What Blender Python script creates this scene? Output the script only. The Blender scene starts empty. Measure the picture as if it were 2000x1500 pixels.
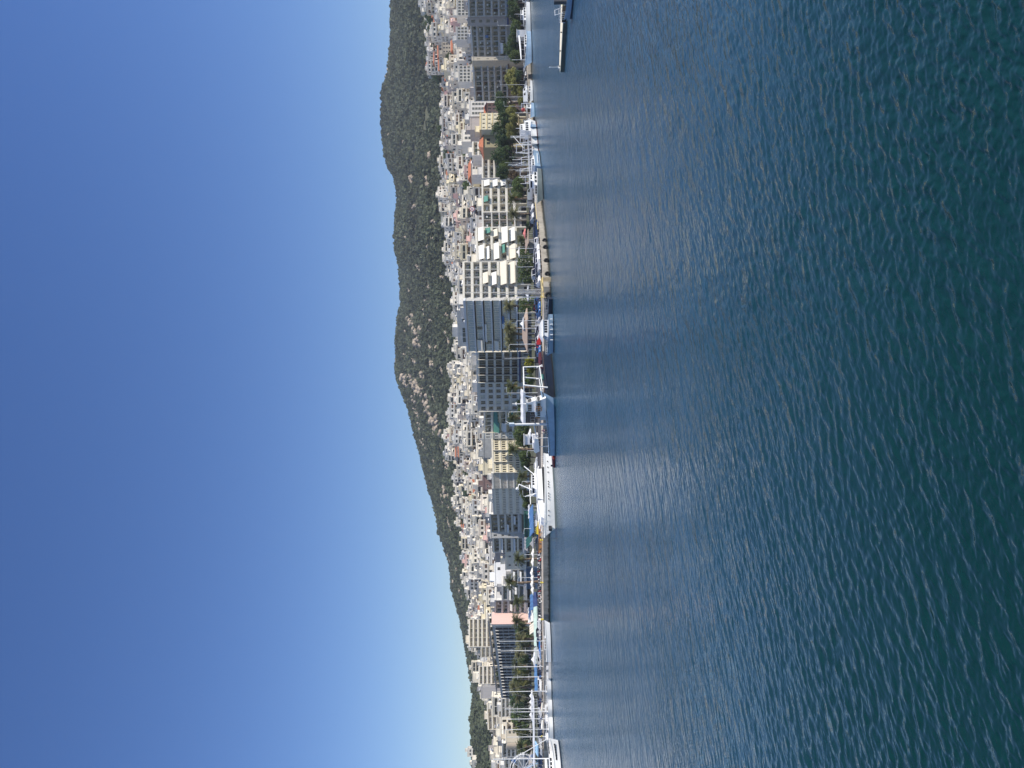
import bpy, math, random
import numpy as np
from mathutils import Vector, Matrix
rnd = random.Random(11)
NR = np.random.RandomState(5)
F = 1450.0; CAMH = 10.0; ROLL = 0.012
CR, SR = math.cos(ROLL), math.sin(ROLL)
COL = bpy.context.scene.collection

# ---------- photograph pixel -> place (the photograph lies on its side: its top edge is the right of the shore) ----------
def at(t, v, d):
    a = (v - 1000.0) / F; b = (750.0 - t) / F
    return Vector((d * (-a * SR + b * CR), d, CAMH + d * (-a * CR - b * SR)))
def gp(t, d, z=0.0):
    b = (750.0 - t) / F
    a = -((z - CAMH) / d + b * SR) / CR
    return Vector((d * (-a * SR + b * CR), d, z))
def zat(v, t, d):
    return at(t, v, d).z
def vhor(t):
    return 1000.0 + ROLL * (t - 750.0)
def mpp(d):
    return d / F

# ---------- materials ----------
MATS = {}
def mat(key, rgb=(.5, .5, .5), rough=.75, var=.14, scale=.6, metal=0.0, spec=.4, stretch=None, bump=0.0, rand=0.0, alpha=None):
    if key in MATS: return MATS[key]
    m = bpy.data.materials.new(key); m.use_nodes = True
    nt = m.node_tree; b = nt.nodes['Principled BSDF']
    b.inputs['Roughness'].default_value = rough
    b.inputs['Metallic'].default_value = metal
    b.inputs['Specular IOR Level'].default_value = spec
    b.inputs['Base Color'].default_value = (*rgb, 1)
    if var > 0:
        tc = nt.nodes.new('ShaderNodeTexCoord'); mp = nt.nodes.new('ShaderNodeMapping')
        if stretch: mp.inputs['Scale'].default_value = stretch
        no = nt.nodes.new('ShaderNodeTexNoise'); no.inputs['Scale'].default_value = scale
        no.inputs['Detail'].default_value = 5; no.inputs['Roughness'].default_value = .65
        mr = nt.nodes.new('ShaderNodeMapRange')
        mr.inputs['From Min'].default_value = .3; mr.inputs['From Max'].default_value = .7
        mr.inputs['To Min'].default_value = 1 - var; mr.inputs['To Max'].default_value = 1 + var
        mx = nt.nodes.new('ShaderNodeVectorMath'); mx.operation = 'SCALE'
        mx.inputs[0].default_value = rgb
        nt.links.new(tc.outputs['Object'], mp.inputs['Vector']); nt.links.new(mp.outputs[0], no.inputs['Vector'])
        nt.links.new(no.outputs['Fac'], mr.inputs['Value'])
        last = mr.outputs[0]
        if rand > 0:
            oi = nt.nodes.new('ShaderNodeObjectInfo'); r2 = nt.nodes.new('ShaderNodeMapRange')
            r2.inputs['To Min'].default_value = 1 - rand; r2.inputs['To Max'].default_value = 1 + rand
            nt.links.new(oi.outputs['Random'], r2.inputs['Value'])
            mu = nt.nodes.new('ShaderNodeMath'); mu.operation = 'MULTIPLY'
            nt.links.new(last, mu.inputs[0]); nt.links.new(r2.outputs[0], mu.inputs[1]); last = mu.outputs[0]
        nt.links.new(last, mx.inputs['Scale']); nt.links.new(mx.outputs[0], b.inputs['Base Color'])
        if bump > 0:
            bp = nt.nodes.new('ShaderNodeBump'); bp.inputs['Strength'].default_value = bump; bp.inputs['Distance'].default_value = .1
            nt.links.new(no.outputs['Fac'], bp.inputs['Height']); nt.links.new(bp.outputs[0], b.inputs['Normal'])
    MATS[key] = m
    return m
def leafmat(key, rgb, **kw):
    m = mat(key, rgb, **kw); nt = m.node_tree; b = nt.nodes['Principled BSDF']; src = b.inputs['Base Color'].links[0].from_socket
    tr = nt.nodes.new('ShaderNodeBsdfTranslucent'); nt.links.new(src, tr.inputs['Color']); mx = nt.nodes.new('ShaderNodeMixShader'); mx.inputs[0].default_value = .4
    nt.links.new(b.outputs[0], mx.inputs[1]); nt.links.new(tr.outputs[0], mx.inputs[2])
    nt.links.new(mx.outputs[0], [n for n in nt.nodes if n.type == 'OUTPUT_MATERIAL'][0].inputs['Surface']); return m
WEATHER = (1, 1, .25)
WHITE = mat('white paint', (.765, .72, .63), .6, .10, .5, stretch=WEATHER)
WHITE2 = mat('white gloss paint', (.84, .84, .83), .35, .04, .4)
CREAM = mat('cream render', (.68, .62, .50), .8, .10, .4, stretch=WEATHER)
CREAM2 = mat('pale cream render', (.74, .69, .58), .8, .10, .4, stretch=WEATHER)
YELLOW = mat('yellow render', (.76, .60, .32), .8, .10, .4, stretch=WEATHER)
PYELLOW = mat('pale yellow render', (.74, .67, .49), .8, .08, .4, stretch=WEATHER)
OLIVEW = mat('olive ochre render', (.36, .31, .19), .85, .12, .4, stretch=WEATHER)
PINK = mat('salmon pink render', (.72, .50, .44), .8, .10, .35, stretch=(1, 1, .15))
GREYL = mat('pale grey concrete', (.62, .605, .57), .8, .10, .5, stretch=WEATHER)
GREYM = mat('mid grey render', (.47, .465, .455), .8, .10, .5, stretch=WEATHER)
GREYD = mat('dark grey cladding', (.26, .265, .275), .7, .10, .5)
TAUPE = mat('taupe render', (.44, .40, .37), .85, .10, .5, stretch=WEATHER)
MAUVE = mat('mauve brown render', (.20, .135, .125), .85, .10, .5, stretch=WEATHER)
BEIGE = mat('beige render', (.55, .49, .39), .85, .10, .5, stretch=WEATHER)
BROWN = mat('brown shutter', (.13, .085, .06), .7, .10, 2)
TILE = mat('terracotta tile', (.42, .15, .075), .85, .22, 1.5)
DARK = mat('dark interior and shade', (.022, .024, .028), .7, .2, .7)
CURTAIN = mat('pale curtain behind glass', (.40, .39, .36), .35, .25, 1.5)
GLASS = mat('window glass', (.03, .036, .045), .12, .25, .4, spec=.6)
GLASSB = mat('blue green tinted glass', (.27, .33, .37), .12, .25, .35, spec=.8)
GLASSK = mat('black tinted glass', (.014, .014, .018), .12, .25, .4, spec=.5)
METAL = mat('galvanised metal', (.55, .56, .57), .45, .10, 1, metal=.3)
METALD = mat('dark metal', (.06, .062, .068), .5, .10, 1)
AWN_W = mat('white awning canvas', (.80, .78, .72), .85, .05, 1)
AWN_C = mat('cream awning canvas', (.74, .68, .56), .85, .05, 1)
AWN_G = mat('green awning canvas', (.09, .26, .21), .8, .10, 1)
AWN_B = mat('blue awning canvas', (.07, .17, .36), .8, .10, 1)
AWN_N = mat('navy awning canvas', (.04, .065, .17), .8, .10, 1)
AWN_P = mat('pale green awning canvas', (.52, .66, .57), .8, .06, 1)
ASPHALT = mat('asphalt', (.065, .065, .068), .9, .2, .35)
CONC = mat('quay concrete', (.42, .37, .30), .9, .22, .7, bump=.3)
CONCW = mat('weathered quay wall', (.36, .325, .27), .9, .3, .8, stretch=(1, 1, .4), bump=.4)
def tide(m, z0=.55):
    nt = m.node_tree; b = nt.nodes['Principled BSDF']; src = b.inputs['Base Color'].links[0].from_socket
    tc = nt.nodes.new('ShaderNodeTexCoord'); sp = nt.nodes.new('ShaderNodeSeparateXYZ'); nt.links.new(tc.outputs['Object'], sp.inputs[0])
    no = nt.nodes.new('ShaderNodeTexNoise'); no.inputs['Scale'].default_value = 1.3; no.inputs['Detail'].default_value = 4; nt.links.new(tc.outputs['Object'], no.inputs['Vector'])
    ad = nt.nodes.new('ShaderNodeMath'); ad.operation = 'MULTIPLY_ADD'; ad.inputs[1].default_value = -1.0; nt.links.new(no.outputs['Fac'], ad.inputs[0]); nt.links.new(sp.outputs['Z'], ad.inputs[2])
    mr = nt.nodes.new('ShaderNodeMapRange'); mr.inputs['From Min'].default_value = z0 - .75; mr.inputs['From Max'].default_value = z0 - .35; nt.links.new(ad.outputs[0], mr.inputs['Value'])
    mx = nt.nodes.new('ShaderNodeMix'); mx.data_type = 'RGBA'; mx.inputs['A'].default_value = (.035, .034, .024, 1)
    nt.links.new(mr.outputs[0], mx.inputs['Factor']); nt.links.new(src, mx.inputs['B']); nt.links.new(mx.outputs['Result'], b.inputs['Base Color'])
tide(CONCW)
PAVE = mat('pavement', (.36, .34, .31), .9, .15, .8)
BARK = mat('bark', (.11, .085, .065), .9, .25, 6)
PALMBARK = mat('palm trunk', (.20, .145, .10), .95, .3, 8)
LEAF = leafmat('dark foliage', (.072, .120, .044), rough=.65, var=.45, scale=.8, rand=.18)
LEAF2 = leafmat('mid green foliage', (.125, .18, .055), rough=.65, var=.45, scale=.8, rand=.18)
LEAFO = leafmat('olive foliage', (.26, .26, .075), rough=.65, var=.4, scale=.9, rand=.15)
LEAFY = leafmat('yellow green foliage', (.30, .30, .035), rough=.65, var=.3, scale=.9, rand=.1)
LEAFR = leafmat('reddish foliage', (.17, .125, .07), rough=.7, var=.4, scale=.9, rand=.15)
FROND = leafmat('palm frond', (.14, .16, .065), rough=.6, var=.3, scale=.8, rand=.15)
FRONDO = leafmat('grey green palm frond', (.27, .27, .14), rough=.6, var=.3, scale=.8, rand=.12)
FRONDD = mat('dry palm frond', (.30, .17, .06), .8, .3, 1)
BLACK = mat('black rubber', (.012, .012, .013), .7, .2, 2)
RED = mat('red paint', (.42, .05, .045), .5, .10, 1)
YEL = mat('yellow paint', (.78, .60, .05), .5, .10, 1)
YELP = mat('pale yellow steel', (.74, .60, .26), .6, .12, 1)
ORANGE = mat('orange rust paint', (.42, .21, .085), .7, .25, 1.2)
BROWNR = mat('brown roof sheet', (.36, .28, .22), .8, .10, .6)
GREENR = mat('dark green sheet', (.025, .10, .085), .6, .12, .8)
BLUEP = mat('blue paint', (.04, .18, .50), .5, .10, 1)
DECK = mat('grey boat deck', (.38, .37, .35), .7, .2, 1)
WOOD = mat('brown wood deck', (.13, .085, .062), .75, .25, 1.5)
NAVY = mat('navy hull paint', (.014, .022, .045), .35, .2, .8)
LBLUE = mat('pale blue hull paint', (.36, .50, .66), .4, .16, .6, stretch=(1, 1, .5))
SKYBLUE = mat('washed blue hull paint', (.30, .42, .55), .4, .14, .6, stretch=(1, 1, .5))
TEAL = mat('teal antifouling', (.02, .10, .17), .5, .15, 1)
MAROON = mat('maroon antifouling', (.09, .025, .022), .6, .15, 1)
GREYHULL = mat('grey green hull', (.17, .20, .20), .5, .15, .8)
SOLAR = mat('solar panel', (.015, .02, .045), .15, .1, 1, spec=.7)
SKIN = mat('skin', (.45, .29, .21), .6, .05, 4)
HAIR = mat('dark hair', (.02, .015, .012), .6, .1, 6)
CLOTHP = mat('pink shirt', (.62, .33, .38), .8, .08, 4)
CLOTHW = mat('pale shirt', (.66, .64, .60), .8, .08, 4)
CLOTHD = mat('dark trousers', (.035, .04, .055), .8, .08, 4)
CLOTHR = mat('red shirt', (.55, .06, .05), .8, .08, 4)

# ---------- mesh builder ----------
class MB:
    def __init__(s): s.v = []; s.f = []; s.m = []
    def add(s, vs, fs, m=0):
        o = len(s.v); s.v += [tuple(p) for p in vs]
        for f in fs: s.f.append(tuple(i + o for i in f)); s.m.append(m)
        return s
    def quad(s, a, b, c, d, m=0): return s.add([a, b, c, d], [(0, 1, 2, 3)], m)
    def box(s, x0, x1, y0, y1, z0, z1, m=0):
        v = [(x0, y0, z0), (x1, y0, z0), (x1, y1, z0), (x0, y1, z0), (x0, y0, z1), (x1, y0, z1), (x1, y1, z1), (x0, y1, z1)]
        return s.add(v, [(0, 3, 2, 1), (4, 5, 6, 7), (0, 1, 5, 4), (1, 2, 6, 5), (2, 3, 7, 6), (3, 0, 4, 7)], m)
    def prism(s, pts, y0, y1, m=0):           # outline in x,z carried along y
        n = len(pts); v = [(x, y0, z) for x, z in pts] + [(x, y1, z) for x, z in pts]
        f = [tuple(range(n)), tuple(range(2 * n - 1, n - 1, -1))]
        f += [(i, i + n, (i + 1) % n + n, (i + 1) % n) for i in range(n)]
        return s.add(v, f, m)
    def slab(s, pts, z0, z1, m=0):            # outline in x,y carried along z
        n = len(pts); v = [(x, y, z0) for x, y in pts] + [(x, y, z1) for x, y in pts]
        f = [tuple(range(n - 1, -1, -1)), tuple(range(n, 2 * n))]
        f += [(i, (i + 1) % n, (i + 1) % n + n, i + n) for i in range(n)]
        return s.add(v, f, m)
    def cyl(s, p, q, r0, r1=None, n=8, m=0, cap=True):
        p = Vector(p); q = Vector(q); r1 = r0 if r1 is None else r1
        w = (q - p).normalized(); u = w.orthogonal().normalized(); k = w.cross(u)
        v = []
        for c, r in ((p, r0), (q, r1)):
            for i in range(n):
                a = 2 * math.pi * i / n; v.append(c + u * math.cos(a) * r + k * math.sin(a) * r)
        f = [(i, (i + 1) % n, (i + 1) % n + n, i + n) for i in range(n)]
        if cap: f += [tuple(range(n - 1, -1, -1)), tuple(range(n, 2 * n))]
        return s.add(v, f, m)
    def tube(s, pts, r, n=6, m=0):
        pts = [Vector(p) for p in pts]
        rr = r if isinstance(r, (list, tuple)) else [r] * len(pts)
        v = []; f = []
        for j, p in enumerate(pts):
            w = (pts[min(j + 1, len(pts) - 1)] - pts[max(j - 1, 0)]).normalized()
            u = w.cross(Vector((.013, .31, .95))).normalized(); k = w.cross(u)
            for i in range(n):
                a = 2 * math.pi * i / n; v.append(p + (u * math.cos(a) + k * math.sin(a)) * rr[j])
        for j in range(len(pts) - 1):
            for i in range(n):
                f.append((j * n + i, j * n + (i + 1) % n, (j + 1) * n + (i + 1) % n, (j + 1) * n + i))
        f += [tuple(range(n - 1, -1, -1)), tuple(range(len(v) - n, len(v)))]
        return s.add(v, f, m)
    def ell(s, c, rx, ry, rz, nu=10, nv=6, m=0, zmin=-1.0):
        v = []; f = []
        for j in range(nv + 1):
            ph = -math.pi / 2 + math.pi * j / nv
            sz = max(math.sin(ph), zmin)
            for i in range(nu):
                a = 2 * math.pi * i / nu
                v.append((c[0] + rx * math.cos(ph) * math.cos(a), c[1] + ry * math.cos(ph) * math.sin(a), c[2] + rz * sz))
        for j in range(nv):
            for i in range(nu):
                f.append((j * nu + i, j * nu + (i + 1) % nu, (j + 1) * nu + (i + 1) % nu, (j + 1) * nu + i))
        return s.add(v, f, m)
    def mesh(s, name, mats, smooth=False):
        me = bpy.data.meshes.new(name); me.from_pydata(s.v, [], s.f)
        for m in mats: me.materials.append(m)
        if len(mats) > 1: me.polygons.foreach_set('material_index', s.m)
        if smooth: me.polygons.foreach_set('use_smooth', [True] * len(me.polygons))
        me.update(); return me
    def build(s, name, mats, parent=None, loc=None, rz=0.0, smooth=False):
        if not isinstance(mats, (list, tuple)): mats = [mats]
        return link(name, s.mesh(name, mats, smooth), parent, loc, rz)
def link(name, me, parent=None, loc=None, rz=0.0):
    o = bpy.data.objects.new(name, me); COL.objects.link(o)
    if parent: o.parent = parent
    if loc is not None: o.location = loc
    if rz: o.rotation_euler = (0, 0, rz)
    return o
def empty(name, loc=(0, 0, 0), rz=0.0):
    o = bpy.data.objects.new(name, None); COL.objects.link(o); o.location = loc; o.rotation_euler = (0, 0, rz)
    o.empty_display_size = .5
    return o
def structure(o, label=None):
    o['kind'] = 'structure'
    if label: o['label'] = label; 
    return o
REG = []
LANDMARKS = []
def tag(o, label, cat, group=None, t=None, key=None):
    """key: how look-alikes are ranked against each other when their base labels coincide"""
    o['label'] = label; o['category'] = cat
    if group: o['group'] = group
    REG.append((o, label, t, key))
    return o
ORD = ['', 'second ', 'third ', 'fourth ', 'fifth ', 'sixth ', 'seventh ', 'eighth ', 'ninth ', 'tenth ', 'eleventh ', 'twelfth ']
def finish_labels():
    by = {}
    for o, l, t, k in REG: by.setdefault(l, []).append((o, t, k))
    for l, g in by.items():
        if len(g) == 1 or any(k is None for _o, _t, k in g): continue
        g.sort(key=lambda e: e[2][1])
        for i, (o, t, k) in enumerate(g):
            o['label'] = l + ', ' + (('first ' if k[0].startswith('from') else '') if i == 0 else ORD[i] if i < len(ORD) else '%dth ' % (i + 1)) + k[0]
def kids(o): return [c for c in COL.objects if c.parent == o]
TREE = {}
def copy_tree(o, children):
    r = o.copy(); COL.objects.link(r)
    for c, sub in children:
        copy_child(c, sub, r)
    return r
def copy_child(c, sub, parent):
    k = c.copy(); COL.objects.link(k); k.parent = parent
    for g, s2 in sub: copy_child(g, s2, k)
def child_tree(o):
    return [(c, child_tree(c)) for c in o.children]

# ---------- camera, light, sky ----------
cam_d = bpy.data.cameras.new('camera'); cam = bpy.data.objects.new('camera', cam_d); COL.objects.link(cam)
xr = Vector((-SR, 0, -CR)); yu = Vector((CR, 0, -SR)); zb = Vector((0, -1, 0))
cam.matrix_world = Matrix(((xr.x, yu.x, zb.x, 0), (xr.y, yu.y, zb.y, 0), (xr.z, yu.z, zb.z, CAMH), (0, 0, 0, 1)))
cam_d.sensor_width = 36.0; cam_d.lens = 36.0 * F / 2000.0
cam_d.clip_start = .5; cam_d.clip_end = 30000
sc = bpy.context.scene; sc.camera = cam
SUN_AZ_IN = math.radians(16); SUN_EL = math.radians(43)   # sun comes from the right of the shore, slightly on the camera's side
sdir = Vector((math.cos(SUN_AZ_IN) * math.cos(SUN_EL), -math.sin(SUN_AZ_IN) * math.cos(SUN_EL), math.sin(SUN_EL)))
sl = bpy.data.lights.new('sun', 'SUN'); sl.energy = 5.0; sl.angle = math.radians(.5); sl.color = (1.0, .93, .82)
so = bpy.data.objects.new('sun', sl); COL.objects.link(so); so.rotation_euler = sdir.to_track_quat('Z', 'Y').to_euler()
w = bpy.data.worlds.new('World'); sc.world = w; w.use_nodes = True
nt = w.node_tree; bg = nt.nodes['Background']
sky = nt.nodes.new('ShaderNodeTexSky'); sky.sky_type = 'NISHITA'; sky.sun_disc = False
sky.sun_elevation = SUN_EL; sky.sun_rotation = math.pi / 2 + SUN_AZ_IN
sky.altitude = 20; sky.air_density = 1.0; sky.dust_density = .1; sky.ozone_density = 4.0
hs_ = nt.nodes.new('ShaderNodeHueSaturation'); hs_.inputs['Hue'].default_value = .513; hs_.inputs['Saturation'].default_value = 1.2
nt.links.new(sky.outputs[0], hs_.inputs['Color']); nt.links.new(hs_.outputs[0], bg.inputs[0]); bg.inputs[1].default_value = .112
sc.view_settings.view_transform = 'Standard'; sc.view_settings.look = 'None'
sc.view_settings.exposure = .22; sc.view_settings.gamma = 1
sc.cycles.max_bounces = 6; sc.cycles.use_denoising = True; sc.cycles.sample_clamp_direct = 2.2; sc.cycles.sample_clamp_indirect = 4
# ---------- shore line, water, land ----------
QT = [-900, -300, 0, 100, 190, 240, 395, 440, 480, 520, 560, 600, 690, 780, 880, 1050, 1200, 1300, 1400, 1500, 1900, 2600]
QD = [420, 385, 330, 318, 306, 286, 226, 209, 197, 190, 184, 184, 186, 192, 202, 207, 210, 214, 218, 222, 235, 260]
def qd(t): return float(np.interp(t, QT, QD))
def bd(t): return float(np.interp(t, [-900, -20, 200, 350, 440, 510, 586, 685, 800, 1000, 1215, 1400, 1900], [400, 360, 338, 318, 306, 288, 262, 278, 308, 328, 342, 350, 370]))
RT = [-900, 0, 30, 90, 120, 150, 180, 200, 230, 260, 300, 320, 345, 370, 390, 420, 450, 480, 510, 530, 560, 590, 610, 640, 670, 700, 720, 740, 760, 780, 800, 830, 860, 900, 930, 960, 1000, 1040, 1080, 1100, 1150, 1180, 1210, 1250, 1280, 1310, 1340, 1360, 1380, 1400, 1420, 1440, 1470, 1500, 1900, 2600]
RV = [790, 762, 760, 758, 755, 748, 741, 741, 743, 744, 747, 752, 765, 770, 771, 769, 767, 769, 775, 779, 780, 780, 775, 771, 769, 768, 768, 771, 779, 787, 795, 802, 812, 822, 828, 835, 848, 856, 870, 876, 880, 888, 897, 904, 909, 915, 920, 921, 920, 914, 914, 917, 918, 918, 930, 950]
TT = [-900, 0, 60, 110, 140, 165, 200, 260, 350, 440, 500, 540, 600, 680, 720, 780, 820, 860, 900, 930, 980, 1050, 1100, 1180, 1260, 1285, 1320, 1340, 1370, 1400, 1420, 1450, 1500, 1900]
TV = [830, 826, 836, 838, 850, 868, 870, 866, 868, 874, 880, 888, 894, 897, 888, 880, 880, 880, 892, 904, 896, 908, 918, 926, 930, 944, 944, 950, 958, 964, 972, 978, 982, 990]
def ddt(t): return np.interp(t, [0, 200, 1250, 1400, 1500], [640, 700, 700, 520, 480])
def ddr(t): return np.interp(t, [0, 1200, 1330, 1400, 1500], [1250, 1350, 1100, 800, 760])
def bdv(t): return np.interp(t, [-900, -20, 200, 350, 440, 510, 586, 685, 800, 1000, 1215, 1400, 1900], [400, 360, 338, 318, 306, 288, 262, 278, 308, 328, 342, 350, 370])
def fbm(x, y, seed=0, octs=5, s=1.0):
    r = np.random.RandomState(seed); out = np.zeros_like(x, dtype=float); amp = 1.0
    for o in range(octs):
        for k in range(4):
            a = r.uniform(0, 2 * np.pi); f = s * (2 ** o) * r.uniform(.7, 1.4); p = r.uniform(0, 6.28)
            out += amp * .5 * np.sin((x * np.cos(a) + y * np.sin(a)) * f + p + 1.3 * np.sin((y * np.cos(a) - x * np.sin(a)) * f * .6 + p * 2))
        amp *= .52
    return out
def zland(X, Y):
    X = np.asarray(X, float); Y = np.asarray(Y, float)
    t = 750.0 - F * X / np.maximum(Y, 60.0)
    vh = 1000 + ROLL * (t - 750)
    da = bdv(t) + 18; dt = ddt(t); dr = ddr(t)
    zt = CAMH + (vh - np.interp(t, TT, TV) - 14) / F * dt
    zr = CAMH + (vh - np.interp(t, RT, RV)) / F * dr - 5.2
    z1 = 1.84 + (zt - 1.84) * np.clip((Y - da) / (dt - da), 0, 1)
    s = np.clip((Y - dt) / (dr - dt), 0, 1.0)
    z2 = (zr - zt) * (s ** 1.12)
    g = fbm(X, Y, 3, 5, .011) * 8.0 * np.clip((zr - zt) / 150, 0, 1) ** 1.5 * np.clip(s * 4, 0, 1) * np.clip((1 - s) * 3.0, 0, 1)
    z3 = -np.maximum(Y - dr, 0) * .22
    return z1 + z2 + g + z3
# --- land sheet ---
tcol = np.concatenate([np.arange(-1500, -300, 60), np.arange(-300, 1900, 7.0), np.arange(1900, 2900, 60)])
rows = np.concatenate([[.35, 14, 26, 40, 60], np.linspace(0, 1, 30)[1:], 1 + np.linspace(0, 1, 70)[1:], 2 + np.array([.03, .1, .3, .8, 2.0])])
V = []
for r in rows:
    if r in (.35, 14, 26, 40, 60): d = np.array([min(qd(t) + r, bd(t) + 17 + r * .01) for t in tcol])
    elif r <= 1: d = bdv(tcol) + 18 + (ddt(tcol) - bdv(tcol) - 18) * r
    elif r <= 2: d = ddt(tcol) + (ddr(tcol) - ddt(tcol)) * (r - 1)
    else: d = ddr(tcol) + 1000 * (r - 2)
    X = (750 - tcol) / F * d
    V.append(np.stack([X, d, zland(X, d)], 1))
V = np.concatenate(V); nC = len(tcol); nRw = len(rows)
def grid_mesh(name, V, nr, nc, mats, smooth=True):
    i = np.arange((nr - 1) * nc).reshape(nr - 1, nc)[:, :-1].ravel()
    q = np.stack([i, i + nc, i + nc + 1, i + 1], 1).astype(np.int32)
    return np_mesh(name, V, q, mats, smooth)
def np_mesh(name, V, Q, mats, smooth=False, mi=None):
    me = bpy.data.meshes.new(name); n = len(Q); k = Q.shape[1]
    me.vertices.add(len(V)); me.vertices.foreach_set('co', np.asarray(V, np.float32).ravel())
    me.loops.add(n * k); me.loops.foreach_set('vertex_index', Q.astype(np.int32).ravel())
    me.polygons.add(n); me.polygons.foreach_set('loop_start', np.arange(0, n * k, k, dtype=np.int32))
    try: me.polygons.foreach_set('loop_total', np.full(n, k, np.int32))
    except Exception: pass
    if smooth: me.polygons.foreach_set('use_smooth', np.ones(n, bool))
    for m in mats: me.materials.append(m)
    if mi is not None: me.polygons.foreach_set('material_index', np.asarray(mi, np.int32))
    me.update(calc_edges=True); me.validate()
    return me
land_m = mat('hill soil and scrub', (.078, .084, .050), .95, .5, .05, bump=.5)
land = structure(link('ground', grid_mesh('ground', V, nRw, nC, [land_m])), 'town ground rising into the pine covered hill')
# --- paved ground between the houses ---
tt_ = np.arange(-120, 1620, 8.0); VS = []
for r_ in np.linspace(.0, .97, 40):
    d_ = bdv(tt_) + 17.5 + (ddt(tt_) - bdv(tt_) - 18) * r_; x_ = (750 - tt_) / F * d_; VS.append(np.stack([x_, d_, zland(x_, d_) + .12], 1))
structure(link('town_streets', grid_mesh('town_streets', np.concatenate(VS), 40, len(tt_), [mat('pale street paving', (.40, .37, .325), .9, .3, .08)])), 'pale paved ground between the hillside houses')
# --- rock outcrops set into the hill: (t, v, width px, height px) ---
ROCKS = [(rnd_t, 0, 0, 0) for rnd_t in ()] + [(632, 808, 26, 16), (612, 806, 14, 12), (650, 815, 24, 12), (662, 817, 12, 12), (668, 812, 22, 14), (672, 818, 14, 14), (685, 803, 12, 8), (678, 855, 12, 10),
         (655, 878, 16, 8), (666, 879, 10, 5), (700, 773, 9, 6), (704, 812, 12, 10), (706, 845, 22, 12), (740, 792, 22, 14), (746, 806, 30, 18), (752, 817, 26, 18), (760, 823, 18, 12), (772, 838, 18, 16), (790, 836, 16, 12),
         (800, 840, 22, 14), (806, 818, 18, 12), (815, 846, 22, 18), (820, 856, 24, 16), (832, 822, 16, 14), (838, 850, 20, 10), (860, 826, 12, 16), (870, 832, 12, 16), (880, 838, 10, 14), (905, 876, 16, 10), (960, 872, 24, 14), (975, 868, 22, 12), (1005, 873, 16, 6), (1020, 882, 22, 6), (1040, 886, 18, 6),
         (1095, 884, 24, 6), (1130, 889, 22, 6), (1160, 903, 18, 6), (300, 842, 22, 6), (350, 838, 28, 6), (345, 806, 16, 10), (400, 810, 14, 8), (440, 816, 10, 8), (270, 827, 8, 6), (275, 790, 10, 8), (500, 850, 8, 6), (520, 818, 12, 6),
         (560, 842, 10, 6), (590, 842, 9, 6), (118, 759, 12, 5), (132, 757, 10, 5), (144, 757, 12, 6), (720, 866, 16, 10), (730, 828, 14, 10), (780, 812, 12, 14), (640, 822, 16, 8), (430, 848, 8, 8), (480, 838, 8, 8), (460, 795, 8, 8), (380, 790, 8, 6)]
rk_r = random.Random(77)
for k_ in range(46):
    t_ = rk_r.uniform(560, 1000) if k_ < 30 else rk_r.uniform(200, 1250); f_ = rk_r.uniform(.12, .85)
    v_ = float(np.interp(t_, RT, RV)) * (1 - f_) + float(np.interp(t_, TT, TV)) * f_
    ROCKS.append((t_, v_, rk_r.uniform(3, 9), rk_r.uniform(2, 7)))
def land_hit(t, v, lo=None):
    d = np.linspace(lo or bd(t) + 18, float(ddr(t)), 900)
    b = (750 - t) / F; X = d * b
    vv = vhor(t) - F * (zland(X, d) - CAMH) / d
    ok = np.where(vv <= v)[0]
    return float(d[ok[0]]) if len(ok) else float(d[-1])
rock_m = mat('pale limestone rock', (.34, .285, .225), .95, .3, .12, bump=.8)
RV_, RQ_ = [], []
rock_xy = []
off = 0
for (t, v, wd, hg) in ROCKS:
    d = land_hit(t, v, float(ddt(t)) * .98)
    X = (750 - t) / F * d
    if 725 < t < 840: wd *= 1.35; hg *= 1.35
    wr = wd * mpp(d) / 2; up = hg * mpp(d)
    rock_xy.append((X, d, wr + 2, up * 1.5 + 3))
    for k in range(max(7, int(wr * up / 16))):
        q_ = rnd.gauss(0, .5); cx = X + q_ * wr; u_ = rnd.gauss(0, .25) + q_ * .75
        cy = d + u_ * up * 2.4
        r0 = rnd.uniform(.35, 1) * min(wr * .4, 4.2) + .8
        z = float(zland(cx, cy))
        nu, nv = 9, 6
        ph = np.linspace(-1.2, 1.5, nv); a = np.linspace(0, 2 * np.pi, nu, endpoint=False)
        P, A = np.meshgrid(ph, a, indexing='ij')
        jj = 1 + NR.uniform(-.5, .4, P.shape)
        vs = np.stack([cx + r0 * np.cos(P) * np.cos(A) * jj, cy + r0 * .8 * np.cos(P) * np.sin(A) * jj, z + 1.5 + r0 * .85 * np.sin(P) * jj], -1).reshape(-1, 3)
        i = np.arange((nv - 1) * nu); n1 = (i // nu) * nu + (i + 1) % nu
        RQ_.append(np.stack([i, n1, n1 + nu, i + nu], 1) + off); RV_.append(vs); off += len(vs)
rk = link('rock_outcrops', np_mesh('rock_outcrops', np.concatenate(RV_), np.concatenate(RQ_), [rock_m]))
rk['kind'] = 'stuff'; rk['label'] = 'pale limestone outcrops breaking through the pines on the hill'

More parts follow.
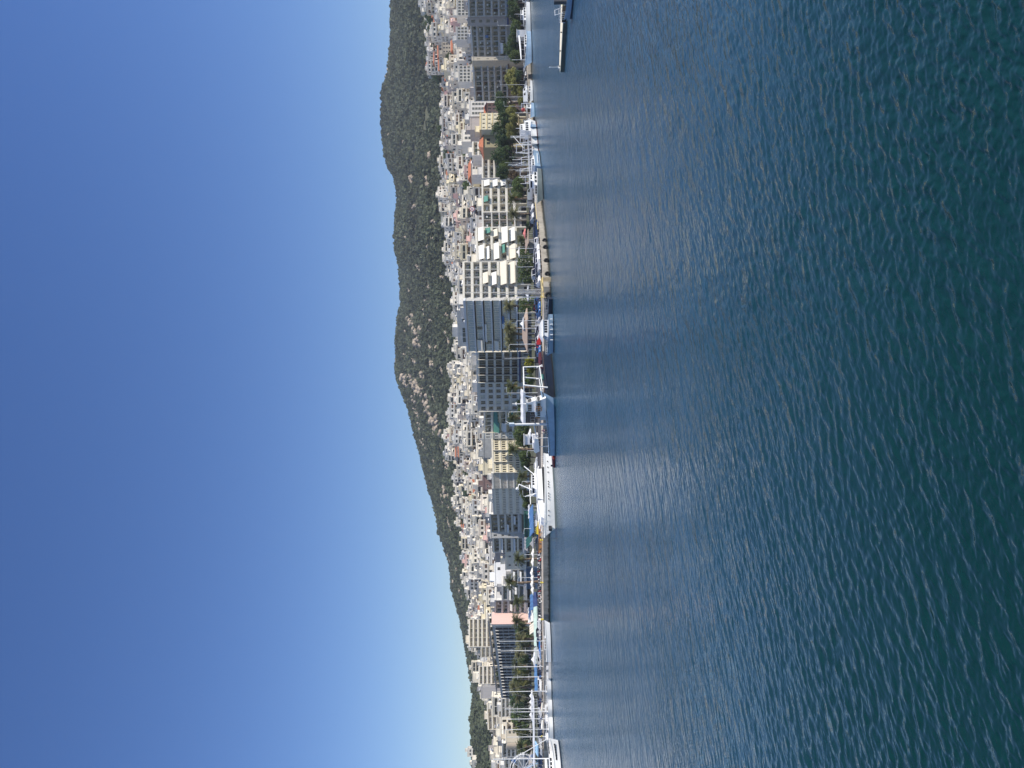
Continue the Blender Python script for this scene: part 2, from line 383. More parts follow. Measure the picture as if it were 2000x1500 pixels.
# --- pine wood on the hill: one mass ---
def scatter_wood(n):
    t = NR.uniform(-200, 1700, n * 3); u = NR.uniform(0, 1, n * 3)
    dt = ddt(t) - 14; dr = ddr(t) + 22
    d = np.sqrt(dt ** 2 + (dr ** 2 - dt ** 2) * u)
    X = (750 - t) / F * d
    keep = NR.uniform(0, 1, n * 3) < d / 1370
    return X[keep][:n], d[keep][:n]
NT = 60000
X, Y = scatter_wood(NT)
bare = fbm(X, Y, 21, 4, .02)
keep = bare < 1.75
for (rx, ry, rw, rh) in rock_xy:
    inside = (np.abs(X - rx) < rw * .95) & (np.abs(Y - ry) < rh * .9)
    front = (np.abs(X - rx) < rw * .95) & (Y < ry) & (Y > ry - 12)
    keep &= ~(inside & (NR.uniform(0, 1, len(X)) < .9)) & ~(front & (NR.uniform(0, 1, len(X)) < .75))
X, Y = X[keep], Y[keep]; NT = len(X)
Z = zland(X, Y)
hgt = 1.3 + 4.8 * NR.beta(1.2, 2.3, NT) * (1 + .18 * fbm(X, Y, 8, 3, .03)); hgt = np.clip(hgt, 1.6, 8.0)
wid = hgt * NR.uniform(.45, .95, NT)
NQ = 18
zf = NR.beta(1.5, 1.5, (NT, NQ)); an = NR.uniform(0, 2 * np.pi, (NT, NQ))
prof = np.sin(np.pi * np.clip(zf * .86 + .1, 0, 1)) ** .7
rr = wid[:, None] * prof * NR.uniform(.55, 1.05, (NT, NQ))
C = np.stack([X[:, None] + rr * np.cos(an), Y[:, None] + rr * np.sin(an), Z[:, None] + hgt[:, None] * (.16 + .84 * zf)], -1)
N = np.stack([np.cos(an), np.sin(an), NR.uniform(.1, 1.7, (NT, NQ))], -1) + NR.normal(0, .35, (NT, NQ, 3))
N /= np.linalg.norm(N, axis=-1, keepdims=True)
T1 = np.cross(N, NR.normal(0, 1, (NT, NQ, 3))); T1 /= np.linalg.norm(T1, axis=-1, keepdims=True)
T2 = np.cross(N, T1)
hs = (wid[:, None] * NR.uniform(.30, .58, (NT, NQ)))[..., None]
Vt = np.stack([C - T1 * hs - T2 * hs * .7, C + T1 * hs - T2 * hs * .7, C + T1 * hs * .8 + T2 * hs * .8, C - T1 * hs * .8 + T2 * hs * .8], 2).reshape(-1, 3)
Q = np.arange(len(Vt)).reshape(-1, 4)
def wood_mat():
    m = leafmat('pine wood foliage', (.080, .098, .054), rough=.8, var=.42, scale=.018)
    nt = m.node_tree; b = nt.nodes['Principled BSDF']; src = b.inputs['Base Color'].links[0].from_socket
    tc = nt.nodes.new('ShaderNodeTexCoord'); n2 = nt.nodes.new('ShaderNodeTexNoise'); n2.inputs['Scale'].default_value = .22; n2.inputs['Detail'].default_value = 3
    nt.links.new(tc.outputs['Object'], n2.inputs['Vector'])
    mr = nt.nodes.new('ShaderNodeMapRange'); mr.inputs['From Min'].default_value = .35; mr.inputs['From Max'].default_value = .65
    mr.inputs['To Min'].default_value = .75; mr.inputs['To Max'].default_value = 1.3
    nt.links.new(n2.outputs['Fac'], mr.inputs['Value'])
    sc_ = nt.nodes.new('ShaderNodeVectorMath'); sc_.operation = 'SCALE'
    nt.links.new(src, sc_.inputs[0]); nt.links.new(mr.outputs[0], sc_.inputs['Scale'])
    nt.links.new(sc_.outputs[0], b.inputs['Base Color'])
    for n in nt.nodes:
        if n.type == 'BSDF_TRANSLUCENT': nt.links.new(sc_.outputs[0], n.inputs['Color'])
        if n.type == 'MIX_SHADER': n.inputs[0].default_value = .3
    return m
wood = link('forest', np_mesh('forest', Vt, Q, [wood_mat()]))
wood['kind'] = 'stuff'; wood['label'] = 'dark green pine wood covering the whole hill above the town'
del Vt, Q, C, N, T1, T2

# --- water: one sheet, fine and rippled near, coarse far away ---
vrow = np.concatenate([np.geomspace(2600, 2080, 14), np.arange(2076, 1250, -1.9), np.arange(1250, 1034, -1.7), [1030, 1025, 1018, 1008, 1003.2]])
dw = F * CAMH / (vrow - 1000.0)
tw = np.concatenate([np.linspace(-2600, -260, 40), np.arange(-240, 1740, 2.6), np.linspace(1750, 4000, 40)])
bw = (750 - tw) / F
WX = dw[:, None] * bw[None, :]; WY = np.repeat(dw[:, None], len(tw), 1)
sp = np.maximum(np.abs(np.gradient(dw)), 1e-4)[:, None]            # spacing along the view
spx = (dw * 2.6 / F)[:, None]
WZ = np.zeros_like(WX); r = np.random.RandomState(4)
for k in range(170):
    L = .09 * (8.0 ** r.uniform(0, 1) ** 1.2)
    th = math.radians(r.normal(-58, 38))                       # crests run from far right to near left, loosely
    kx, ky = math.cos(th), math.sin(th)
    ph = r.uniform(0, 6.28); kk = 2 * np.pi / L
    amp = .0042 * L ** .95 * r.uniform(.5, 1.2)
    fade = np.clip((L / (sp * abs(ky) + spx * abs(kx) + 1e-6) - 2.2) / 2.0, 0, 1)
    wp = .5 * np.sin(WX * 1.3 / L ** .4 + WY * .8 / L ** .4 + k) + .5 * np.sin(WX * .43 - WY * .91 + 2 * k)
    s = np.sin((WX * kx + WY * ky) * kk + ph + 1.5 * wp)
    WZ += amp * fade * (np.exp(.6 * s) / 1.09 - 1.0) * 1.5 * (1 + .7 * np.sin(WX * .61 / L ** .3 + WY * .47 + 1.7 * k))
WZ = np.clip(WZ * (1.0 + .22 * fbm(WX, WY, 61, 3, .16)), -.3, .35)          # gusts: calmer and rougher patches
def water_mat():
    m = bpy.data.materials.new('sea water'); m.use_nodes = True; nt = m.node_tree; b = nt.nodes['Principled BSDF']
    b.inputs['Roughness'].default_value = .06; b.inputs['IOR'].default_value = 1.33; b.inputs['Specular IOR Level'].default_value = .9
    tc = nt.nodes.new('ShaderNodeTexCoord')
    n0 = nt.nodes.new('ShaderNodeTexNoise'); n0.inputs['Scale'].default_value = .035; n0.inputs['Detail'].default_value = 2
    nt.links.new(tc.outputs['Object'], n0.inputs['Vector'])
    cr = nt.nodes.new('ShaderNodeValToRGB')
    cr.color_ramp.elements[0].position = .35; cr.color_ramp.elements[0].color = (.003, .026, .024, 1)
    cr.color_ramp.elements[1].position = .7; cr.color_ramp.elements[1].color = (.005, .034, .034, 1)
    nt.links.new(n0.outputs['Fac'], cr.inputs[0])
    # sky reflection painted into the base colour: paler and bluer with distance
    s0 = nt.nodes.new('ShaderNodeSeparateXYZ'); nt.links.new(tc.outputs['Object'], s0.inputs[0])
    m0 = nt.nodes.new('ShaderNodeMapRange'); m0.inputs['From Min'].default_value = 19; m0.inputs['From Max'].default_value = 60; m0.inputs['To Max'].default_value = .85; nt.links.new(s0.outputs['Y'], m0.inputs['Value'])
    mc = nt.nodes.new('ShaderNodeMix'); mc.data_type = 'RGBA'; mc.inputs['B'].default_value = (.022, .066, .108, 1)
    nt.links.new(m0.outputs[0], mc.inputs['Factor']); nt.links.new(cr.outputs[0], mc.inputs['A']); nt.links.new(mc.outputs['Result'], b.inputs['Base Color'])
    # wind roughens the open water: ripples grow steeper away from the lee of the berth
    sp_ = nt.nodes.new('ShaderNodeSeparateXYZ'); nt.links.new(tc.outputs['Object'], sp_.inputs[0])
    def ramp(a, b_, lo, hi):
        mr = nt.nodes.new('ShaderNodeMapRange'); mr.inputs['From Min'].default_value = a; mr.inputs['From Max'].default_value = b_; mr.inputs['To Min'].default_value = lo; mr.inputs['To Max'].default_value = hi
        nt.links.new(sp_.outputs['Y'], mr.inputs['Value']); return mr.outputs[0]
    nt.links.new(ramp(15, 110, .04, .17), b.inputs['Roughness'])
    grow0 = ramp(15, 100, 1.0, 5.0)
    gu = nt.nodes.new('ShaderNodeTexNoise'); gu.inputs['Scale'].default_value = .05; gu.inputs['Detail'].default_value = 3; nt.links.new(tc.outputs['Object'], gu.inputs['Vector'])
    gm = nt.nodes.new('ShaderNodeMapRange'); gm.inputs['From Min'].default_value = .35; gm.inputs['From Max'].default_value = .65; gm.inputs['To Min'].default_value = .6; gm.inputs['To Max'].default_value = 1.3; nt.links.new(gu.outputs['Fac'], gm.inputs['Value'])
    gx = nt.nodes.new('ShaderNodeMath'); gx.operation = 'MULTIPLY'; nt.links.new(grow0, gx.inputs[0]); nt.links.new(gm.outputs[0], gx.inputs[1]); grow = gx.outputs[0]
    prev = None
    for scale, dist, rot, kind in ((.8, .11, 45, 'FBM'), (2.4, .055, 32, 'FBM'), (6.0, .015, 54, 'FBM'), (15, .0035, 38, 'FBM')):
        mp = nt.nodes.new('ShaderNodeMapping'); mp.vector_type = 'TEXTURE'; mp.inputs['Rotation'].default_value = (0, 0, math.radians(rot)); mp.inputs['Scale'].default_value = (2.4, 1, 1)
        n = nt.nodes.new('ShaderNodeTexNoise'); n.noise_type = kind; n.inputs['Scale'].default_value = scale; n.inputs['Detail'].default_value = 2; n.inputs['Distortion'].default_value = .3
        nt.links.new(tc.outputs['Object'], mp.inputs['Vector']); nt.links.new(mp.outputs[0], n.inputs['Vector'])
        bp = nt.nodes.new('ShaderNodeBump'); bp.inputs['Strength'].default_value = 1; mu = nt.nodes.new('ShaderNodeMath'); mu.operation = 'MULTIPLY'; mu.inputs[1].default_value = dist; nt.links.new(grow, mu.inputs[0]); nt.links.new(mu.outputs[0], bp.inputs['Distance'])
        nt.links.new(n.outputs['Fac'], bp.inputs['Height'])
        if prev: nt.links.new(prev.outputs[0], bp.inputs['Normal'])
        prev = bp
    nt.links.new(prev.outputs[0], b.inputs['Normal'])
    return m
wv = np.stack([WX, WY, WZ], -1).reshape(-1, 3)
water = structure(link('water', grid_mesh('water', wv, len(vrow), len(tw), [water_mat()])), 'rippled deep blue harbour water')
land.location.z = 0.0

# --- quay, road, pavement ---
def strip(name, offs, zs, m, tlo=-900, thi=2400, step=20, label=None, fn=qd):
    ts = np.arange(tlo, thi + 1, step); vs = []; fs = []
    for t in ts:
        for o_, z in zip(offs, zs):
            p = gp(t, fn(t) + o_, max(z, -8)); vs.append((p.x, p.y, z))
    k = len(offs)
    for i in range(len(ts) - 1):
        for j in range(k - 1):
            a = i * k + j; fs.append((a, a + k, a + k + 1, a + 1))
    b = MB(); b.add(vs, fs); return structure(b.build(name, m), label)
strip('quay', [0, 0, .5, .5, 14], [-2.5, 1.86, 1.86, 1.85, 1.85], CONCW, step=10, label='weathered concrete quay edge above the water')
strip('promenade', [.5, 13.8], [1.856, 1.856], CONC, label='concrete promenade along the quay')
strip('road', [14, 26], [1.862, 1.862], ASPHALT, label='dark asphalt car park and road behind the quay')
strip('pavement', [-9, -9, -.1, -.1], [1.7, 1.98, 1.98, 1.7], PAVE, fn=bd, label='pavement in front of the waterfront buildings')
def plaza():
    vs = []; fs = []; ts = list(range(-900, 2401, 20))
    for t in ts:
        for d in (qd(t) + 26, bd(t) - 9):
            p = gp(t, d, 1.85); vs.append((p.x, p.y, 1.852))
    for i in range(len(ts) - 1): fs.append((2 * i, 2 * i + 2, 2 * i + 3, 2 * i + 1))
    structure(MB().add(vs, fs).build('street', ASPHALT), 'dark street behind the car park')
plaza()
# ---------- window meshes are shared ----------
WM = {}
def window(parent, x, y, z, w, h, fr=WHITE, gl=GLASS, depth=.08, split=1, name='window', pane=True):
    """frame as the part, glass as its sub-part; (x, z) is the lower left corner, y the outer face"""
    k = ('f', round(w, 2), round(h, 2), fr.name, split)
    if k not in WM:
        b = MB(); f = .08
        b.box(0, w, 0, depth, 0, f); b.box(0, w, 0, depth, h - f, h); b.box(0, f, 0, depth, f, h - f); b.box(w - f, w, 0, depth, f, h - f)
        for i in range(1, split): b.box(w * i / split - .035, w * i / split + .035, 0, depth, f, h - f)
        WM[k] = b.mesh('window_frame', [fr])
        g = MB(); g.quad((f, depth * .6, f), (w - f, depth * .6, f), (w - f, depth * .6, h - f), (f, depth * .6, h - f)); WM[('g',) + k[1:]] = g.mesh('pane', [GLASS])
    o = link(name, WM[k], parent, (x, y, z))
    if pane:
        p = link('pane', WM[('g',) + k[1:]], o)
        if gl is GLASS and rnd.random() < .2: gl = CURTAIN
        if gl is not GLASS:
            p.material_slots[0].link = 'OBJECT'; p.material_slots[0].material = gl
    return o
BX = {}
def shared_box(name, w, d, h, m, parent, loc):
    k = (name, round(w, 2), round(d, 2), round(h, 2), m.name)
    if k not in BX: BX[k] = MB().box(0, w, 0, d, 0, h).mesh(name, [m])
    return link(name, BX[k], parent, loc)

class Bld:
    pass
def frame_for(t0, d0, t1, d1, zg):
    lim = .44 * (t1 - t0) * mpp((d0 + d1) / 2)      # keep facades within about 20 degrees of the row
    if abs(d1 - d0) > lim:
        m_ = (d0 + d1) / 2; s_ = lim / 2 * (1 if d1 > d0 else -1); d0, d1 = m_ - s_, m_ + s_
    R = gp(t0, d0, zg); L = gp(t1, d1, zg)
    W = math.hypot(R.x - L.x, R.y - L.y); ang = math.atan2(R.y - L.y, R.x - L.x)
    return R, L, W, ang
FRONTS = []
def rooftop(root, W, th, H, n=3, heater=True, hutm=None, seed=0):
    r = random.Random(seed)
    if W > 6 and th > 5:
        hw = min(4.2, W * .35); x = r.uniform(.5, max(.6, W - hw - .5)); 
        MB().box(x, x + hw, th * .35, th * .35 + 3.4, H, H + 2.6).box(x - .15, x + hw + .15, th * .35 - .15, th * .35 + 3.55, H + 2.6, H + 2.75).build('stair_hut', hutm or WHITE, root)
    for i in range(n):
        x = r.uniform(.6, max(.7, W - 2.2)); y = r.uniform(1.5, max(1.6, th * .6))
        if heater:
            b = MB(); b.prism([(0, 0), (0, .25), (1.5, 1.15), (1.6, .95)], 0, 1.1, 0); b.cyl((1.55, -.1, 1.2), (1.55, 1.2, 1.2), .27, n=8, m=1); b.box(1.5, 1.58, .1, 1.0, 0, 1.0, 1)
            b.build('solar_heater', [SOLAR, WHITE2], root, (x, y, H), r.choice([0, 1.57, 3.14, .5]))
        x = r.uniform(.4, max(.5, W - .5)); h = r.uniform(1.8, 3.6)
        b = MB(); b.cyl((0, 0, 0), (0, 0, h), .035, n=5)
        for q in range(4): b.cyl((-.5 + .06 * q, 0, h - .2 - q * .16), (.5 - .06 * q, 0, h - .2 - q * .16), .02, n=4)
        b.build('antenna', METAL, root, (x, r.uniform(.5, max(.6, th * .5)), H), r.uniform(0, 1.5))

def bld(name, label, cat, t0, d0, t1, d1, v, vl=None, th=11, style='balcony', wall=GREYL, slab=GREYL, par=None, trim=None, nb=2, nw=2, rec=1.5, open_l=.0,
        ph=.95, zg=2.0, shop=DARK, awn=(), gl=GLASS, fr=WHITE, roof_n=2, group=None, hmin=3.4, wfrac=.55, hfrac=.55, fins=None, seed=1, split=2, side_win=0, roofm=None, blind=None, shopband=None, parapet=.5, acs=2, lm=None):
    r = random.Random(seed * 7 + 3)
    R, L, W, ang = frame_for(t0, d0, t1, d1, zg)
    zr = [zat(q, t0, d0) - zg for q in v]; H = zr[0]
    HL = (zat(vl, t1, d1) - zg) if vl is not None else H
    kk = HL / H - 1.0
    sz = lambda x, z: z * (1 + kk * (1 - x / W))
    root = empty(name, L, ang); tag(root, label, cat, group)
    if lm: LANDMARKS.append(((t0 + t1) / 2, lm))
    FRONTS.append((t0, t1, min(v[0], vl or v[0]), min(d0, d1)))
    lv = [z for z in zr if z > 2.0]
    def warp(b):
        b.v = [(x, y, sz(x, z)) for x, y, z in b.v]; return b
    y0 = rec if style in ('balcony',) else .38
    body = MB(); body.box(0, W, y0, th, 0, H)
    if style == 'balcony':
        warp(body).build('wall', wall, root)
    zs = lv + [0.0]
    roofb = MB()
    ov = .15
    roofb.box(-ov, W + ov, -.12, th + ov, H, H + .28)
    roofb.box(-ov, W + ov, -.12, .1, H + .28, H + .28 + parapet); roofb.box(-ov, .1, .1, th, H + .28, H + .28 + parapet); roofb.box(W - .1, W + ov, .1, th, H + .28, H + .28 + parapet)
    roof = warp(roofb).build('roof', roofm or slab, root)
    bayw = W / nb
    nfl = len(lv)
    for i in range(nfl):
        top = zs[i]; bot = zs[i + 1]; fh = top - bot
        ground = (i == nfl - 1)
        if ground:
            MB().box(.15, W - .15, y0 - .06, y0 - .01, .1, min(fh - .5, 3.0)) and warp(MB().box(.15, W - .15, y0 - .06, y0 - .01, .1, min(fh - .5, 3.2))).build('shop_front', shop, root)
            if shopband:
                warp(MB().box(0, W, -1.0, y0 - .07, fh - .8, fh - .1)).build('shop_canopy', shopband, root)
        if style == 'balcony':
            if not ground:
                for bI in range(nb):
                    xa = bI * bayw + (.12 if nb > 1 else 0); xb = (bI + 1) * bayw - (.12 if nb > 1 else 0)
                    b = MB(); b.box(xa, xb, -.02, rec - .002, bot - .05, bot + .18, 0)
                    b.box(xa, xb, -.08, .06, bot + .18, bot + ph, 1)
                    warp(b).build('balcony', [slab, par or slab], root)
                    for wI in range(nw):
                        ww = bayw / nw * r.uniform(.55, .8); x = bI * bayw + bayw * (wI + .5) / nw - ww / 2
                        hh = fh - .75
                        if r.random() < .12 and blind is not None:
                            shared_box('shutter', round(ww, 1), .07, round(hh, 1), blind, root, (x, rec - .075, sz(x, bot + .2)))
                        else:
                            window(root, x, rec - .07, sz(x, bot + .2), round(ww, 1), round(hh, 1), fr, gl, .06, split, 'balcony_door', pane=True)
                    for q in range(acs):
                        if r.random() < .55:
                            x = xa + r.uniform(.2, max(.3, bayw - 1.2)); shared_box('air_conditioner', .85, .35, .6, WHITE2, root, (x, rec - .45, sz(x, bot + (2.0 if fh > 3 and r.random() < .6 else .2))))
                    if r.random() < .4:
                        x = xa + r.uniform(.1, max(.3, bayw - 1.5)); b2 = MB()
                        for q in range(14): b2.ell((r.uniform(0, 1.2), r.uniform(.2, .5), r.uniform(.5, 1.3)), .22, .18, .22, 5, 3)
                        b2.box(0, 1.2, .15, .55, 0, .45, 1); b2.build('balcony_plant', [LEAF, TILE], root, (x, 0, sz(x, bot + .18)))
        elif style in ('grid', 'fins'):
            if not ground:
                n = nw * nb
                for k in range(n):
                    ww = W / n * wfrac; x = W * (k + .5) / n - ww / 2; hh = fh * hfrac
                    window(root, x, .28, sz(x, bot + fh * (.5 - hfrac / 2) + .1), round(ww, 2), round(hh, 2), fr, (gl if r.random() > .12 or blind is None else blind), .1, split)
        elif style == 'glass':
            n = nw * nb
            for k in range(n):
                ww = W / n - .05; x = W * k / n + .02
                hh = fh - 1.05
                g_ = gl if r.random() > .08 else GLASSK
                window(root, x, .28, sz(x, bot + .55), round(ww, 2), round(hh, 2), fr, g_, .1, split)
            warp(MB().box(-.1, W + .1, -.62, .3, bot + .05, bot + .50)).build('floor_slab', slab, root)
            warp(MB().box(0, W, .0, .26, bot - .36, bot + .04)).build('shade_spandrel', trim or GREYM, root)  # dark trim paints in the shadow gap below each slab
    if style in ('grid', 'fins'):
        # wall front built from piers and spandrels so every window sits in a real recess
        n = nw * nb
        for i in range(nfl):
            top = zs[i]; bot = zs[i + 1]; fh = top - bot
            if i == nfl - 1:
                body.box(0, W, .0, .379, fh - .45, fh); 
                for k in range(n + 1):
                    xx = W * k / n; body.box(max(0, xx - .25), min(W, xx + .25), .0, .379, 0, fh - .45)
                continue
            hh = fh * hfrac; za = bot + fh * (.5 - hfrac / 2) + .1
            body.box(0, W, .0, .379, bot, za); body.box(0, W, .0, .379, za + hh, top)
            for k in range(n + 1):
                pw = W / n * (1 - wfrac) / 2
                xa = W * k / n - pw; xb = W * k / n + pw
                body.box(max(0, xa), min(W, xb), .0, .379, za, za + hh)
            if trim: body.box(-.04, W + .04, -.14, -.003, bot - .18, bot + .22, 1)
        warp(body).build('wall', [wall, trim or wall], root)
    elif style == 'glass':
        warp(body).build('wall', wall, root)
    elif style == 'balcony':
        for s in (0, 1):
            if (s == 0 and open_l) : continue
            x = -.02 if s == 0 else W - .22
            warp(MB().box(x, x + .24, -.1, rec, 0, H)).build('side_wall', slab, root)
        for k in range(1, nb):
            warp(MB().box(k * bayw - .1, k * bayw + .1, -.06, rec, 0, H)).build('divider', wall if not trim else trim, root)
    if fins:
        for q, xf in enumerate(fins):
            warp(MB().box(xf * W - .12, xf * W + .12, -.75, -.04, 2.5, H + .2)).build('fin', trim or CREAM, root)
    for (fa, fb, fl, m, drop, out) in awn:
        # roll-down awnings: from the slab of floor fl, between fractions fa..fb of the facade counted from its right end
        top = zs[fl] - .25
        xa = W * (1 - fb); xb = W * (1 - fa)
        b = MB(); b.add([(xa, -.12, top), (xb, -.12, top), (xb, -.12 - out, top - drop), (xa, -.12 - out, top - drop), (xa, -.12, top + .05), (xb, -.12, top + .05), (xb, -.17 - out, top - drop + .05), (xa, -.17 - out, top - drop + .05)],
                         [(0, 1, 2, 3), (4, 7, 6, 5), (0, 4, 5, 1), (1, 5, 6, 2), (2, 6, 7, 3), (3, 7, 4, 0)])
        b.add([(xa, -.17 - out, top - drop + .05), (xb, -.17 - out, top - drop + .05), (xb, -.17 - out, top - drop - .25), (xa, -.17 - out, top - drop - .25)], [(0, 1, 2, 3)])
        warp(b).build('awning', m, root)
    for k in range(side_win):
        pass
    rooftop(root, W, th, min(H, HL) + .28, roof_n, seed=seed + 50, hutm=wall)
    o = Bld(); o.root = root; o.W = W; o.H = H; o.zs = zs; o.sz = sz; o.th = th; o.L = L; o.ang = ang
    return o
def box_house(name, label, cat, t0, d0, t1, d1, vt, vb=None, th=9, wall=WHITE, roof='flat', wins=(), tile=TILE, zg=2.0, group=None, vl=None, lm=None, trim=None):
    """plain block with a given look; wins = (fx, v_top, w_m, h_m, frame, glass) with fx counted from the right end"""
    if vb is not None: zg = zat(vb, (t0 + t1) / 2, d0)
    R, L, W, ang = frame_for(t0, d0, t1, d1, zg)
    H = zat(vt, t0, d0) - zg
    root = empty(name, L, ang); tag(root, label, cat, group)
    FRONTS.append((t0, t1, vt, min(d0, d1)))
    if lm: LANDMARKS.append(((t0 + t1) / 2, lm))
    MB().box(0, W, 0, th, 0, H).build('wall', wall, root)
    if roof == 'flat':
        b = MB(); b.box(-.15, W + .15, -.15, th + .15, H, H + .22); b.box(-.15, W + .15, -.15, .05, H + .22, H + .6); b.box(-.15, .05, .05, th, H + .22, H + .6); b.box(W - .05, W + .15, .05, th, H + .22, H + .6)
        b.build('roof', trim or wall, root)
        rooftop(root, W, th, H + .22, 1, seed=int(t0) + 7, hutm=wall)
    elif roof == 'hip':
        rh = min(W, th) * .28
        e = .5; b = MB(); ins = min(W, th) / 2
        b.add([(-e, -e, H), (W + e, -e, H), (W + e, th + e, H), (-e, th + e, H), (min(ins, W * .45), th / 2, H + rh), (max(W - ins, W * .55), th / 2, H + rh)],
              [(0, 1, 5, 4), (1, 2, 5), (2, 3, 4, 5), (3, 0, 4), (3, 2, 1, 0)])
        rf = b.build('roof', tile, root)
        MB().box(W * .3, W * .3 + .6, th * .6, th * .6 + .6, H + rh * .3, H + rh + .6).build('chimney', wall, rf)
    elif roof == 'gable':
        rh = th * .22; e = .4; b = MB()
        b.add([(-e, -e, H), (W + e, -e, H), (W + e, th + e, H), (-e, th + e, H), (-e, th / 2, H + rh), (W + e, th / 2, H + rh)], [(0, 1, 5, 4), (2, 3, 4, 5), (1, 2, 5), (3, 0, 4), (3, 2, 1, 0)])
        b.build('roof', tile, root)
    for (fx, vv, w, h, fr, g) in wins:
        x = W * (1 - fx) - w / 2; z = zat(vv, t0 + (t1 - t0) * fx, d0) - zg - h
        window(root, x, -.07, z, w, h, fr, g, .06, 2)
    o = Bld(); o.root = root; o.W = W; o.H = H; o.L = L; o.ang = ang; o.th = th
    return o

# ---------- the waterfront row, from the right of the shore (top edge of the picture) to the left ----------
bld('apartment_block', 'grey concrete flats with balconies over a dark blue shop band, cut by the picture edge', 'apartment block', -30, 336, 31, 345, [916, 930, 946, 961, 975, 989], 918, wall=TAUPE, slab=GREYL, par=GREYM, ph=.8, nb=4, nw=2, gl=GLASSK, shopband=AWN_N, seed=1, blind=BROWN, lm='the blue-banded grey flats')
b = bld('apartment_block', 'taupe rendered block with a single column of five shuttered windows', 'apartment block', 31.4, 345, 49, 348, [916, 932, 946, 961, 975, 990], 917, style='grid', wall=TAUPE, slab=TAUPE, nb=1, nw=1, wfrac=.36, hfrac=.5, shopband=AWN_N, roof_n=1, seed=2, blind=BROWN, th=12)
bld('apartment_block', 'flat grey block with cluttered balconies and a row of rooftop pipes', 'apartment block', 49.3, 348, 110, 357, [921, 932, 946, 960, 975, 990], 925, wall=GREYM, slab=GREYL, nb=3, nw=2, seed=3, acs=3, par=GREYM, ph=.8, gl=GLASSK, awn=((.55, .9, 4, AWN_W, 1.1, .7), (.30, .38, 2, AWN_B, 1.2, .4)), lm='the flat grey block')
bld('apartment_block', 'narrow beige end strip of the grey flats beside brown ground-floor shops', 'apartment block', 110.3, 353, 117, 352.5, [924, 945, 960, 975, 990], 925, style='grid', wall=BEIGE, slab=BEIGE, nb=1, nw=1, wfrac=.2, hfrac=.3, roof_n=0, seed=4, th=12)
bld('apartment_block', 'wide grey block with brown shutters, pale slab lines and recessed balconies', 'apartment block', 117.3, 353, 197, 366, [925, 941, 953.5, 966, 979, 991], 930, wall=TAUPE, slab=GREYL, par=GREYM, ph=.75, nb=4, nw=2, gl=GLASSK, seed=5, blind=BROWN, shopband=BROWN, acs=2, lm='the brown-shuttered grey block', open_l=0)
box_house('apartment_block', 'white banded block set back behind the red-tiled yellow house', 'apartment block', 196, 392, 226, 388, 918, th=10, wall=GREYL, wins=[(f, vv, 1.6, 1.5, WHITE, GLASS) for f in (.2, .5, .8) for vv in (922, 928, 934, 940)])
box_house('townhouse', 'white and pink townhouse under a red roof by the tree tops', 'house', 200, 372, 223, 370, 951, th=8, wall=PINK, roof='gable', wins=[(f, vv, .9, 1.7, WHITE, GLASS) for f in (.2, .5, .8) for vv in (953, 962)])
bld('neoclassical_house', 'tall pale yellow mansion facing the park trees', 'house', 220, 352, 252, 346, [940, 951, 962, 974], None, style='grid', wall=PYELLOW, slab=YELLOW, trim=YELLOW, nb=2, nw=2, wfrac=.3, hfrac=.45, seed=9, roof_n=0, th=10, gl=GLASS, fr=WHITE, blind=BROWN, lm='the yellow mansion')
box_house('apartment_block', 'plain windowless taupe block rising behind the yellow mansion', 'apartment block', 230, 384, 252, 381, 920, th=10, wall=TAUPE)
box_house('villa', 'ochre villa with a steep red hipped roof and two dark windows', 'house', 254, 352, 287, 348, 944, th=9, wall=OLIVEW, roof='hip', wins=[(.55, 951, 1.3, 1.5, DARK, GLASSK), (.75, 951, 1.3, 1.5, DARK, GLASSK)], lm='the red hipped villa')
box_house('apartment_block', 'white terraced block rising over the ochre villa', 'apartment block', 252, 398, 275, 392, 904, th=10, wall=WHITE, wins=[(f, vv, 1.8, 1.7, WHITE, GLASS) for f in (.3, .7) for vv in (908, 915, 922, 930)])
bld('apartment_block', 'white five-storey block with grey balconies next to the ochre villa', 'apartment block', 276, 372, 302, 368, [925, 936, 947, 958, 969], 925, wall=WHITE, slab=WHITE, nb=1, nw=3, roof_n=1, seed=12, th=9)
box_house('townhouse', 'white townhouse with three small windows below a red-tiled strip', 'house', 311, 380, 340, 377, 920, th=8, wall=WHITE, roof='gable', wins=[(f, vv, 1.2, 1.2, GREYL, GLASS) for f in (.3, .55) for vv in (923, 929, 935)], lm='the white townhouse')
bld('apartment_block', 'blue-grey shaded low block half behind the park trees', 'apartment block', 300, 362, 347, 358, [944, 956, 967, 979], 944, wall=GREYL, slab=WHITE, nb=2, nw=3, roof_n=1, seed=13, th=9)
box_house('townhouse', 'small cream house with a bright red pantile roof at the awninged flats', 'house', 330, 368, 356, 365, 948, th=8, wall=CREAM2, roof='gable', wins=[(f, 952, .9, 1.4, WHITE, GLASS) for f in (.2, .5, .8)])
bld('apartment_block', 'white-banded flats with tilted awnings at its right corner', 'apartment block', 351, 320, 413, 312, [944, 961, 976, 991, 1006], 944, wall=CREAM2, slab=WHITE, nb=4, nw=2, rec=1.8, seed=14, fr=CREAM, awn=((.01, .20, 0, AWN_W, 2.3, .8), (.01, .22, 1, AWN_W, 2.0, .9), (.01, .2, 2, AWN_W, 2.2, .8), (.52, .70, 0, AWN_G, 1.6, .8)), lm='the white-banded flats', acs=3, ph=1.05)
bld('apartment_block', 'shaded taupe stretch of flats between two awninged white ones', 'apartment block', 413.3, 312, 443, 309, [944, 961, 976, 991, 1006], 945, wall=TAUPE, slab=GREYL, nb=2, nw=1, rec=1.2, seed=15, roof_n=1, ph=.5)
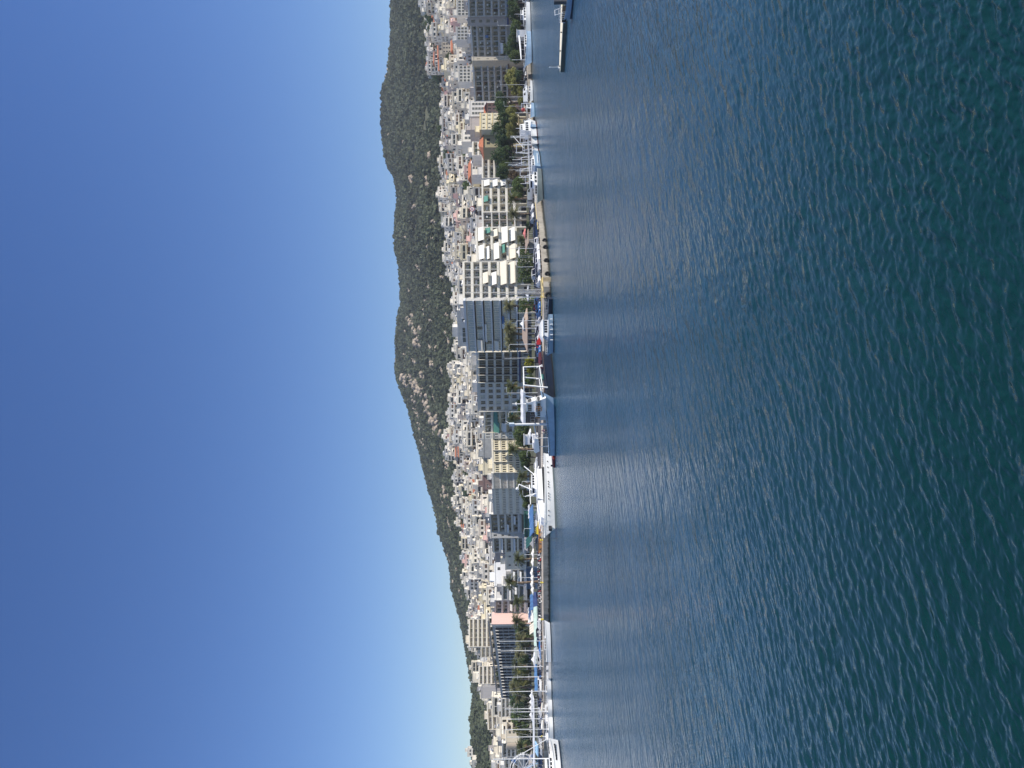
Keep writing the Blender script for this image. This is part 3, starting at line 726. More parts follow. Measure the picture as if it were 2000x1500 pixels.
bld('apartment_block', 'white flats with long slanted cream awnings on every floor', 'apartment block', 443.3, 307, 508, 294, [933, 947.5, 962.5, 978, 993, 1009], 933, wall=CREAM2, slab=WHITE, nb=4, nw=2, rec=1.8, seed=16, fr=GREYM,
    awn=((.02, .42, 0, AWN_W, 2.2, 1.1), (.56, .98, 0, AWN_W, 2.2, 1.0), (.04, .20, 1, AWN_G, 1.8, 1.0), (.60, .98, 1, AWN_W, 1.2, .9), (.08, .3, 2, AWN_C, 1.6, 1.0), (.5, .98, 2, AWN_W, 2.0, 1.1), (.02, .5, 3, AWN_W, 2.4, 1.2), (.55, .8, 3, AWN_G, 1.1, .8), (.05, .45, 4, AWN_W, 2.2, 1.2), (.55, .97, 4, AWN_C, 2.3, 1.2)), acs=3, lm='the slanted-awning flats', ph=1.0)
bld('apartment_block', 'tall bright white block whose long balconies carry cream awnings', 'apartment block', 510, 279, 586, 268, [908, 925, 942, 958.5, 975.5, 992, 1009], 907, wall=GREYL, slab=WHITE, nb=5, nw=3, rec=1.7, seed=17, fr=WHITE2,
    awn=((.30, .58, 2, AWN_C, 1.8, 1.0), (.30, .62, 3, AWN_W, 1.7, 1.0), (.02, .62, 4, AWN_C, 2.2, 1.2), (.04, .6, 5, AWN_C, 2.2, 1.2)), acs=3, roof_n=3, lm='the tall white block', ph=1.0, th=14)
bld('office_block', 'shaded office block clad in blue green glass between long grey slabs', 'office block', 586.3, 268, 685, 276, [909, 926, 943, 960.5, 978, 995, 1011], 915.5, style='glass', wall=GREYM, slab=mat('blue grey slab', (.58, .61, .65), .7, .08, .5), trim=DARK, nb=7, nw=2, gl=GLASSB, fr=WHITE, seed=18, split=2, roof_n=2, lm='the glass-clad offices', th=15,
    awn=((.45, .80, 2, AWN_W, .5, .6), (.76, .98, 1, AWN_C, 2.0, 1.1), (.78, .98, 3, AWN_C, 1.6, 1.0), (.42, .55, 4, AWN_W, .8, .6), (.30, .45, 4, AWN_B, .6, .5)))
box_house('penthouse', 'long grey roofed penthouse standing back on the glass-clad offices', 'penthouse', 606, 292, 676, 304, 894, 912, th=6, wall=GREYL, trim=GREYL, wins=[(.55, 901, 2.2, 1.6, METAL, GLASSK), (.75, 901, 4.2, 1.7, METAL, GLASS), (.2, 901, 3.4, 1.6, METAL, GLASS)])
bld('office_block', 'black glass office block in a grid of white bands and cream fins', 'office block', 685.5, 297, 746, 302, [934, 951, 966.5, 982.5, 998, 1013], 935, style='grid', wall=WHITE, slab=WHITE, nb=4, nw=3, wfrac=.97, hfrac=.74, gl=GLASSK, fr=METALD, seed=19, split=2, fins=(.01, .25, .5, .75, .99), trim=None, lm='the black glass offices', shopband=AWN_N)
box_house('penthouse', 'blank cream penthouse wall on the black glass offices', 'penthouse', 694, 304, 723, 306, 925, 936, th=5, wall=CREAM2)
bld('office_block', 'dark grey office block with square windows and a palm before it', 'office block', 746.5, 302, 802, 306, [935, 951, 966, 981.5, 997, 1013], 937, style='grid', wall=GREYL, slab=GREYL, trim=WHITE, nb=5, nw=1, wfrac=.62, hfrac=.58, gl=GLASSK, blind=GLASSB, fr=WHITE, seed=20, lm='the dark grey offices', fins=(.0, 1.0))
bld('apartment_block', 'white-slabbed flats with deep green awnings beside the yellow building', 'apartment block', 802.5, 312, 844, 314, [948, 963, 978, 991, 1004], 948, wall=WHITE, slab=WHITE, nb=3, nw=2, seed=21, trim=WHITE, awn=((.02, .5, 1, AWN_G, 1.5, .9), (.5, .98, 1, AWN_G, 2.3, 1.0), (.55, .95, 2, AWN_W, 1.9, 1.0), (.02, .6, 3, AWN_G, 2.1, 1.0)), lm='the green-awning flats')
bld('apartment_block', 'narrow white stairwell block with an arched green window bay', 'apartment block', 844.3, 313, 855.5, 313, [945, 963, 978, 991, 1004], 945, style='grid', wall=WHITE, slab=WHITE, nb=1, nw=2, wfrac=.5, hfrac=.45, seed=22, roof_n=0, trim=CREAM)
box_house('warehouse', 'blank grey panelled concrete block rising behind the yellow building', 'building', 853, 362, 893, 360, 945, th=14, wall=mat('grey panel concrete', (.30, .31, .31), .85, .16, .35))
box_house('apartment_block', 'pale yellow blank-walled block behind the long yellow building', 'apartment block', 891, 372, 926, 370, 945, th=12, wall=PYELLOW, wins=[(.2, 950, 1.6, 3.0, CREAM, TAUPE)])
bld('apartment_block', 'sunlit yellow four-storey building with grouped windows and white pilasters', 'apartment block', 856, 333, 923, 321, [963, 977, 990.5, 1003.5, 1017], 965, style='grid', wall=PYELLOW, slab=CREAM2, trim=CREAM2, nb=5, nw=3, wfrac=.62, hfrac=.5, seed=23, split=1, fr=CREAM, roof_n=1, lm='the yellow building', fins=(.0, .31, .65, 1.0))
bld('office_block', 'grey ribbed block of closely set mullions beside the yellow building', 'office block', 923.4, 324, 953, 324, [963, 977, 990.5, 1003.5, 1017], 965, style='grid', wall=WHITE, slab=GREYL, nb=6, nw=2, wfrac=.72, hfrac=.78, seed=24, split=1, fr=WHITE, gl=TAUPE, roof_n=1, trim=GREYL)
bld('office_block', 'long shaded grey block with four rows of narrow dark windows', 'office block', 953.4, 324, 1003, 331, [964, 978, 991, 1004, 1018], 967, style='grid', wall=WHITE, slab=GREYL, trim=WHITE, nb=5, nw=3, wfrac=.52, hfrac=.5, seed=25, split=1, fr=WHITE, roof_n=2, lm='the long grey block')
box_house('apartment_block', 'mauve brown stepped block with a pink band behind the ribbed block', 'apartment block', 921, 374, 955, 372, 945, th=10, wall=MAUVE, wins=[(.3, 950, 2, 1.2, PINK, GLASS), (.8, 950, 2, 1.2, PINK, GLASS)])
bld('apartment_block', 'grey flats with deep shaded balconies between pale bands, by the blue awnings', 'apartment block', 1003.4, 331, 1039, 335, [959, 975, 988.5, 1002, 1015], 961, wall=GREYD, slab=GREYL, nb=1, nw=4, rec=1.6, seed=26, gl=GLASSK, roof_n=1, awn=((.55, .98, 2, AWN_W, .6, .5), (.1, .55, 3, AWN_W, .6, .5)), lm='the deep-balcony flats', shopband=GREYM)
bld('apartment_block', 'grey end wall with one column of small dark windows', 'apartment block', 1039.3, 334.6, 1050, 334, [959, 976, 988.5, 1001.5, 1015], 960, style='grid', wall=GREYM, slab=GREYM, nb=1, nw=1, wfrac=.35, hfrac=.42, seed=27, roof_n=0)
bld('apartment_block', 'dark flats with bright white balcony edges above a sloping grey canopy', 'apartment block', 1050.3, 336, 1078, 338, [965, 978, 989, 1001.5, 1013, 1024], 966, wall=GREYD, slab=WHITE, nb=1, nw=4, rec=1.7, seed=28, gl=GLASSK, roof_n=1, awn=((.0, 1.0, 1, AWN_W, .5, .5), (.0, 1, 3, AWN_W, .7, .6)), shopband=GREYM)
bld('apartment_block', 'low cream block with a grey penthouse behind a single tall palm', 'apartment block', 1078.4, 338, 1112, 340, [990, 1002, 1014, 1026], 990, style='grid', wall=CREAM2, slab=CREAM2, nb=2, nw=1, wfrac=.22, hfrac=.4, seed=29, roof_n=0, th=9, lm='the low cream block')
box_house('penthouse', 'dark grey penthouse set back on the low cream block', 'penthouse', 1078, 348, 1098, 349, 969, 992, th=6, wall=GREYD)
box_house('apartment_block', 'dazzling white blank party wall stepped above dark balconies', 'apartment block', 1096, 366, 1143, 352, 968, th=10, wall=WHITE2, wins=[(.3, 972, 1.4, 1.4, GREYM, GLASS)], lm='the blank white wall')
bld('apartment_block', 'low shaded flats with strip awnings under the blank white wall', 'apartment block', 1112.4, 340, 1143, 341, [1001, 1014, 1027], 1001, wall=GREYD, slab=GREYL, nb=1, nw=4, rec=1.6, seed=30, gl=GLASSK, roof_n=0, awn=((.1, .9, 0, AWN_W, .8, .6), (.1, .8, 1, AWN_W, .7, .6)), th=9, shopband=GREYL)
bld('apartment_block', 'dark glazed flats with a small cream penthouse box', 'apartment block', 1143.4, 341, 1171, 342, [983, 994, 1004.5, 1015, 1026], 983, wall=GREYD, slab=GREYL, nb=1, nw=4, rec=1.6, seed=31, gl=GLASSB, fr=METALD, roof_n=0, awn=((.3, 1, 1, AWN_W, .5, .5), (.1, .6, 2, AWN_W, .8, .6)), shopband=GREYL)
box_house('penthouse', 'cream penthouse box on the dark glazed flats', 'penthouse', 1156, 350, 1171, 350, 968, 984, th=5, wall=CREAM)
bld('apartment_block', 'pale grey flats with arched end openings next to the pink gable', 'apartment block', 1171.4, 342, 1197, 344, [969, 983, 995, 1007, 1018, 1027], 969, wall=GREYM, slab=GREYL, nb=1, nw=4, rec=1.7, seed=32, gl=GLASSK, roof_n=1, awn=((.3, .8, 2, AWN_W, 1.0, .6),), shopband=GREYL, lm='the arch-ended flats')
# pink gabled slab: its right gable and its finned front are one building
pk = bld('office_block', 'salmon pink gable-ended block with a dark front of repeated white fins', 'office block', 1217, 336, 1362, 354, [966, 981.5, 992.5, 1003.5, 1015], 983, th=7.5, style='grid', wall=GREYD, slab=GREYM, nb=8, nw=3, wfrac=.9, hfrac=.86, gl=GLASSK, fr=METALD, split=1, seed=33, roof_n=0, lm='the pink gable', parapet=.9)
for i in range(25):
    x = pk.W * i / 24
    zt = pk.sz(x, pk.H)
    MB().add([(x - .08, -.7, 3.0), (x + .08, -.7, 3.0), (x + .08, -.02, 3.0), (x - .08, -.02, 3.0), (x - .08, -.7, zt), (x + .08, -.7, zt), (x + .08, -.02, zt), (x - .08, -.02, zt)],
             [(0, 3, 2, 1), (4, 5, 6, 7), (0, 1, 5, 4), (1, 2, 6, 5), (2, 3, 7, 6), (3, 0, 4, 7)]).build('fin', GREYL, pk.root)
MB().box(pk.W + .003, pk.W + .30, -.8, 7.7, 0, pk.H + 1.4).build('gable_wall', PINK, pk.root)
MB().box(pk.W - 1.0, pk.W, -.85, -.72, 0, pk.H + .6).build('corner_pier', WHITE, pk.root)
b = MB()
for i in range(13): b.box(pk.W * i / 13 + .1, pk.W * i / 13 + .3, 3.0, 3.2, pk.sz(pk.W * i / 13, pk.H) + .3, pk.sz(pk.W * i / 13, pk.H) + 3.0)
b.add([(0, 2.0, pk.sz(0, pk.H) + 3.0), (pk.W, 2.0, pk.H + 3.0), (pk.W, 7, pk.H + 3.0), (0, 7, pk.sz(0, pk.H) + 3.0), (0, 2.0, pk.sz(0, pk.H) + 3.3), (pk.W, 2.0, pk.H + 3.3), (pk.W, 7, pk.H + 3.3), (0, 7, pk.sz(0, pk.H) + 3.3)],
      [(0, 3, 2, 1), (4, 5, 6, 7), (0, 1, 5, 4), (1, 2, 6, 5), (2, 3, 7, 6), (3, 0, 4, 7)])
b.build('roof_terrace', GREYM, pk.root)
for i in range(9):
    x = pk.W * (i + .5) / 9; window(pk.root, x - 1.2, 5.0, pk.sz(x, pk.H) + .5, 2.4, 2.2, METALD, GLASSK, .1, 2)
# --- bigger blocks standing up behind the row, left part ---
bld('apartment_tower', 'tall cream tower of wide balconies below the hill end', 'apartment tower', 1208, 452, 1262, 446, [918, 926, 935, 943, 952, 961, 970], 918, wall=CREAM, slab=CREAM2, nb=3, nw=2, rec=1.6, seed=40, roof_n=2, th=14, gl=TAUPE, fr=CREAM, lm='the cream tower')
bld('apartment_tower', 'lower cream balcony block stepping down beside the tall cream tower', 'apartment tower', 1262.5, 446, 1283, 446, [941, 950, 958, 966, 974], 941, wall=CREAM, slab=CREAM2, nb=1, nw=3, rec=1.5, seed=41, th=12, gl=TAUPE)
bld('apartment_tower', 'pale stepped tower with a blank white lift shaft on top', 'apartment tower', 1300, 452, 1335, 448, [937, 945, 953, 961, 969], 937, wall=CREAM2, slab=WHITE, nb=2, nw=2, seed=42, th=12, gl=TAUPE, lm='the stepped pale tower')
box_house('lift_shaft', 'windowless cream rooftop shaft crowning the stepped pale tower', 'rooftop shaft', 1315, 458, 1333, 457, 925, 940, th=6, wall=CREAM2)
box_house('apartment_block', 'plain grey sheet-clad block between the pale tower and the pine hill', 'apartment block', 1340, 430, 1363, 428, 941, th=12, wall=mat('grey sheet cladding', (.36, .35, .35), .7, .05, .5, stretch=(3, 3, .1)))
bld('apartment_block', 'cream terraced block with curved balcony ends under the pine hill', 'apartment block', 1375, 452, 1424, 448, [953, 962, 971, 980], 955, wall=CREAM, slab=CREAM2, nb=2, nw=2, rec=1.6, seed=44, th=10, gl=TAUPE, lm='the terraced cream block')
cv = box_house('apartment_block', 'beige block with a rounded corner above the marina trees', 'apartment block', 1424, 388, 1450, 384, 989, th=10, wall=BEIGE, trim=CREAM2, wins=[(.2, 993, 1.5, 1.4, CREAM, GLASS), (.2, 1001, 1.5, 1.4, CREAM, GLASS)], lm='the rounded beige block')
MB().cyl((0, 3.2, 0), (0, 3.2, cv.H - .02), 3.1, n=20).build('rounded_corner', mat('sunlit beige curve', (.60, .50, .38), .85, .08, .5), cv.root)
bld('apartment_block', 'white flats with straight banded balconies beside the rounded beige block', 'apartment block', 1451, 386, 1478, 388, [983, 992, 1000, 1008, 1016], 983, wall=GREYD, slab=WHITE, nb=1, nw=4, rec=1.6, seed=45, th=10, roof_n=1, lm='the white banded flats')
bld('apartment_block', 'white flats partly behind the small ferris wheel', 'apartment block', 1479, 392, 1530, 394, [987, 996, 1005, 1014], 987, wall=GREYL, slab=WHITE, nb=2, nw=2, seed=46, th=10, roof_n=2)
bld('apartment_block', 'low white flats just left of the pink gabled slab, above the trees', 'apartment block', 1364, 392, 1400, 392, [981, 989, 997, 1005], 981, wall=GREYL, slab=WHITE, nb=2, nw=3, seed=47, th=10, roof_n=2)
box_house('villa', 'white villa alone on the hill ridge at the bottom edge of the photo', 'house', 1461, 730, 1478, 728, 914, 924, th=9, wall=WHITE, wins=[(.3, 917, 2.2, 1.7, WHITE, GLASS), (.7, 917, 2.2, 1.7, WHITE, GLASS)])
box_house('villa', 'cream villa half hidden by pines below the ridge', 'house', 1484, 690, 1500, 690, 923, 932, th=9, wall=CREAM2, wins=[(.5, 926, 3, 1.4, WHITE, GLASS)])
# --- distinct houses high on the right of the hill ---
def hh(label, t0, t1, vt, vb, wall, roof='flat', nwx=3, nwy=2, cat='house', name='hillside_house', d=None, yaw=0):
    d = d or land_hit((t0 + t1) / 2, vb)
    wins = [((i + .5) / nwx, vt + (vb - vt) * (j + .28) / nwy, 1.25, 1.5, WHITE, GLASSK) for i in range(nwx) for j in range(nwy)]
    return box_house(name, label, cat, t0, d + yaw, t1, d, vt, vb + 3, th=9, wall=wall, roof=roof, wins=wins)
hh('white villa with an orange-red hip roof standing highest, against the pines', 112, 133, 836, 848, WHITE, 'hip', 4, 2, yaw=9)
hh('white flat-roofed annexe beside the highest red-roofed villa', 134, 147, 838, 848, WHITE, 'flat', 2, 2)
hh('small white house with a terracotta roof tucked in pines near the picture corner', 84, 97, 840, 852, CREAM2, 'gable', 2, 2)
hh('white terraced house at the wood edge above the blue-banded flats', 40, 66, 834, 846, WHITE, 'flat', 3, 2, yaw=6)
hh('blue-shaded white flats at the wood edge by the picture edge', 20, 40, 834, 850, WHITE, 'flat', 4, 3)
hh('pale block cut by the picture edge just below the pines', -5, 20, 822, 842, GREYL, 'flat', 4, 4)
hh('tall square beige block with nine dark windows', 82, 104, 864, 880, BEIGE, 'flat', 3, 3)
hh('block with a broad blank pale yellow side wall and white front', 113, 137, 869, 891, PYELLOW, 'flat', 2, 2, yaw=10)
hh('cream block with a sunlit blank wall stepping down', 148, 170, 877, 893, CREAM2, 'flat', 2, 2, yaw=8)
hh('red-roofed white house among taupe flats', 76, 96, 884, 896, WHITE, 'gable', 3, 2)
hh('brown-fronted house with a red roof edge', 82, 97, 893, 909, TAUPE, 'hip', 2, 2)
hh('small yellow house front with a bright wall near the corner', 10, 17, 866, 876, YELLOW, 'flat', 2, 1)
hh('wide white flats above the blue-banded grey flats', 0, 30, 893, 914, WHITE, 'flat', 5, 3, d=420)
hh('white flats with a sloping grey side above the flat grey block', 52, 78, 892, 912, GREYL, 'flat', 4, 3, d=420)
hh('pale grey block with balcony lines over the brown-shuttered block', 128, 160, 896, 918, WHITE, 'flat', 5, 3, d=430)
hh('long cream terrace on the highest line of houses', 395, 441, 862, 872, CREAM2, 'flat', 8, 1)
hh('pale boxy block ending the highest terrace', 357, 392, 860, 870, CREAM, 'flat', 5, 1)
hh('salmon house with a blank gable among white ones', 322, 340, 908, 918, PINK, 'flat', 2, 1, d=470)
# ---------- hillside town: prototypes, then copies ----------
HW = [('white', WHITE, .38), ('cream', CREAM2, .28), ('pale grey', GREYL, .10), ('warm beige', CREAM, .13), ('yellow', PYELLOW, .05), ('salmon', PINK, .03), ('taupe', TAUPE, .03)]
def house_proto(nf, W, D, style, seed):
    """returns a list of (part name, mesh, slots that follow the wall colour) in local coordinates, x right, y away, z up"""
    r = random.Random(seed); fh = 3.0; H = nf * fh + .3; out = []
    b = MB(); b.box(0, W, 0, D, -4, H, 0)
    nwin = max(2, int(W / 2.7))
    for f in range(nf):
        band = style == 'balcony' and r.random() < .55  # flat dark quads paint the shade of recessed loggias onto the wall
        if band:
            nb_ = max(2, int(W / 3.4))
            for k in range(nb_):
                xa, xb = W * (.05 + .9 * k / nb_) + .16, W * (.05 + .9 * (k + 1) / nb_) - .16
                b.quad((xa, -.02, f * fh + .25), (xb, -.02, f * fh + .25), (xb, -.02, f * fh + 2.5), (xa, -.02, f * fh + 2.5), r.choice([1, 1, 1, 3]))
        for k in range(nwin if not band else 0):
            if r.random() < .06: continue
            x = W * (k + .5) / nwin + r.uniform(-.25, .25); ww = r.choice([.6, .8, 1.0, 1.25]); z0 = f * fh + (.3 if r.random() < .6 else 1.0)
            b.quad((x - ww, -.02, z0), (x + ww, -.02, z0), (x + ww, -.02, f * fh + 2.4), (x - ww, -.02, f * fh + 2.4), r.choice([1, 1, 1, 2, 3]))
        nside = r.choice([1, 2, 2, 3]) if style != 'blank' else r.choice([0, 0, 1])
        for k in range(nside):
            y = D * (k + .7) / (nside + .4)
            for xs in (W + .02, -.02):
                b.quad((xs, y - .7, f * fh + .8), (xs, y + .7, f * fh + .8), (xs, y + .7, f * fh + 2.4), (xs, y - .7, f * fh + 2.4), 1)
    out.append(('wall', b.mesh('wall', [WHITE, GLASSK, CURTAIN, BROWN])))
    if style in ('balcony', 'blank'):
        for f in range(1, nf):
            x0 = 0 if r.random() < .6 else W * r.uniform(.1, .35); x1 = W if r.random() < .6 else W * r.uniform(.65, .9)
            bb = MB(); bb.box(x0, x1, -1.5, 0, f * fh - .1, f * fh + .1); bb.box(x0, x1, -1.55, -1.43, f * fh + .1, f * fh + .80)
            for xx in (x0, x1 - .1): bb.box(xx, xx + .1, -1.43, -.03, f * fh + .1, f * fh + .80)
            out.append(('balcony', bb.mesh('balcony', [WHITE])))
        aw = MB()
        for q in range(r.choice([0, 1, 1, 2])):
            f = r.randrange(nf); x0 = r.uniform(0, W * .6); x1 = x0 + r.uniform(2.0, 3.6); z = f * fh + 2.75
            aw = MB(); aw.add([(x0, -.05, z), (x1, -.05, z), (x1, -1.5, z - .9), (x0, -1.5, z - .9), (x0, -.05, z + .05), (x1, -.05, z + .05), (x1, -1.5, z - .85), (x0, -1.5, z - .85)], [(0, 3, 2, 1), (4, 5, 6, 7), (0, 1, 5, 4), (1, 2, 6, 5), (2, 3, 7, 6), (3, 0, 4, 7)])
            out.append(('awning', aw.mesh('awning', [r.choice([AWN_W, AWN_C, AWN_C, AWN_W, TAUPE])])))
    if style == 'tiled':
        rh = min(W, D) * .2; e = .45; rb = MB()
        if seed % 2:
            ins = D / 2
            rb.add([(-e, -e, H), (W + e, -e, H), (W + e, D + e, H), (-e, D + e, H), (min(ins, W * .45), D / 2, H + rh), (max(W - ins, W * .55), D / 2, H + rh)], [(0, 1, 5, 4), (1, 2, 5), (2, 3, 4, 5), (3, 0, 4), (3, 2, 1, 0)])
        else:
            rb.add([(-e, -e, H), (W + e, -e, H), (W + e, D + e, H), (-e, D + e, H), (-e, D / 2, H + rh), (W + e, D / 2, H + rh)], [(0, 1, 5, 4), (2, 3, 4, 5), (1, 2, 5), (3, 0, 4), (3, 2, 1, 0)])
        out.append(('roof', rb.mesh('roof', [TILE])))
    else:
        rb = MB(); rb.box(-.2, W + .2, -.2, D + .2, H, H + .2)
        for (a0, a1, b0, b1) in ((-.2, W + .2, -.2, 0), (-.2, 0, 0, D + .2), (W, W + .2, 0, D + .2)): rb.box(a0, a1, b0, b1, H + .2, H + .75)
        out.append(('roof', rb.mesh('roof', [WHITE])))
        hx = r.uniform(.3, W - 3.6); hb = MB(); hb.box(hx, hx + 3.2, D * .3, D * .3 + 3, H + .2, H + 2.7); hb.box(hx - .1, hx + 3.3, D * .3 - .1, D * .3 + 3.1, H + 2.7, H + 2.85)
        out.append(('stair_hut', hb.mesh('stair_hut', [WHITE])))
        sb = MB(); sx = r.uniform(.5, W - 2)
        sb.add([(sx, 1, H + .4), (sx + 1.2, 1, H + .4), (sx + 1.2, 2.2, H + 1.4), (sx, 2.2, H + 1.4)], [(0, 1, 2, 3)]); sb.cyl((sx - .1, 2.3, H + 1.5), (sx + 1.3, 2.3, H + 1.5), .28, n=6, m=1); sb.box(sx + .1, sx + 1.1, 2.2, 2.4, H + .2, H + 1.3, 1)
        out.append(('solar_heater', sb.mesh('solar_heater', [SOLAR, WHITE2])))
    return dict(nf=nf, W=W, D=D, H=H, parts=out, style=style)
PROTOS = []
for i, (nf, W, D, st) in enumerate([(3, 9, 8, 'balcony'), (4, 10, 8, 'balcony'), (3, 10.5, 8, 'balcony'), (2, 8.5, 7, 'tiled'), (2, 9.5, 8, 'tiled'), (4, 9, 8, 'balcony'), (5, 10, 9, 'balcony'), (3, 8, 8, 'blank'), (4, 9, 9, 'blank'), (2, 7, 7, 'plain'), (3, 7.5, 8, 'plain'), (1, 8, 6, 'tiled'), (5, 9.5, 8, 'balcony'), (2, 10, 7, 'balcony'), (3, 9, 7, 'tiled'), (4, 11, 8, 'balcony')]):
    PROTOS.append(house_proto(nf, W, D, st, i))
# what stands in front decides which houses can be seen at all
T = np.arange(-20, 1521)
sky_line = np.full(len(T), 1030.0)
for (t0, t1, v, d) in FRONTS:
    if d < 420:
        m = (T >= t0) & (T <= t1); sky_line[m] = np.minimum(sky_line[m], v)
GREEN = [(20, 60, 842, 872), (66, 82, 842, 870), (132, 165, 846, 880), (290, 340, 885, 905), (340, 362, 900, 915), (405, 440, 872, 890), (560, 600, 892, 905), (1283, 1300, 925, 965), (1362, 1375, 955, 985), (1320, 1500, 932, 962), (775, 795, 895, 905), (920, 950, 905, 925)]
cands = []
for k in range(9000):
    t = NR.uniform(-25, 1525); u = NR.uniform(0, 1)
    d0 = float(bdv(t)) + 42; d1 = float(ddt(t)) - 6
    if t > 1362: d1 = min(d1, 470)
    d = math.sqrt(d0 ** 2 + (d1 ** 2 - d0 ** 2) * u)
    cands.append(((750 - t) / F * d, d, t))
cands.sort(key=lambda c: c[1])
grid = {}; placed = []
special = [(gp((t0 + t1) / 2, d, 0).x, d) for (t0, t1, v, d) in FRONTS if d > 345]
for (x, y, t) in cands:
    gx, gy = int(x // 11), int(y // 11)
    if any(abs(x - q[0]) < 9.1 and abs(y - q[1]) < 9.6 for a in (-1, 0, 1) for b_ in (-1, 0, 1) for q in grid.get((gx + a, gy + b_), [])): continue
    if any(abs(x - q[0]) < 13 and -13 < y - q[1] < 18 for q in special): continue
    vb = vhor(t) - F * (float(zland(x, y)) - CAMH) / y
    if any(a <= t <= b_ and c <= vb <= e for a, b_, c, e in GREEN) and NR.uniform() < .85: continue
    grid.setdefault((gx, gy), []).append((x, y)); placed.append((x, y, t, vb))
houses = []
for (x, y, t, vb) in placed:
    pi = NR.choice(len(PROTOS), p=np.array([1.2, 1.3, 1.2, .7, .6, 1.2, .7, .8, .8, .6, .8, .4, .6, .7, .5, .9]) / 13.0)
    if y > 560 and PROTOS[pi]['nf'] > 3 and NR.uniform() < .5: pi = int(NR.choice([0, 2, 3, 4, 9, 10, 13, 14]))
    p = PROTOS[pi]; z = float(zland(x, y))
    sx = NR.uniform(.85, 1.15); szs = NR.uniform(.92, 1.08)
    top = vhor(t) - F * (z + p['H'] * szs - CAMH) / y
    hw = p['W'] * sx * F / y / 2
    m = (T >= t - hw) & (T <= t + hw)
    if not m.any(): continue
    vis = np.clip(sky_line[m] - top, 0, vb - top); area = float(vis.sum())
    if area < 12: continue
    sky_line[m] = np.minimum(sky_line[m], top)
    houses.append((area, x, y, z, t, top, pi, sx, szs, NR.uniform(-.30, .42)))
houses.sort(key=lambda h: -h[0])
LANDMARKS.sort()
def lm_for(t):
    return min(LANDMARKS, key=lambda q: abs(q[0] - t))[1]
wcol = [h for h in HW]; wp = np.array([h[2] for h in HW]); wp = wp / wp.sum()
STO = {1: 'one-storey', 2: 'two-storey', 3: 'three-storey', 4: 'four-storey', 5: 'five-storey'}
NAMED = {'tiled': 'hillside_house', 'plain': 'hillside_house', 'balcony': 'hillside_flats', 'blank': 'hillside_flats'}
NIND = 330
farV, farQ, farM = [], [], []; off = 0
FARM = [w_[1] for w_ in HW] + [GLASSK, CURTAIN, BROWN, TILE, SOLAR, AWN_W, AWN_C]
FIX = {m.name: i for i, m in enumerate(FARM)}
nflats = 0
for hi, (area, x, y, z, t, top, pi, sx, szs, yaw) in enumerate(houses):
    p = PROTOS[pi]; ci = int(NR.choice(len(HW), p=wp)); cn, cm, _ = wcol[ci]
    kind = NAMED[p['style']]
    if hi < NIND:
        o = empty(kind, (x, y, z), yaw)
        lo, hi_ = float(bdv(t)) + 18, float(ddt(t)); fr_ = (y - lo) / (hi_ - lo)
        tier = 'by the pines' if fr_ > .7 else ('midway uphill' if fr_ > .34 else 'low down')
        look = {'tiled': 'red-tiled house', 'plain': 'plain boxy house', 'balcony': 'balconied flats', 'blank': 'blank-sided flats'}[p['style']]
        tag(o, '%s %s %s %s above %s' % (cn, STO[p['nf']], look, tier, lm_for(t)), 'house' if 'house' in kind else 'apartment block', 'houses climbing the hill', t, ('highest', round(top, 1)))
        o.scale = (sx, sx, szs)
        for (pn, me) in p['parts']:
            c = link(pn, me, o, (-p['W'] / 2, -p['D'] / 2, 0))
            for s in c.material_slots:
                if s.material is WHITE: s.link = 'OBJECT'; s.material = cm if pn != 'balcony' or NR.uniform() < .4 else (WHITE if cn != 'white' else cm)
    else:
        ca, sa = math.cos(yaw), math.sin(yaw)
        for (pn, me) in p['parts']:
            co = np.empty(len(me.vertices) * 3, np.float32); me.vertices.foreach_get('co', co); co = co.reshape(-1, 3) - np.array([p['W'] / 2, p['D'] / 2, 0])
            co = co * np.array([sx, sx, szs]); co = np.stack([co[:, 0] * ca - co[:, 1] * sa + x, co[:, 0] * sa + co[:, 1] * ca + y, co[:, 2] + z], 1)
            for pl in me.polygons:
                vs = list(pl.vertices)
                if len(vs) == 3: vs = vs + [vs[2]]
                if len(vs) != 4: continue
                farQ.append([q + off for q in vs]); mn = me.materials[pl.material_index]
                farM.append(ci if mn == WHITE else FIX.get(mn.name, 0))
            farV.append(co); off += len(co)
if farV:
    b = bpy.data.meshes.new('distant_houses'); b.from_pydata(np.concatenate(farV).tolist(), [], [list(dict.fromkeys(q)) for q in farQ])
    for m in FARM: b.materials.append(m)
    b.polygons.foreach_set('material_index', farM); b.update()
    o = link('distant_houses', b); o['kind'] = 'stuff'; o['label'] = 'mass of small half hidden white and cream houses filling the hillside'
print('HOUSES', len(houses), 'candidates', len(placed))

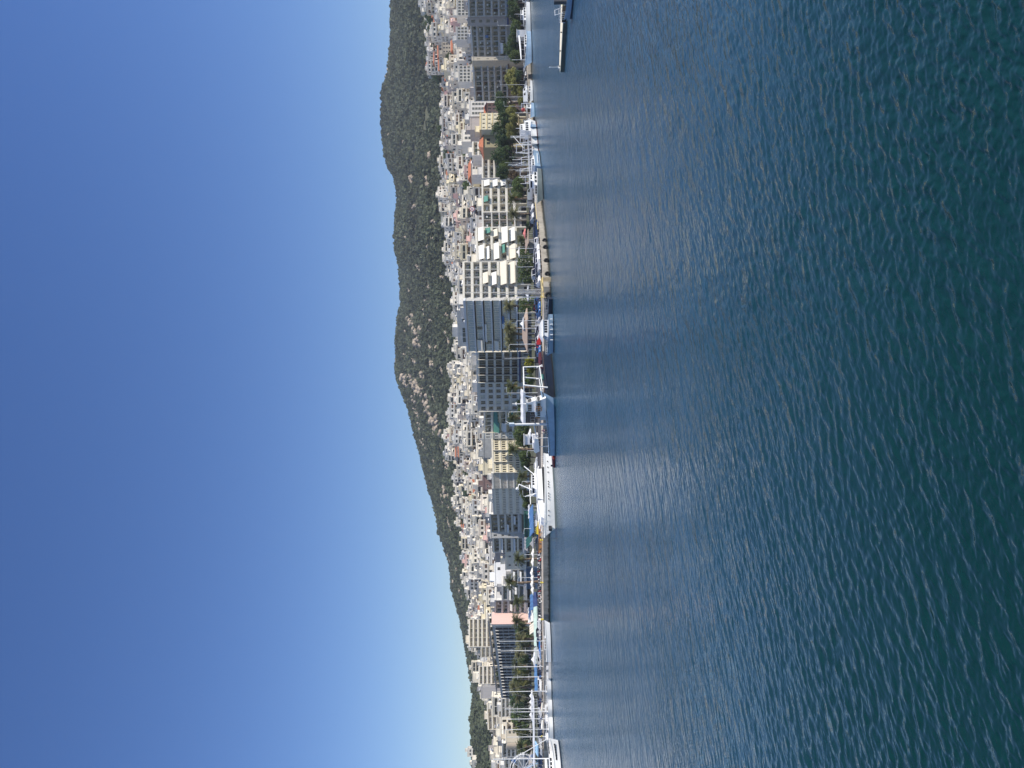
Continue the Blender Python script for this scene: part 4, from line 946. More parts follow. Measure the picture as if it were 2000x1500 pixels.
# ---------- trees ----------
def crown_mesh(name, seed, m, nclump=46, nleaf=30, size=.085, shape='round', mats=None):
    r = np.random.RandomState(seed)
    c = r.normal(0, 1, (nclump, 3)); c /= np.linalg.norm(c, axis=1, keepdims=True)
    rad = r.uniform(.35, .86, (nclump, 1)) ** .6; c = c * rad
    if shape == 'round': c[:, 2] *= .95
    if shape == 'wide': c[:, 2] *= .7; c[:, 2] = np.where(c[:, 2] < -.25, -.25 + r.uniform(0, .2, nclump), c[:, 2])
    if shape == 'irregular': c *= (1 + .35 * np.sin(c[:, [1]] * 4 + seed)); c[:, 2] *= .85
    cr = r.uniform(.16, .34, nclump)
    n = r.normal(0, 1, (nclump, nleaf, 3)); n /= np.linalg.norm(n, axis=-1, keepdims=True)
    pos = c[:, None] + n * cr[:, None, None] * r.uniform(.6, 1.08, (nclump, nleaf, 1))
    nn = n + r.normal(0, .5, n.shape); nn /= np.linalg.norm(nn, axis=-1, keepdims=True)
    a = np.cross(nn, r.normal(0, 1, n.shape)); a /= np.linalg.norm(a, axis=-1, keepdims=True); b = np.cross(nn, a)
    hs = size * r.uniform(.6, 1.3, (nclump, nleaf, 1))
    V = np.stack([pos - a * hs, pos + b * hs * .7, pos + a * hs, pos - b * hs * .7], 2).reshape(-1, 3)
    return np_mesh(name, V, np.arange(len(V)).reshape(-1, 4), [m])
def trunk_mesh(name, m, seed, n=4):
    r = random.Random(seed); b = MB()
    b.tube([(0, 0, -.02), (.02, .01, .35), (0, .03, .62)], [.07, .05, .035], 7)
    for k in range(n):
        a = k * 6.28 / n + r.uniform(-.4, .4); b.tube([(0, .02, .38 + .05 * k), (.22 * math.cos(a), .22 * math.sin(a), .62), (.42 * math.cos(a), .42 * math.sin(a), .82)], [.035, .022, .01], 5)
    return b.mesh(name, [m])
CR_ = {}
for kname, m, shp in (('dark', LEAF, 'irregular'), ('mid', LEAF2, 'round'), ('olive', LEAFO, 'round'), ('lime', LEAFY, 'round'), ('red', LEAFR, 'irregular')):
    CR_[kname] = [crown_mesh('crown', 31 + i + len(CR_) * 7, m, 74, 42, .078, shp) for i in range(3)]
TRK = [trunk_mesh('trunk', BARK, i) for i in range(3)]
ntree = [0]
def tree(name, label, kind, t, d, v0, v1, wpx, zg=1.86, group=None, key=None, cat='tree', foot=None):
    """crown spans v0 (top) to v1 (bottom) and wpx across, standing on the ground at depth d"""
    zt = zat(v0, t, d); zb = max(zat(v1, t, d), zg + .3); P = gp(t, d, zg)
    o = empty(name, P); tag(o, label, cat, group, t, key)
    rz = (zt - zb) / 2; rx = wpx * mpp(d) / 2 * 1.28; i = ntree[0] % 3; ntree[0] += 1
    c = link('crown', CR_[kind][i], o, (0, 0, (zt + zb) / 2 - zg), rnd.uniform(0, 6)); c.scale = (rx / .98, rx / .98, rz / .95)
    k = link('trunk', TRK[i], o, (0, 0, 0), rnd.uniform(0, 6)); hh_ = (zt + zb) / 2 - zg + .3 * rz; k.scale = (hh_ * .9, hh_ * .9, hh_)
    return o
# park and street trees, right to left
TL = [('dark', 6, 335, 990, 1012, 22, 'dark street tree at the picture edge before the blue-banded flats'),
      ('dark', 24, 330, 992, 1016, 24, 'dark ragged street tree in front of the taupe shuttered block'),
      ('mid', 52, 330, 996, 1019, 22, 'green street tree between the white kiosk and the grey flats'), ('dark', 74, 330, 990, 1016, 26, 'dark tree by the beige strip, next to the white kiosk'),
      ('dark', 96, 330, 986, 1014, 24, 'tall dark tree right before the flat grey block, reaching its second floor'), ('mid', 110, 328, 994, 1020, 20, 'green tree at the stern of the pale blue motor sailer'),
      ('olive', 153, 322, 987, 1013, 30, 'big round olive tree on the quay before the brown-shuttered block'), ('olive', 168, 320, 993, 1016, 26, 'round olive tree merging with the biggest round one'), ('dark', 148, 318, 1004, 1020, 16, 'small dark bush tree under the big round olive tree'),
      ('olive', 176, 306, 1010, 1022, 12, 'clipped olive shrub tree, first of a low row by the quay'), ('olive', 186, 305, 1010, 1022, 12, 'clipped olive shrub tree in the middle of the low quay row'), ('olive', 197, 303, 1011, 1023, 12, 'clipped olive shrub tree ending the low quay row'),
      ('dark', 200, 338, 965, 990, 26, 'dark park tree against the end of the brown-shuttered block'), ('dark', 214, 336, 970, 998, 30, 'dark park tree in front of the yellow mansion steps'), ('dark', 232, 332, 974, 1000, 32, 'dense dark park tree below the yellow mansion'),
      ('olive', 216, 318, 989, 1012, 18, 'yellow-olive park tree with a split crown'), ('olive', 232, 316, 993, 1014, 18, 'rounded yellow-olive park tree behind the white trawler'), ('olive', 249, 318, 988, 1012, 18, 'tall yellow-olive park tree left of the rounded one'), ('olive', 262, 318, 990, 1012, 14, 'slim yellow-olive park tree by the dark grove'),
      ('dark', 252, 334, 962, 996, 30, 'dark park tree beneath the red hipped villa'), ('dark', 272, 330, 968, 1003, 32, 'big dark park tree behind the blue fishing boat mast'), ('dark', 292, 328, 970, 1006, 32, 'deep green park tree in the middle of the dark grove'), ('dark', 310, 326, 962, 1004, 32, 'tallest deep green park tree by the blue-grey low block'),
      ('mid', 328, 322, 974, 1000, 24, 'brighter green park tree with yellowish tips near the green flag'), ('dark', 340, 318, 968, 998, 20, 'dark green park tree nearest the white-banded flats'), ('red', 337, 306, 992, 1010, 18, 'rust tinged tree by the fishing fleet'), ('red', 346, 304, 998, 1016, 16, 'brownish tree at the end of the park'),
      ('mid', 356, 288, 1000, 1024, 18, 'dark olive tree before the awninged corner of flats'), ('mid', 372, 282, 999, 1024, 22, 'leafy green tree between the flats and the parked vans'), ('mid', 384, 280, 1001, 1022, 16, 'leafy green tree beside the big quay palm'),
      ('dark', 440, 262, 1026, 1042, 14, 'small dark tree behind the brown shed roof'), ('lime', 708, 236, 1024, 1044, 18, 'bright yellow green clipped tree under the lamp post'), ('lime', 722, 238, 1028, 1045, 12, 'yellow green bushy tree touching the white gantry'), ('mid', 742, 240, 1026, 1044, 18, 'green tree seen through the white gantry frame'),
      ('mid', 846, 250, 1003, 1038, 26, 'tall green tree with an uneven crown in front of the green-awning flats'), ('mid', 862, 250, 1006, 1036, 18, 'green tree beside the white kiosk and the mast'), ('dark', 785, 262, 1008, 1036, 18, 'dark tree behind the long white canopy'), ('mid', 803, 262, 1010, 1036, 16, 'green tree halfway along the long white canopy'),
      ('mid', 893, 262, 1012, 1038, 26, 'leafy green tree before the yellow building'), ('dark', 907, 260, 1016, 1036, 16, 'dark leafy tree at the end of the yellow building'), ('mid', 968, 262, 1018, 1036, 18, 'green tree before the long grey block'), ('mid', 984, 262, 1020, 1036, 16, 'green tree next to the blue awning'),
      ('dark', 1233, 296, 1006, 1030, 26, 'dark olive tree against the finned front'), ('olive', 1231, 272, 1031, 1040, 7, 'little yellow clipped tree by the cream awning'), ('mid', 1244, 296, 1014, 1040, 24, 'bushy marina tree beside the first sailboat mast'), ('dark', 1288, 300, 1010, 1038, 26, 'dark marina tree behind the third mast'), ('olive', 1310, 302, 1006, 1036, 24, 'olive marina tree below the finned front'),
      ('olive', 1330, 302, 1004, 1036, 24, 'olive marina tree mixed with palm fronds'), ('dark', 1350, 302, 1002, 1038, 24, 'dark marina tree at the end of the finned front'), ('dark', 1368, 304, 998, 1040, 28, 'tall dark marina tree left of the finned front'), ('dark', 1388, 304, 1000, 1040, 26, 'dark marina tree behind the pagoda tents'),
      ('mid', 1406, 304, 998, 1040, 28, 'green marina tree in front of the low white flats'), ('olive', 1424, 304, 1000, 1036, 26, 'olive green marina tree beside the rounded beige block'), ('dark', 1446, 304, 1014, 1042, 24, 'dark marina tree under the rounded beige block'), ('dark', 1464, 304, 1010, 1042, 24, 'dark marina tree beside the ferris wheel'), ('mid', 1496, 262, 1044, 1056, 26, 'low green tree at the foot of the ferris wheel')]
for (k, t, d, v0, v1, wpx, lab) in TL:
    tree('park_tree', lab, k, t, d, v0, v1, wpx)
# hedge on the far side of the car park: one clipped row of two thing pieces
def hedge(label, t0, t1, d, v0, v1):
    n = int((t1 - t0) / 5); P = gp((t0 + t1) / 2, d, 1.86); o = empty('hedge', P); tag(o, label, 'hedge')
    cs = []; r = np.random.RandomState(int(t0))
    zt = zat(v0, t0, d); zb = 2.0
    L_ = gp(t1, d, 0).x; R_ = gp(t0, d, 0).x
    N = int(1500 * (t1 - t0) / 60)
    pos = np.stack([r.uniform(L_, R_, N) - P.x, r.normal(0, .9, N), r.uniform(zb, zt, N) - 1.86 + .25 * np.sin(np.linspace(0, 60, N))], 1)
    n_ = r.normal(0, 1, (N, 3)) + np.array([0, -.6, .4]); n_ /= np.linalg.norm(n_, axis=1, keepdims=True)
    a = np.cross(n_, r.normal(0, 1, (N, 3))); a /= np.linalg.norm(a, axis=1, keepdims=True); b = np.cross(n_, a); s = r.uniform(.16, .36, (N, 1))
    V = np.stack([pos - a * s, pos + b * s * .8, pos + a * s, pos - b * s * .8], 1).reshape(-1, 3)
    link('foliage', np_mesh('foliage', V, np.arange(len(V)).reshape(-1, 4), [LEAF2]), o)
    tb = MB()
    for k in range(n): x = L_ - P.x + (R_ - L_) * (k + .5) / n; tb.cyl((x, 0, 0), (x, 0, zt - 2.2), .09, .05, 5)
    tb.build('stem', BARK, o)
hedge('long dense green hedge of street trees under the slanted-awning flats', 486, 552, 250, 1012, 1033)
hedge('short green hedge of street trees left of the lattice mast', 582, 612, 236, 1014, 1034)
# trees among the houses
gk = 0
for (a, b_, c, e) in GREEN + [(200, 330, 868, 935), (600, 700, 888, 905), (700, 860, 885, 945), (860, 1010, 890, 950), (1010, 1200, 915, 965)]:
    n = max(2, int((b_ - a) * (e - c) / (110 if (a, b_, c, e) in GREEN else 300)))
    for k in range(min(n, 24)):
        t = rnd.uniform(a, b_); vb = rnd.uniform(c, e)
        d = land_hit(t, vb)
        if d > float(ddt(t)) + 30: continue
        z = float(zland(gp(t, d, 0).x, d)); h = rnd.uniform(6, 12)
        P = gp(t, d, z); o = empty('town_tree', P)
        tag(o, 'dark tree among hillside roofs above %s' % lm_for(t), 'tree', 'trees among the hillside houses', t, ('highest', round(vb, 1)))
        i = gk % 3; gk += 1; w_ = h * rnd.uniform(.36, .5)
        cc = link('crown', CR_['dark' if rnd.random() < .75 else 'mid'][i], o, (0, 0, h * .58), rnd.uniform(0, 6)); cc.scale = (w_, w_, h * .44)
        k_ = link('trunk', TRK[i], o); k_.scale = (h * .8, h * .8, h * .75)

for k in range(150):
    t = rnd.uniform(-5, 1340); f_ = rnd.uniform(.05, .97); d = float(bdv(t)) + 42 + f_ * (float(ddt(t)) - float(bdv(t)) - 50)
    x = gp(t, d, 0).x; z = float(zland(x, d)); h = rnd.uniform(7, 13); P = Vector((x, d, z))
    if any(abs(x - q[0]) < 5 and abs(d - q[1]) < 5 for a in (-1, 0, 1) for b_ in (-1, 0, 1) for q in grid.get((int(x // 11) + a, int(d // 11) + b_), [])): continue
    o = empty('town_tree', P); tag(o, 'dark tree among hillside roofs above %s' % lm_for(t), 'tree', 'trees among the hillside houses', t, ('highest', round(vhor(t) - F * (z + h - CAMH) / d, 1)))
    i = gk % 3; gk += 1; w_ = h * rnd.uniform(.34, .5)
    cc = link('crown', CR_['dark' if rnd.random() < .7 else 'mid'][i], o, (0, 0, h * .58), rnd.uniform(0, 6)); cc.scale = (w_, w_, h * .44)
    k_ = link('trunk', TRK[i], o); k_.scale = (h * .8, h * .8, h * .75)

# ---------- palms ----------
def palm_crown(seed, m, nf=44, dead=0, droop=1.0):
    r = random.Random(seed); b = MB()
    for k in range(nf):
        az = k * 2.399 + r.uniform(-.2, .2); el = math.radians(r.uniform(-25, 78)) if k > nf * .25 else math.radians(r.uniform(40, 88))
        L = r.uniform(.85, 1.1); pts = []; n = 9
        h = Vector((math.cos(az), math.sin(az), 0)); p = Vector((0, 0, 0)); e = el
        for i in range(n + 1):
            pts.append(p.copy()); p = p + (h * math.cos(e) + Vector((0, 0, math.sin(e)))) * (L / n); e -= droop * r.uniform(.10, .19)
        side = Vector((-h.y, h.x, 0))
        for i in range(n):
            f0, f1 = i / n, (i + 1) / n
            w = .24 * math.sin(math.pi * min(1, .16 + .84 * (f0 + .06))) + .02
            mid = (pts[i] + pts[i + 1]) / 2
            for s in (-1, 1):
                for q in range(2):
                    a0 = pts[i].lerp(pts[i + 1], q * .5); a1 = pts[i].lerp(pts[i + 1], q * .5 + .36)
                    tip = a1 + side * s * w + (pts[i + 1] - pts[i]) * .9 + Vector((0, 0, -.06 * droop - .03))
                    b.add([a0, a1, tip], [(0, 1, 2)], 0)
    for k in range(dead):
        az = r.uniform(0, 6.28); h = Vector((math.cos(az), math.sin(az), 0)); side = Vector((-h.y, h.x, 0))
        p0 = Vector((0, 0, -.02)); p1 = h * .22 + Vector((0, 0, -.12)); p2 = h * .27 + Vector((0, 0, -.55))
        b.add([p0 - side * .05, p0 + side * .05, p1 + side * .09, p1 - side * .09, p2], [(0, 1, 2, 3), (3, 2, 4)], 1)
    return b.mesh('crown', [m, FRONDD])
PCR = {'green': [palm_crown(i, FROND, 58, 6) for i in range(3)], 'grey': [palm_crown(i + 9, FRONDO, 84, 4, .8) for i in range(3)], 'dry': [palm_crown(i + 19, FROND, 56, 22) for i in range(2)]}
def palm_trunk(seed):
    r = random.Random(seed); b = MB(); n = 12
    pts = [(.015 * math.sin(i * .5 + seed), .012 * math.cos(i * .4), i / n) for i in range(n + 1)]
    b.tube(pts, [.046 + .012 * (i % 2) + (.02 if i == 0 else 0) for i in range(n + 1)], 9)
    return b.mesh('trunk', [PALMBARK])
PTR = [palm_trunk(i) for i in range(3)]
npalm = [0]
def palm(label, t, vc, rpx, d, kind='green', zg=1.86, thick=1.0):
    P = gp(t, d, zg); H = zat(vc, t, d) - zg; R = rpx * mpp(d) * 1.3
    o = empty('palm_tree', P); tag(o, label, 'palm tree'); i = npalm[0]; npalm[0] += 1
    c = link('crown', PCR[kind][i % len(PCR[kind])], o, (.015 * H, 0, H), rnd.uniform(0, 6)); c.scale = (R, R, R)
    k = link('trunk', PTR[i % 3], o); k.scale = (7.5 * thick, 7.5 * thick, H)
    return o
for a in [('tall green palm with open fronds at the quay beside the grey van', 388, 1003, 13, 252, 'green'), ('pale fluffy palm before the shaded flats', 418, 1004, 13, 262, 'grey'), ('squat palm leaning over the brown shed roof', 467, 1021, 11, 250, 'green'), ('short palm beside the squat one', 479, 1023, 9, 252, 'green'),
          ('wide fluffy pale palm before the glass offices, nearest the lattice mast', 597, 995, 14, 248, 'grey'), ('full fluffy pale palm with a white parasol below it', 641, 996, 14, 246, 'grey'), ('full fluffy pale palm next to the black glass offices', 664, 998, 14, 248, 'grey'), ('fluffy pale palm close against its fuller neighbours', 676, 999, 12, 250, 'grey'), ('fluffy pale palm between the two fullest palms', 652, 1000, 13, 250, 'grey'),
          ('dark palm with an orange heart before the dark grey offices', 757, 1001, 15, 262, 'dry'), ('green palm behind the white canopy end', 816, 1003, 13, 262, 'green'), ('slim palm with a long bare trunk before the yellow building', 877, 1004, 14, 244, 'green'),
          ('green palm with dry orange skirt at the ribbed block', 930, 1021, 13, 252, 'dry'), ('short palm left of the orange-skirted one', 944, 1019, 11, 256, 'green'), ('palm half hidden at the long grey block', 960, 1022, 10, 258, 'green'), ('single spiky palm before the low cream block', 1092, 1015, 14, 262, 'green'), ('palm on a tall reddish trunk under the blank white wall', 1137, 999, 14, 252, 'green'),
          ('palm with a bare trunk rising through the blue awnings', 1174, 1014, 14, 252, 'green'), ('broad palm at the pink gable', 1213, 1012, 15, 258, 'green'), ('palm crowding the finned front beside the pink gable', 1226, 1022, 13, 258, 'green'), ('palm with a thick pale trunk by the first mast', 1247, 1018, 13, 262, 'grey'), ('palm in front of the pale panel of the finned front', 1262, 1026, 12, 264, 'dry'),
          ('palm between the second and third masts', 1276, 1016, 13, 264, 'grey'), ('palm with an orange heart at the third mast', 1300, 1010, 12, 266, 'dry'), ('palm with rusty lower fronds between the tall masts', 1325, 1012, 13, 266, 'dry'), ('pale palm near the end of the finned front', 1342, 1006, 13, 268, 'grey'), ('pale palm with a bright crown behind the tents', 1362, 1016, 12, 268, 'grey'),
          ('orange-hearted palm by the ferris wheel', 1458, 1020, 14, 262, 'dry')]:
    palm(*a)
# ---------- boats ----------
def hull_mesh(L, B, Ds, Db, cols, tr=.8, rake=.12, full=.5, deckz=None, bul=.35, draft=.7):
    """stern at x=0, bow at x=L; cols = bottom, topside, stripe, deck"""
    n = 18; b = MB(); secs = []
    for i in range(n + 1):
        s = i / n
        w = B / 2 * (tr + (1 - tr) * math.sin(min(1, s / .45) * math.pi / 2)) if s < .45 else B / 2 * max(.012, (1 - ((s - .45) / .55) ** (1 + 2 * full)))
        D = Ds + (Db - Ds) * (s ** 2.2)
        fl = .80 - .45 * max(0, s - .5)
        zz = [-draft * (1 - .5 * max(0, s - .6)), 0, .12 * D + .05, D * .55, D * .80, D * .93, D]
        ww = [w * .35, w * fl, w * (fl + .04), w * (fl + 1) / 2, w * (fl + 2) / 3 * 1.0, w * .985, w]
        ro = rake * L
        row = []
        for z, q in zip(zz, ww):
            x = s * (L - ro) + ro * (s ** 3) * max(-.2, z / max(D, .1))
            row.append((x, q, z))
        secs.append(row)
    k = 7
    idx = {}
    for sgn in (1, -1):
        vs = [(x, sgn * y, z) for row in secs for (x, y, z) in row]; fs = []; ms = []
        for i in range(n):
            for j in range(k - 1):
                a = i * k + j; f = (a, a + k, a + k + 1, a + 1) if sgn < 0 else (a, a + 1, a + k + 1, a + k)
                b.add([vs[q] for q in f], [(0, 1, 2, 3)], 0 if j < 2 else (2 if j == 4 else 1))
    # transom, deck inside the bulwark
    r0 = secs[0]
    b.add([(x, y, z) for x, y, z in r0] + [(x, -y, z) for x, y, z in reversed(r0)], [tuple(range(2 * k - 1, -1, -1))], 1)
    for i in range(n):
        a, c = secs[i][6], secs[i + 1][6]
        za, zc = a[2] - bul, c[2] - bul
        wa, wc = max(.004, a[1] - .09), max(.004, c[1] - .09)
        b.add([(a[0], wa, za), (a[0], -wa, za), (c[0], -wc, zc), (c[0], wc, zc)], [(0, 1, 2, 3)], 3)
        for sgn in (1, -1):
            b.add([(a[0], sgn * a[1], a[2]), (c[0], sgn * c[1], c[2]), (c[0], sgn * wc, c[2]), (a[0], sgn * wa, a[2])], [(0, 1, 2, 3)], 1)
            b.add([(a[0], sgn * wa, a[2]), (c[0], sgn * wc, c[2]), (c[0], sgn * wc, zc), (a[0], sgn * wa, za)], [(0, 1, 2, 3)], 1)
    return b.mesh('hull', cols)
class Boat: pass
def boat(name, label, cat, st, bo, B, Ds, Db, cols, group=None, key=None, z=0.0, **kw):
    S = gp(st[0], st[1], z); E = gp(bo[0], bo[1], z)
    L = math.hypot(E.x - S.x, E.y - S.y); ang = math.atan2(E.y - S.y, E.x - S.x)
    o = empty(name, S, ang); tag(o, label, cat, group, st[0], key)
    bt = Boat(); bt.o = o; bt.L = L; bt.B = B; bt.Ds = Ds; bt.Db = Db; bt.ang = ang
    hm = hull_mesh(L, B, Ds, Db, cols, **kw); bt.hull = link('hull', hm, o)
    bt.deck = lambda s: Ds + (Db - Ds) * (s ** 2.2) - kw.get('bul', .35)
    # which side faces the camera: +1 = +y
    bt.near = -1 if math.cos(ang) > 0 else 1
    return bt
def cabin(bt, x0, x1, w, h, z=None, name='cabin', m=WHITE2, sl=.35, sr=.1, wins=3, wh=.45, glass=GLASSK, roof=.12, rm=None):
    """house on deck between x0..x1 (fractions), w wide; sl/sr slope of the front and back"""
    L = bt.L; a, c = x0 * L, x1 * L; z = bt.deck((x0 + x1) / 2) - .05 if z is None else z
    b = MB(); b.prism([(a, z), (c, z), (c - sl * h, z + h), (a + sr * h, z + h)], -w / 2, w / 2)
    o = b.build(name, m, bt.o)
    if roof: MB().box(a + sr * h - .15, c - sl * h + .3, -w / 2 - .12, w / 2 + .12, z + h, z + h + roof).build('roof', rm or m, o)
    if wins:
        ln = (c - a) * .9 - (sl + sr) * h; 
        for s in (-1, 1):
            for k in range(wins):
                xa = a + sr * h + .1 + ln * k / wins; xb = xa + ln / wins * .78; y = s * (w / 2 + .012); z0 = z + h * (.88 - wh); z1 = z + h * .86
                vs = [(xa, y, z0), (xb, y, z0), (xb, y, z1), (xa, y, z1)]
                MB().add(vs, [(0, 1, 2, 3) if s < 0 else (3, 2, 1, 0)]).build('window', glass, o)
        f = MB(); fx0 = c - sl * h * (.88 - wh) + .012; fx1 = c - sl * h * .86 + .012
        f.add([(fx0, -w * .42, z + h * (.88 - wh)), (fx0, w * .42, z + h * (.88 - wh)), (fx1, w * .42, z + h * .86), (fx1, -w * .42, z + h * .86)], [(0, 1, 2, 3)]); f.build('windscreen', glass, o)
    return z + h + roof
def spar(bt, p, q, r, name, m=WHITE2, n=7, r1=None):
    return MB().cyl(p, q, r, r1, n).build(name, m, bt.o)
def rail(bt, x0, x1, w0, w1, z, h=.9, n=8, m=METAL, name='railing'):
    L = bt.L
    for s in (-1, 1):
        pr = None; b = MB()
        for k in range(n + 1):
            f = k / n; x = (x0 + (x1 - x0) * f) * L; y = s * (w0 + (w1 - w0) * f); zz = z(x / L) if callable(z) else z
            b.cyl((x, y, zz), (x, y, zz + h), .025, n=4)
            if pr: b.cyl(pr, (x, y, zz + h), .022, n=4); b.cyl((pr[0], pr[1], pr[2] - h / 2), (x, y, zz + h / 2), .015, n=4)
            pr = (x, y, zz + h)
        b.build(name, m, bt.o)
def sail_rig(bt, xm, H, z0, boom=.5, r=.09, cover=None, spread=2, stays=True, bm=WHITE2):
    x = xm * bt.L
    MB().cyl((x, 0, z0), (x, 0, H), r, r * .75, 8).build('mast', bm, bt.o)
    b = MB()
    for k in range(spread):
        zz = z0 + (H - z0) * (.42 + .28 * k); b.cyl((x, -.85 + .2 * k, zz), (x, .85 - .2 * k, zz), .03, n=4)
    b.build('spreader', bm, bt.o)
    if boom:
        xb = x - boom * bt.L; bo_ = MB().cyl((x, 0, z0 + 1.5), (xb, 0, z0 + 1.45), .07, n=6).build('boom', bm, bt.o)
        if cover: MB().tube([(x - .1, 0, z0 + 1.75), (x - boom * bt.L * .3, 0, z0 + 1.78), (xb, 0, z0 + 1.6)], [.2, .22, .1], 8).build('sail_cover', cover, bo_)
    if stays:
        b = MB(); b.cyl((x, 0, H - .1), (bt.L * .99, 0, bt.Db), .018, n=4); b.cyl((x, 0, H - .1), (.02 * bt.L, 0, bt.Ds), .016, n=4)
        for s in (-1, 1): b.cyl((x, 0, H - .2), (x, s * bt.B * .45, bt.Ds), .014, n=4)
        b.build('stay', METAL, bt.o)
def aframe(bt, x, w, z0, H, lean=0, r=.12, name='gantry', m=WHITE2):
    b = MB(); X = x * bt.L
    b.cyl((X, -w / 2, z0), (X + lean, -w / 2 * .8, H), r, n=6); b.cyl((X, w / 2, z0), (X + lean, w / 2 * .8, H), r, n=6)
    b.cyl((X + lean, -w / 2 * .95, H), (X + lean, w / 2 * .95, H), r, n=6); b.cyl((X + lean * .5, -w * .45, (z0 + H) / 2), (X + lean * .5, w * .45, (z0 + H) / 2), r * .6, n=5)
    return b.build(name, m, bt.o)
def buoys(bt, pts, m, r=.22, name='fender'):
    for p in pts: MB().ell(p, r, r, r * 1.25, 8, 6).build(name, m, bt.o, smooth=True)

# 1 grey-blue launch cut by the picture edge, in front of the floating jetty
b1 = boat('launch', 'pale grey-blue boat with black rails at the picture edge, before the cream jetty', 'boat', (-45, 110), (45, 118), 2.6, .95, 1.25, [NAVY, LBLUE, LBLUE, DECK], rake=.10, full=.7)
for x, l in ((.66, 1.0), (.82, .9)): MB().box(x * b1.L, x * b1.L + l, -.5, .5, .75, 1.45).build('deck_box', BLACK, b1.o)
buoys(b1, [(b1.L * .52, -.6, 1.2), (b1.L * .55, -.2, 1.35), (b1.L * .58, -.7, 1.15)], mat('orange buoy', (.65, .16, .10), .5, .1, 3), .26, 'buoy')
rail(b1, .62, .95, 1.15, .3, 1.1, .75, 6, WHITE2); aframe(b1, .7, 1.2, 1.4, 2.6, .5, .04, 'bow_frame')
MB().box(.40 * b1.L, .47 * b1.L, -1.0, 1.0, .7, 2.9).build('wheelhouse', METALD, b1.o)
# 2 jetty with its lamp
jo = empty('floating_jetty', gp(90, 129, 0)); tag(jo, 'long narrow cream topped floating jetty with dark sides', 'jetty')
A = gp(38, 124.5, 0) - jo.location; Bq = gp(141, 133, 0) - jo.location
nd = (Bq - A).normalized(); sd = Vector((-nd.y, nd.x, 0)) * -1
if sd.y < 0: sd = -sd
W_ = 3.2
MB().slab([(A.x, A.y), (Bq.x, Bq.y), (Bq.x + sd.x * 2.4, Bq.y + sd.y * 2.4), (A.x + sd.x * 6.5, A.y + sd.y * 6.5)], -.4, .62).build('pontoon', mat('dark jetty side', (.10, .11, .09), .8, .3, 1.5), jo)
jd = MB().slab([(A.x - .1, A.y - .1), (Bq.x - .1, Bq.y - .1), (Bq.x + sd.x * 2.5, Bq.y + sd.y * 2.5), (A.x + sd.x * 6.6, A.y + sd.y * 6.6)], .624, .74).build('deck', mat('cream jetty deck', (.78, .72, .55), .85, .12, 1.2), jo)
for f in (.25, .6, .9):
    p = A.lerp(Bq, f) + sd * .3; MB().cyl((p.x, p.y, .74), (p.x, p.y, 1.0), .09, .12, 8).build('bollard', METALD, jo)
lo_ = empty('jetty_light', gp(131, 133.2, .74)); tag(lo_, 'thin white light pole standing on the tip of the floating jetty', 'light pole')
MB().cyl((0, 0, 0), (0, 0, 1.75), .035, n=6).build('pole', WHITE2, lo_); MB().cyl((0, 0, 1.7), (0, 0, 1.95), .1, .06, 8).build('lamp', WHITE2, lo_); MB().box(-.2, .2, -.12, .12, 0, .3).build('base', WHITE2, lo_)
# 3 yachts at the right
b3 = boat('motor_yacht', 'long white motor yacht with small dark portholes moored below the taupe block', 'yacht', (10, 322), (69, 312), 4.2, 2.0, 2.6, [NAVY, WHITE2, WHITE2, WHITE], rake=.12)
cabin(b3, .18, .62, 3.0, 1.5, wins=4); cabin(b3, .25, .42, 2.4, 1.1, b3.deck(.3) + 1.5, 'flybridge', wins=2)
for k in range(4): MB().cyl((b3.L * (.3 + .12 * k), -b3.B / 2 - .02 + .12 * k * .3, 1.25), (b3.L * (.3 + .12 * k), -b3.B / 2 + .2, 1.25), .16, n=8).build('porthole', GLASSK, b3.o)
spar(b3, (b3.L * .3, 0, 3.5), (b3.L * .3, 0, 7), .07, 'mast'); rail(b3, .6, .97, 1.6, .2, b3.deck, 1.0, 7)
b3b = boat('motor_yacht', 'white yacht partly beyond the picture edge, stern to the quay', 'yacht', (-25, 322), (14, 330), 4.0, 1.9, 2.4, [NAVY, WHITE2, BLUEP, WHITE])
cabin(b3b, .2, .7, 3, 1.7, wins=3)
b4 = boat('motor_sailer', 'large pale blue motor sailer with a long white furled boom, bow to the quay drain', 'sailboat', (67, 312), (131, 300), 4.6, 2.1, 3.4, [NAVY, LBLUE, LBLUE, DECK], rake=.16, tr=.7)
cabin(b4, .12, .5, 3.2, 1.3, wins=4); MB().cyl((b4.L * .05, 0, 5.2), (b4.L * .78, 0, 4.6), .42, .25, 10).build('furled_sail', WHITE2, b4.o)
spar(b4, (b4.L * .78, 0, 2), (b4.L * .78, 0, 8.5), .1, 'mast'); rail(b4, .5, .97, 2.0, .2, b4.deck, 1.0, 8, WHITE2)
for k in range(3): spar(b4, (b4.L * (.2 + .2 * k), -1.4, 2), (b4.L * (.24 + .2 * k), -.2, 5), .05, 'strut')
b5 = boat('day_boat', 'low white boat lying along the beige quay wall by the round olive tree', 'boat', (161, 306), (200, 296), 2.6, 1.1, 1.5, [NAVY, WHITE2, WHITE2, WHITE]); cabin(b5, .3, .6, 1.9, .9, wins=2)
b6 = boat('fishing_boat', 'small pale blue fishing boat with a red dome on its white cabin', 'fishing boat', (206, 290), (230, 279), 3.0, 1.2, 1.9, [TEAL, LBLUE, BLUEP, DECK])
cabin(b6, .15, .5, 2.3, 2.2, wins=3); MB().ell((b6.L * .35, 0, 4.4), .75, .75, .75, 10, 7).build('radar_dome', RED, b6.o, smooth=True); spar(b6, (b6.L * .6, 0, 1.5), (b6.L * .6, 0, 7.5), .08, 'mast'); aframe(b6, .08, 2.4, 1.2, 5.0, -.3)
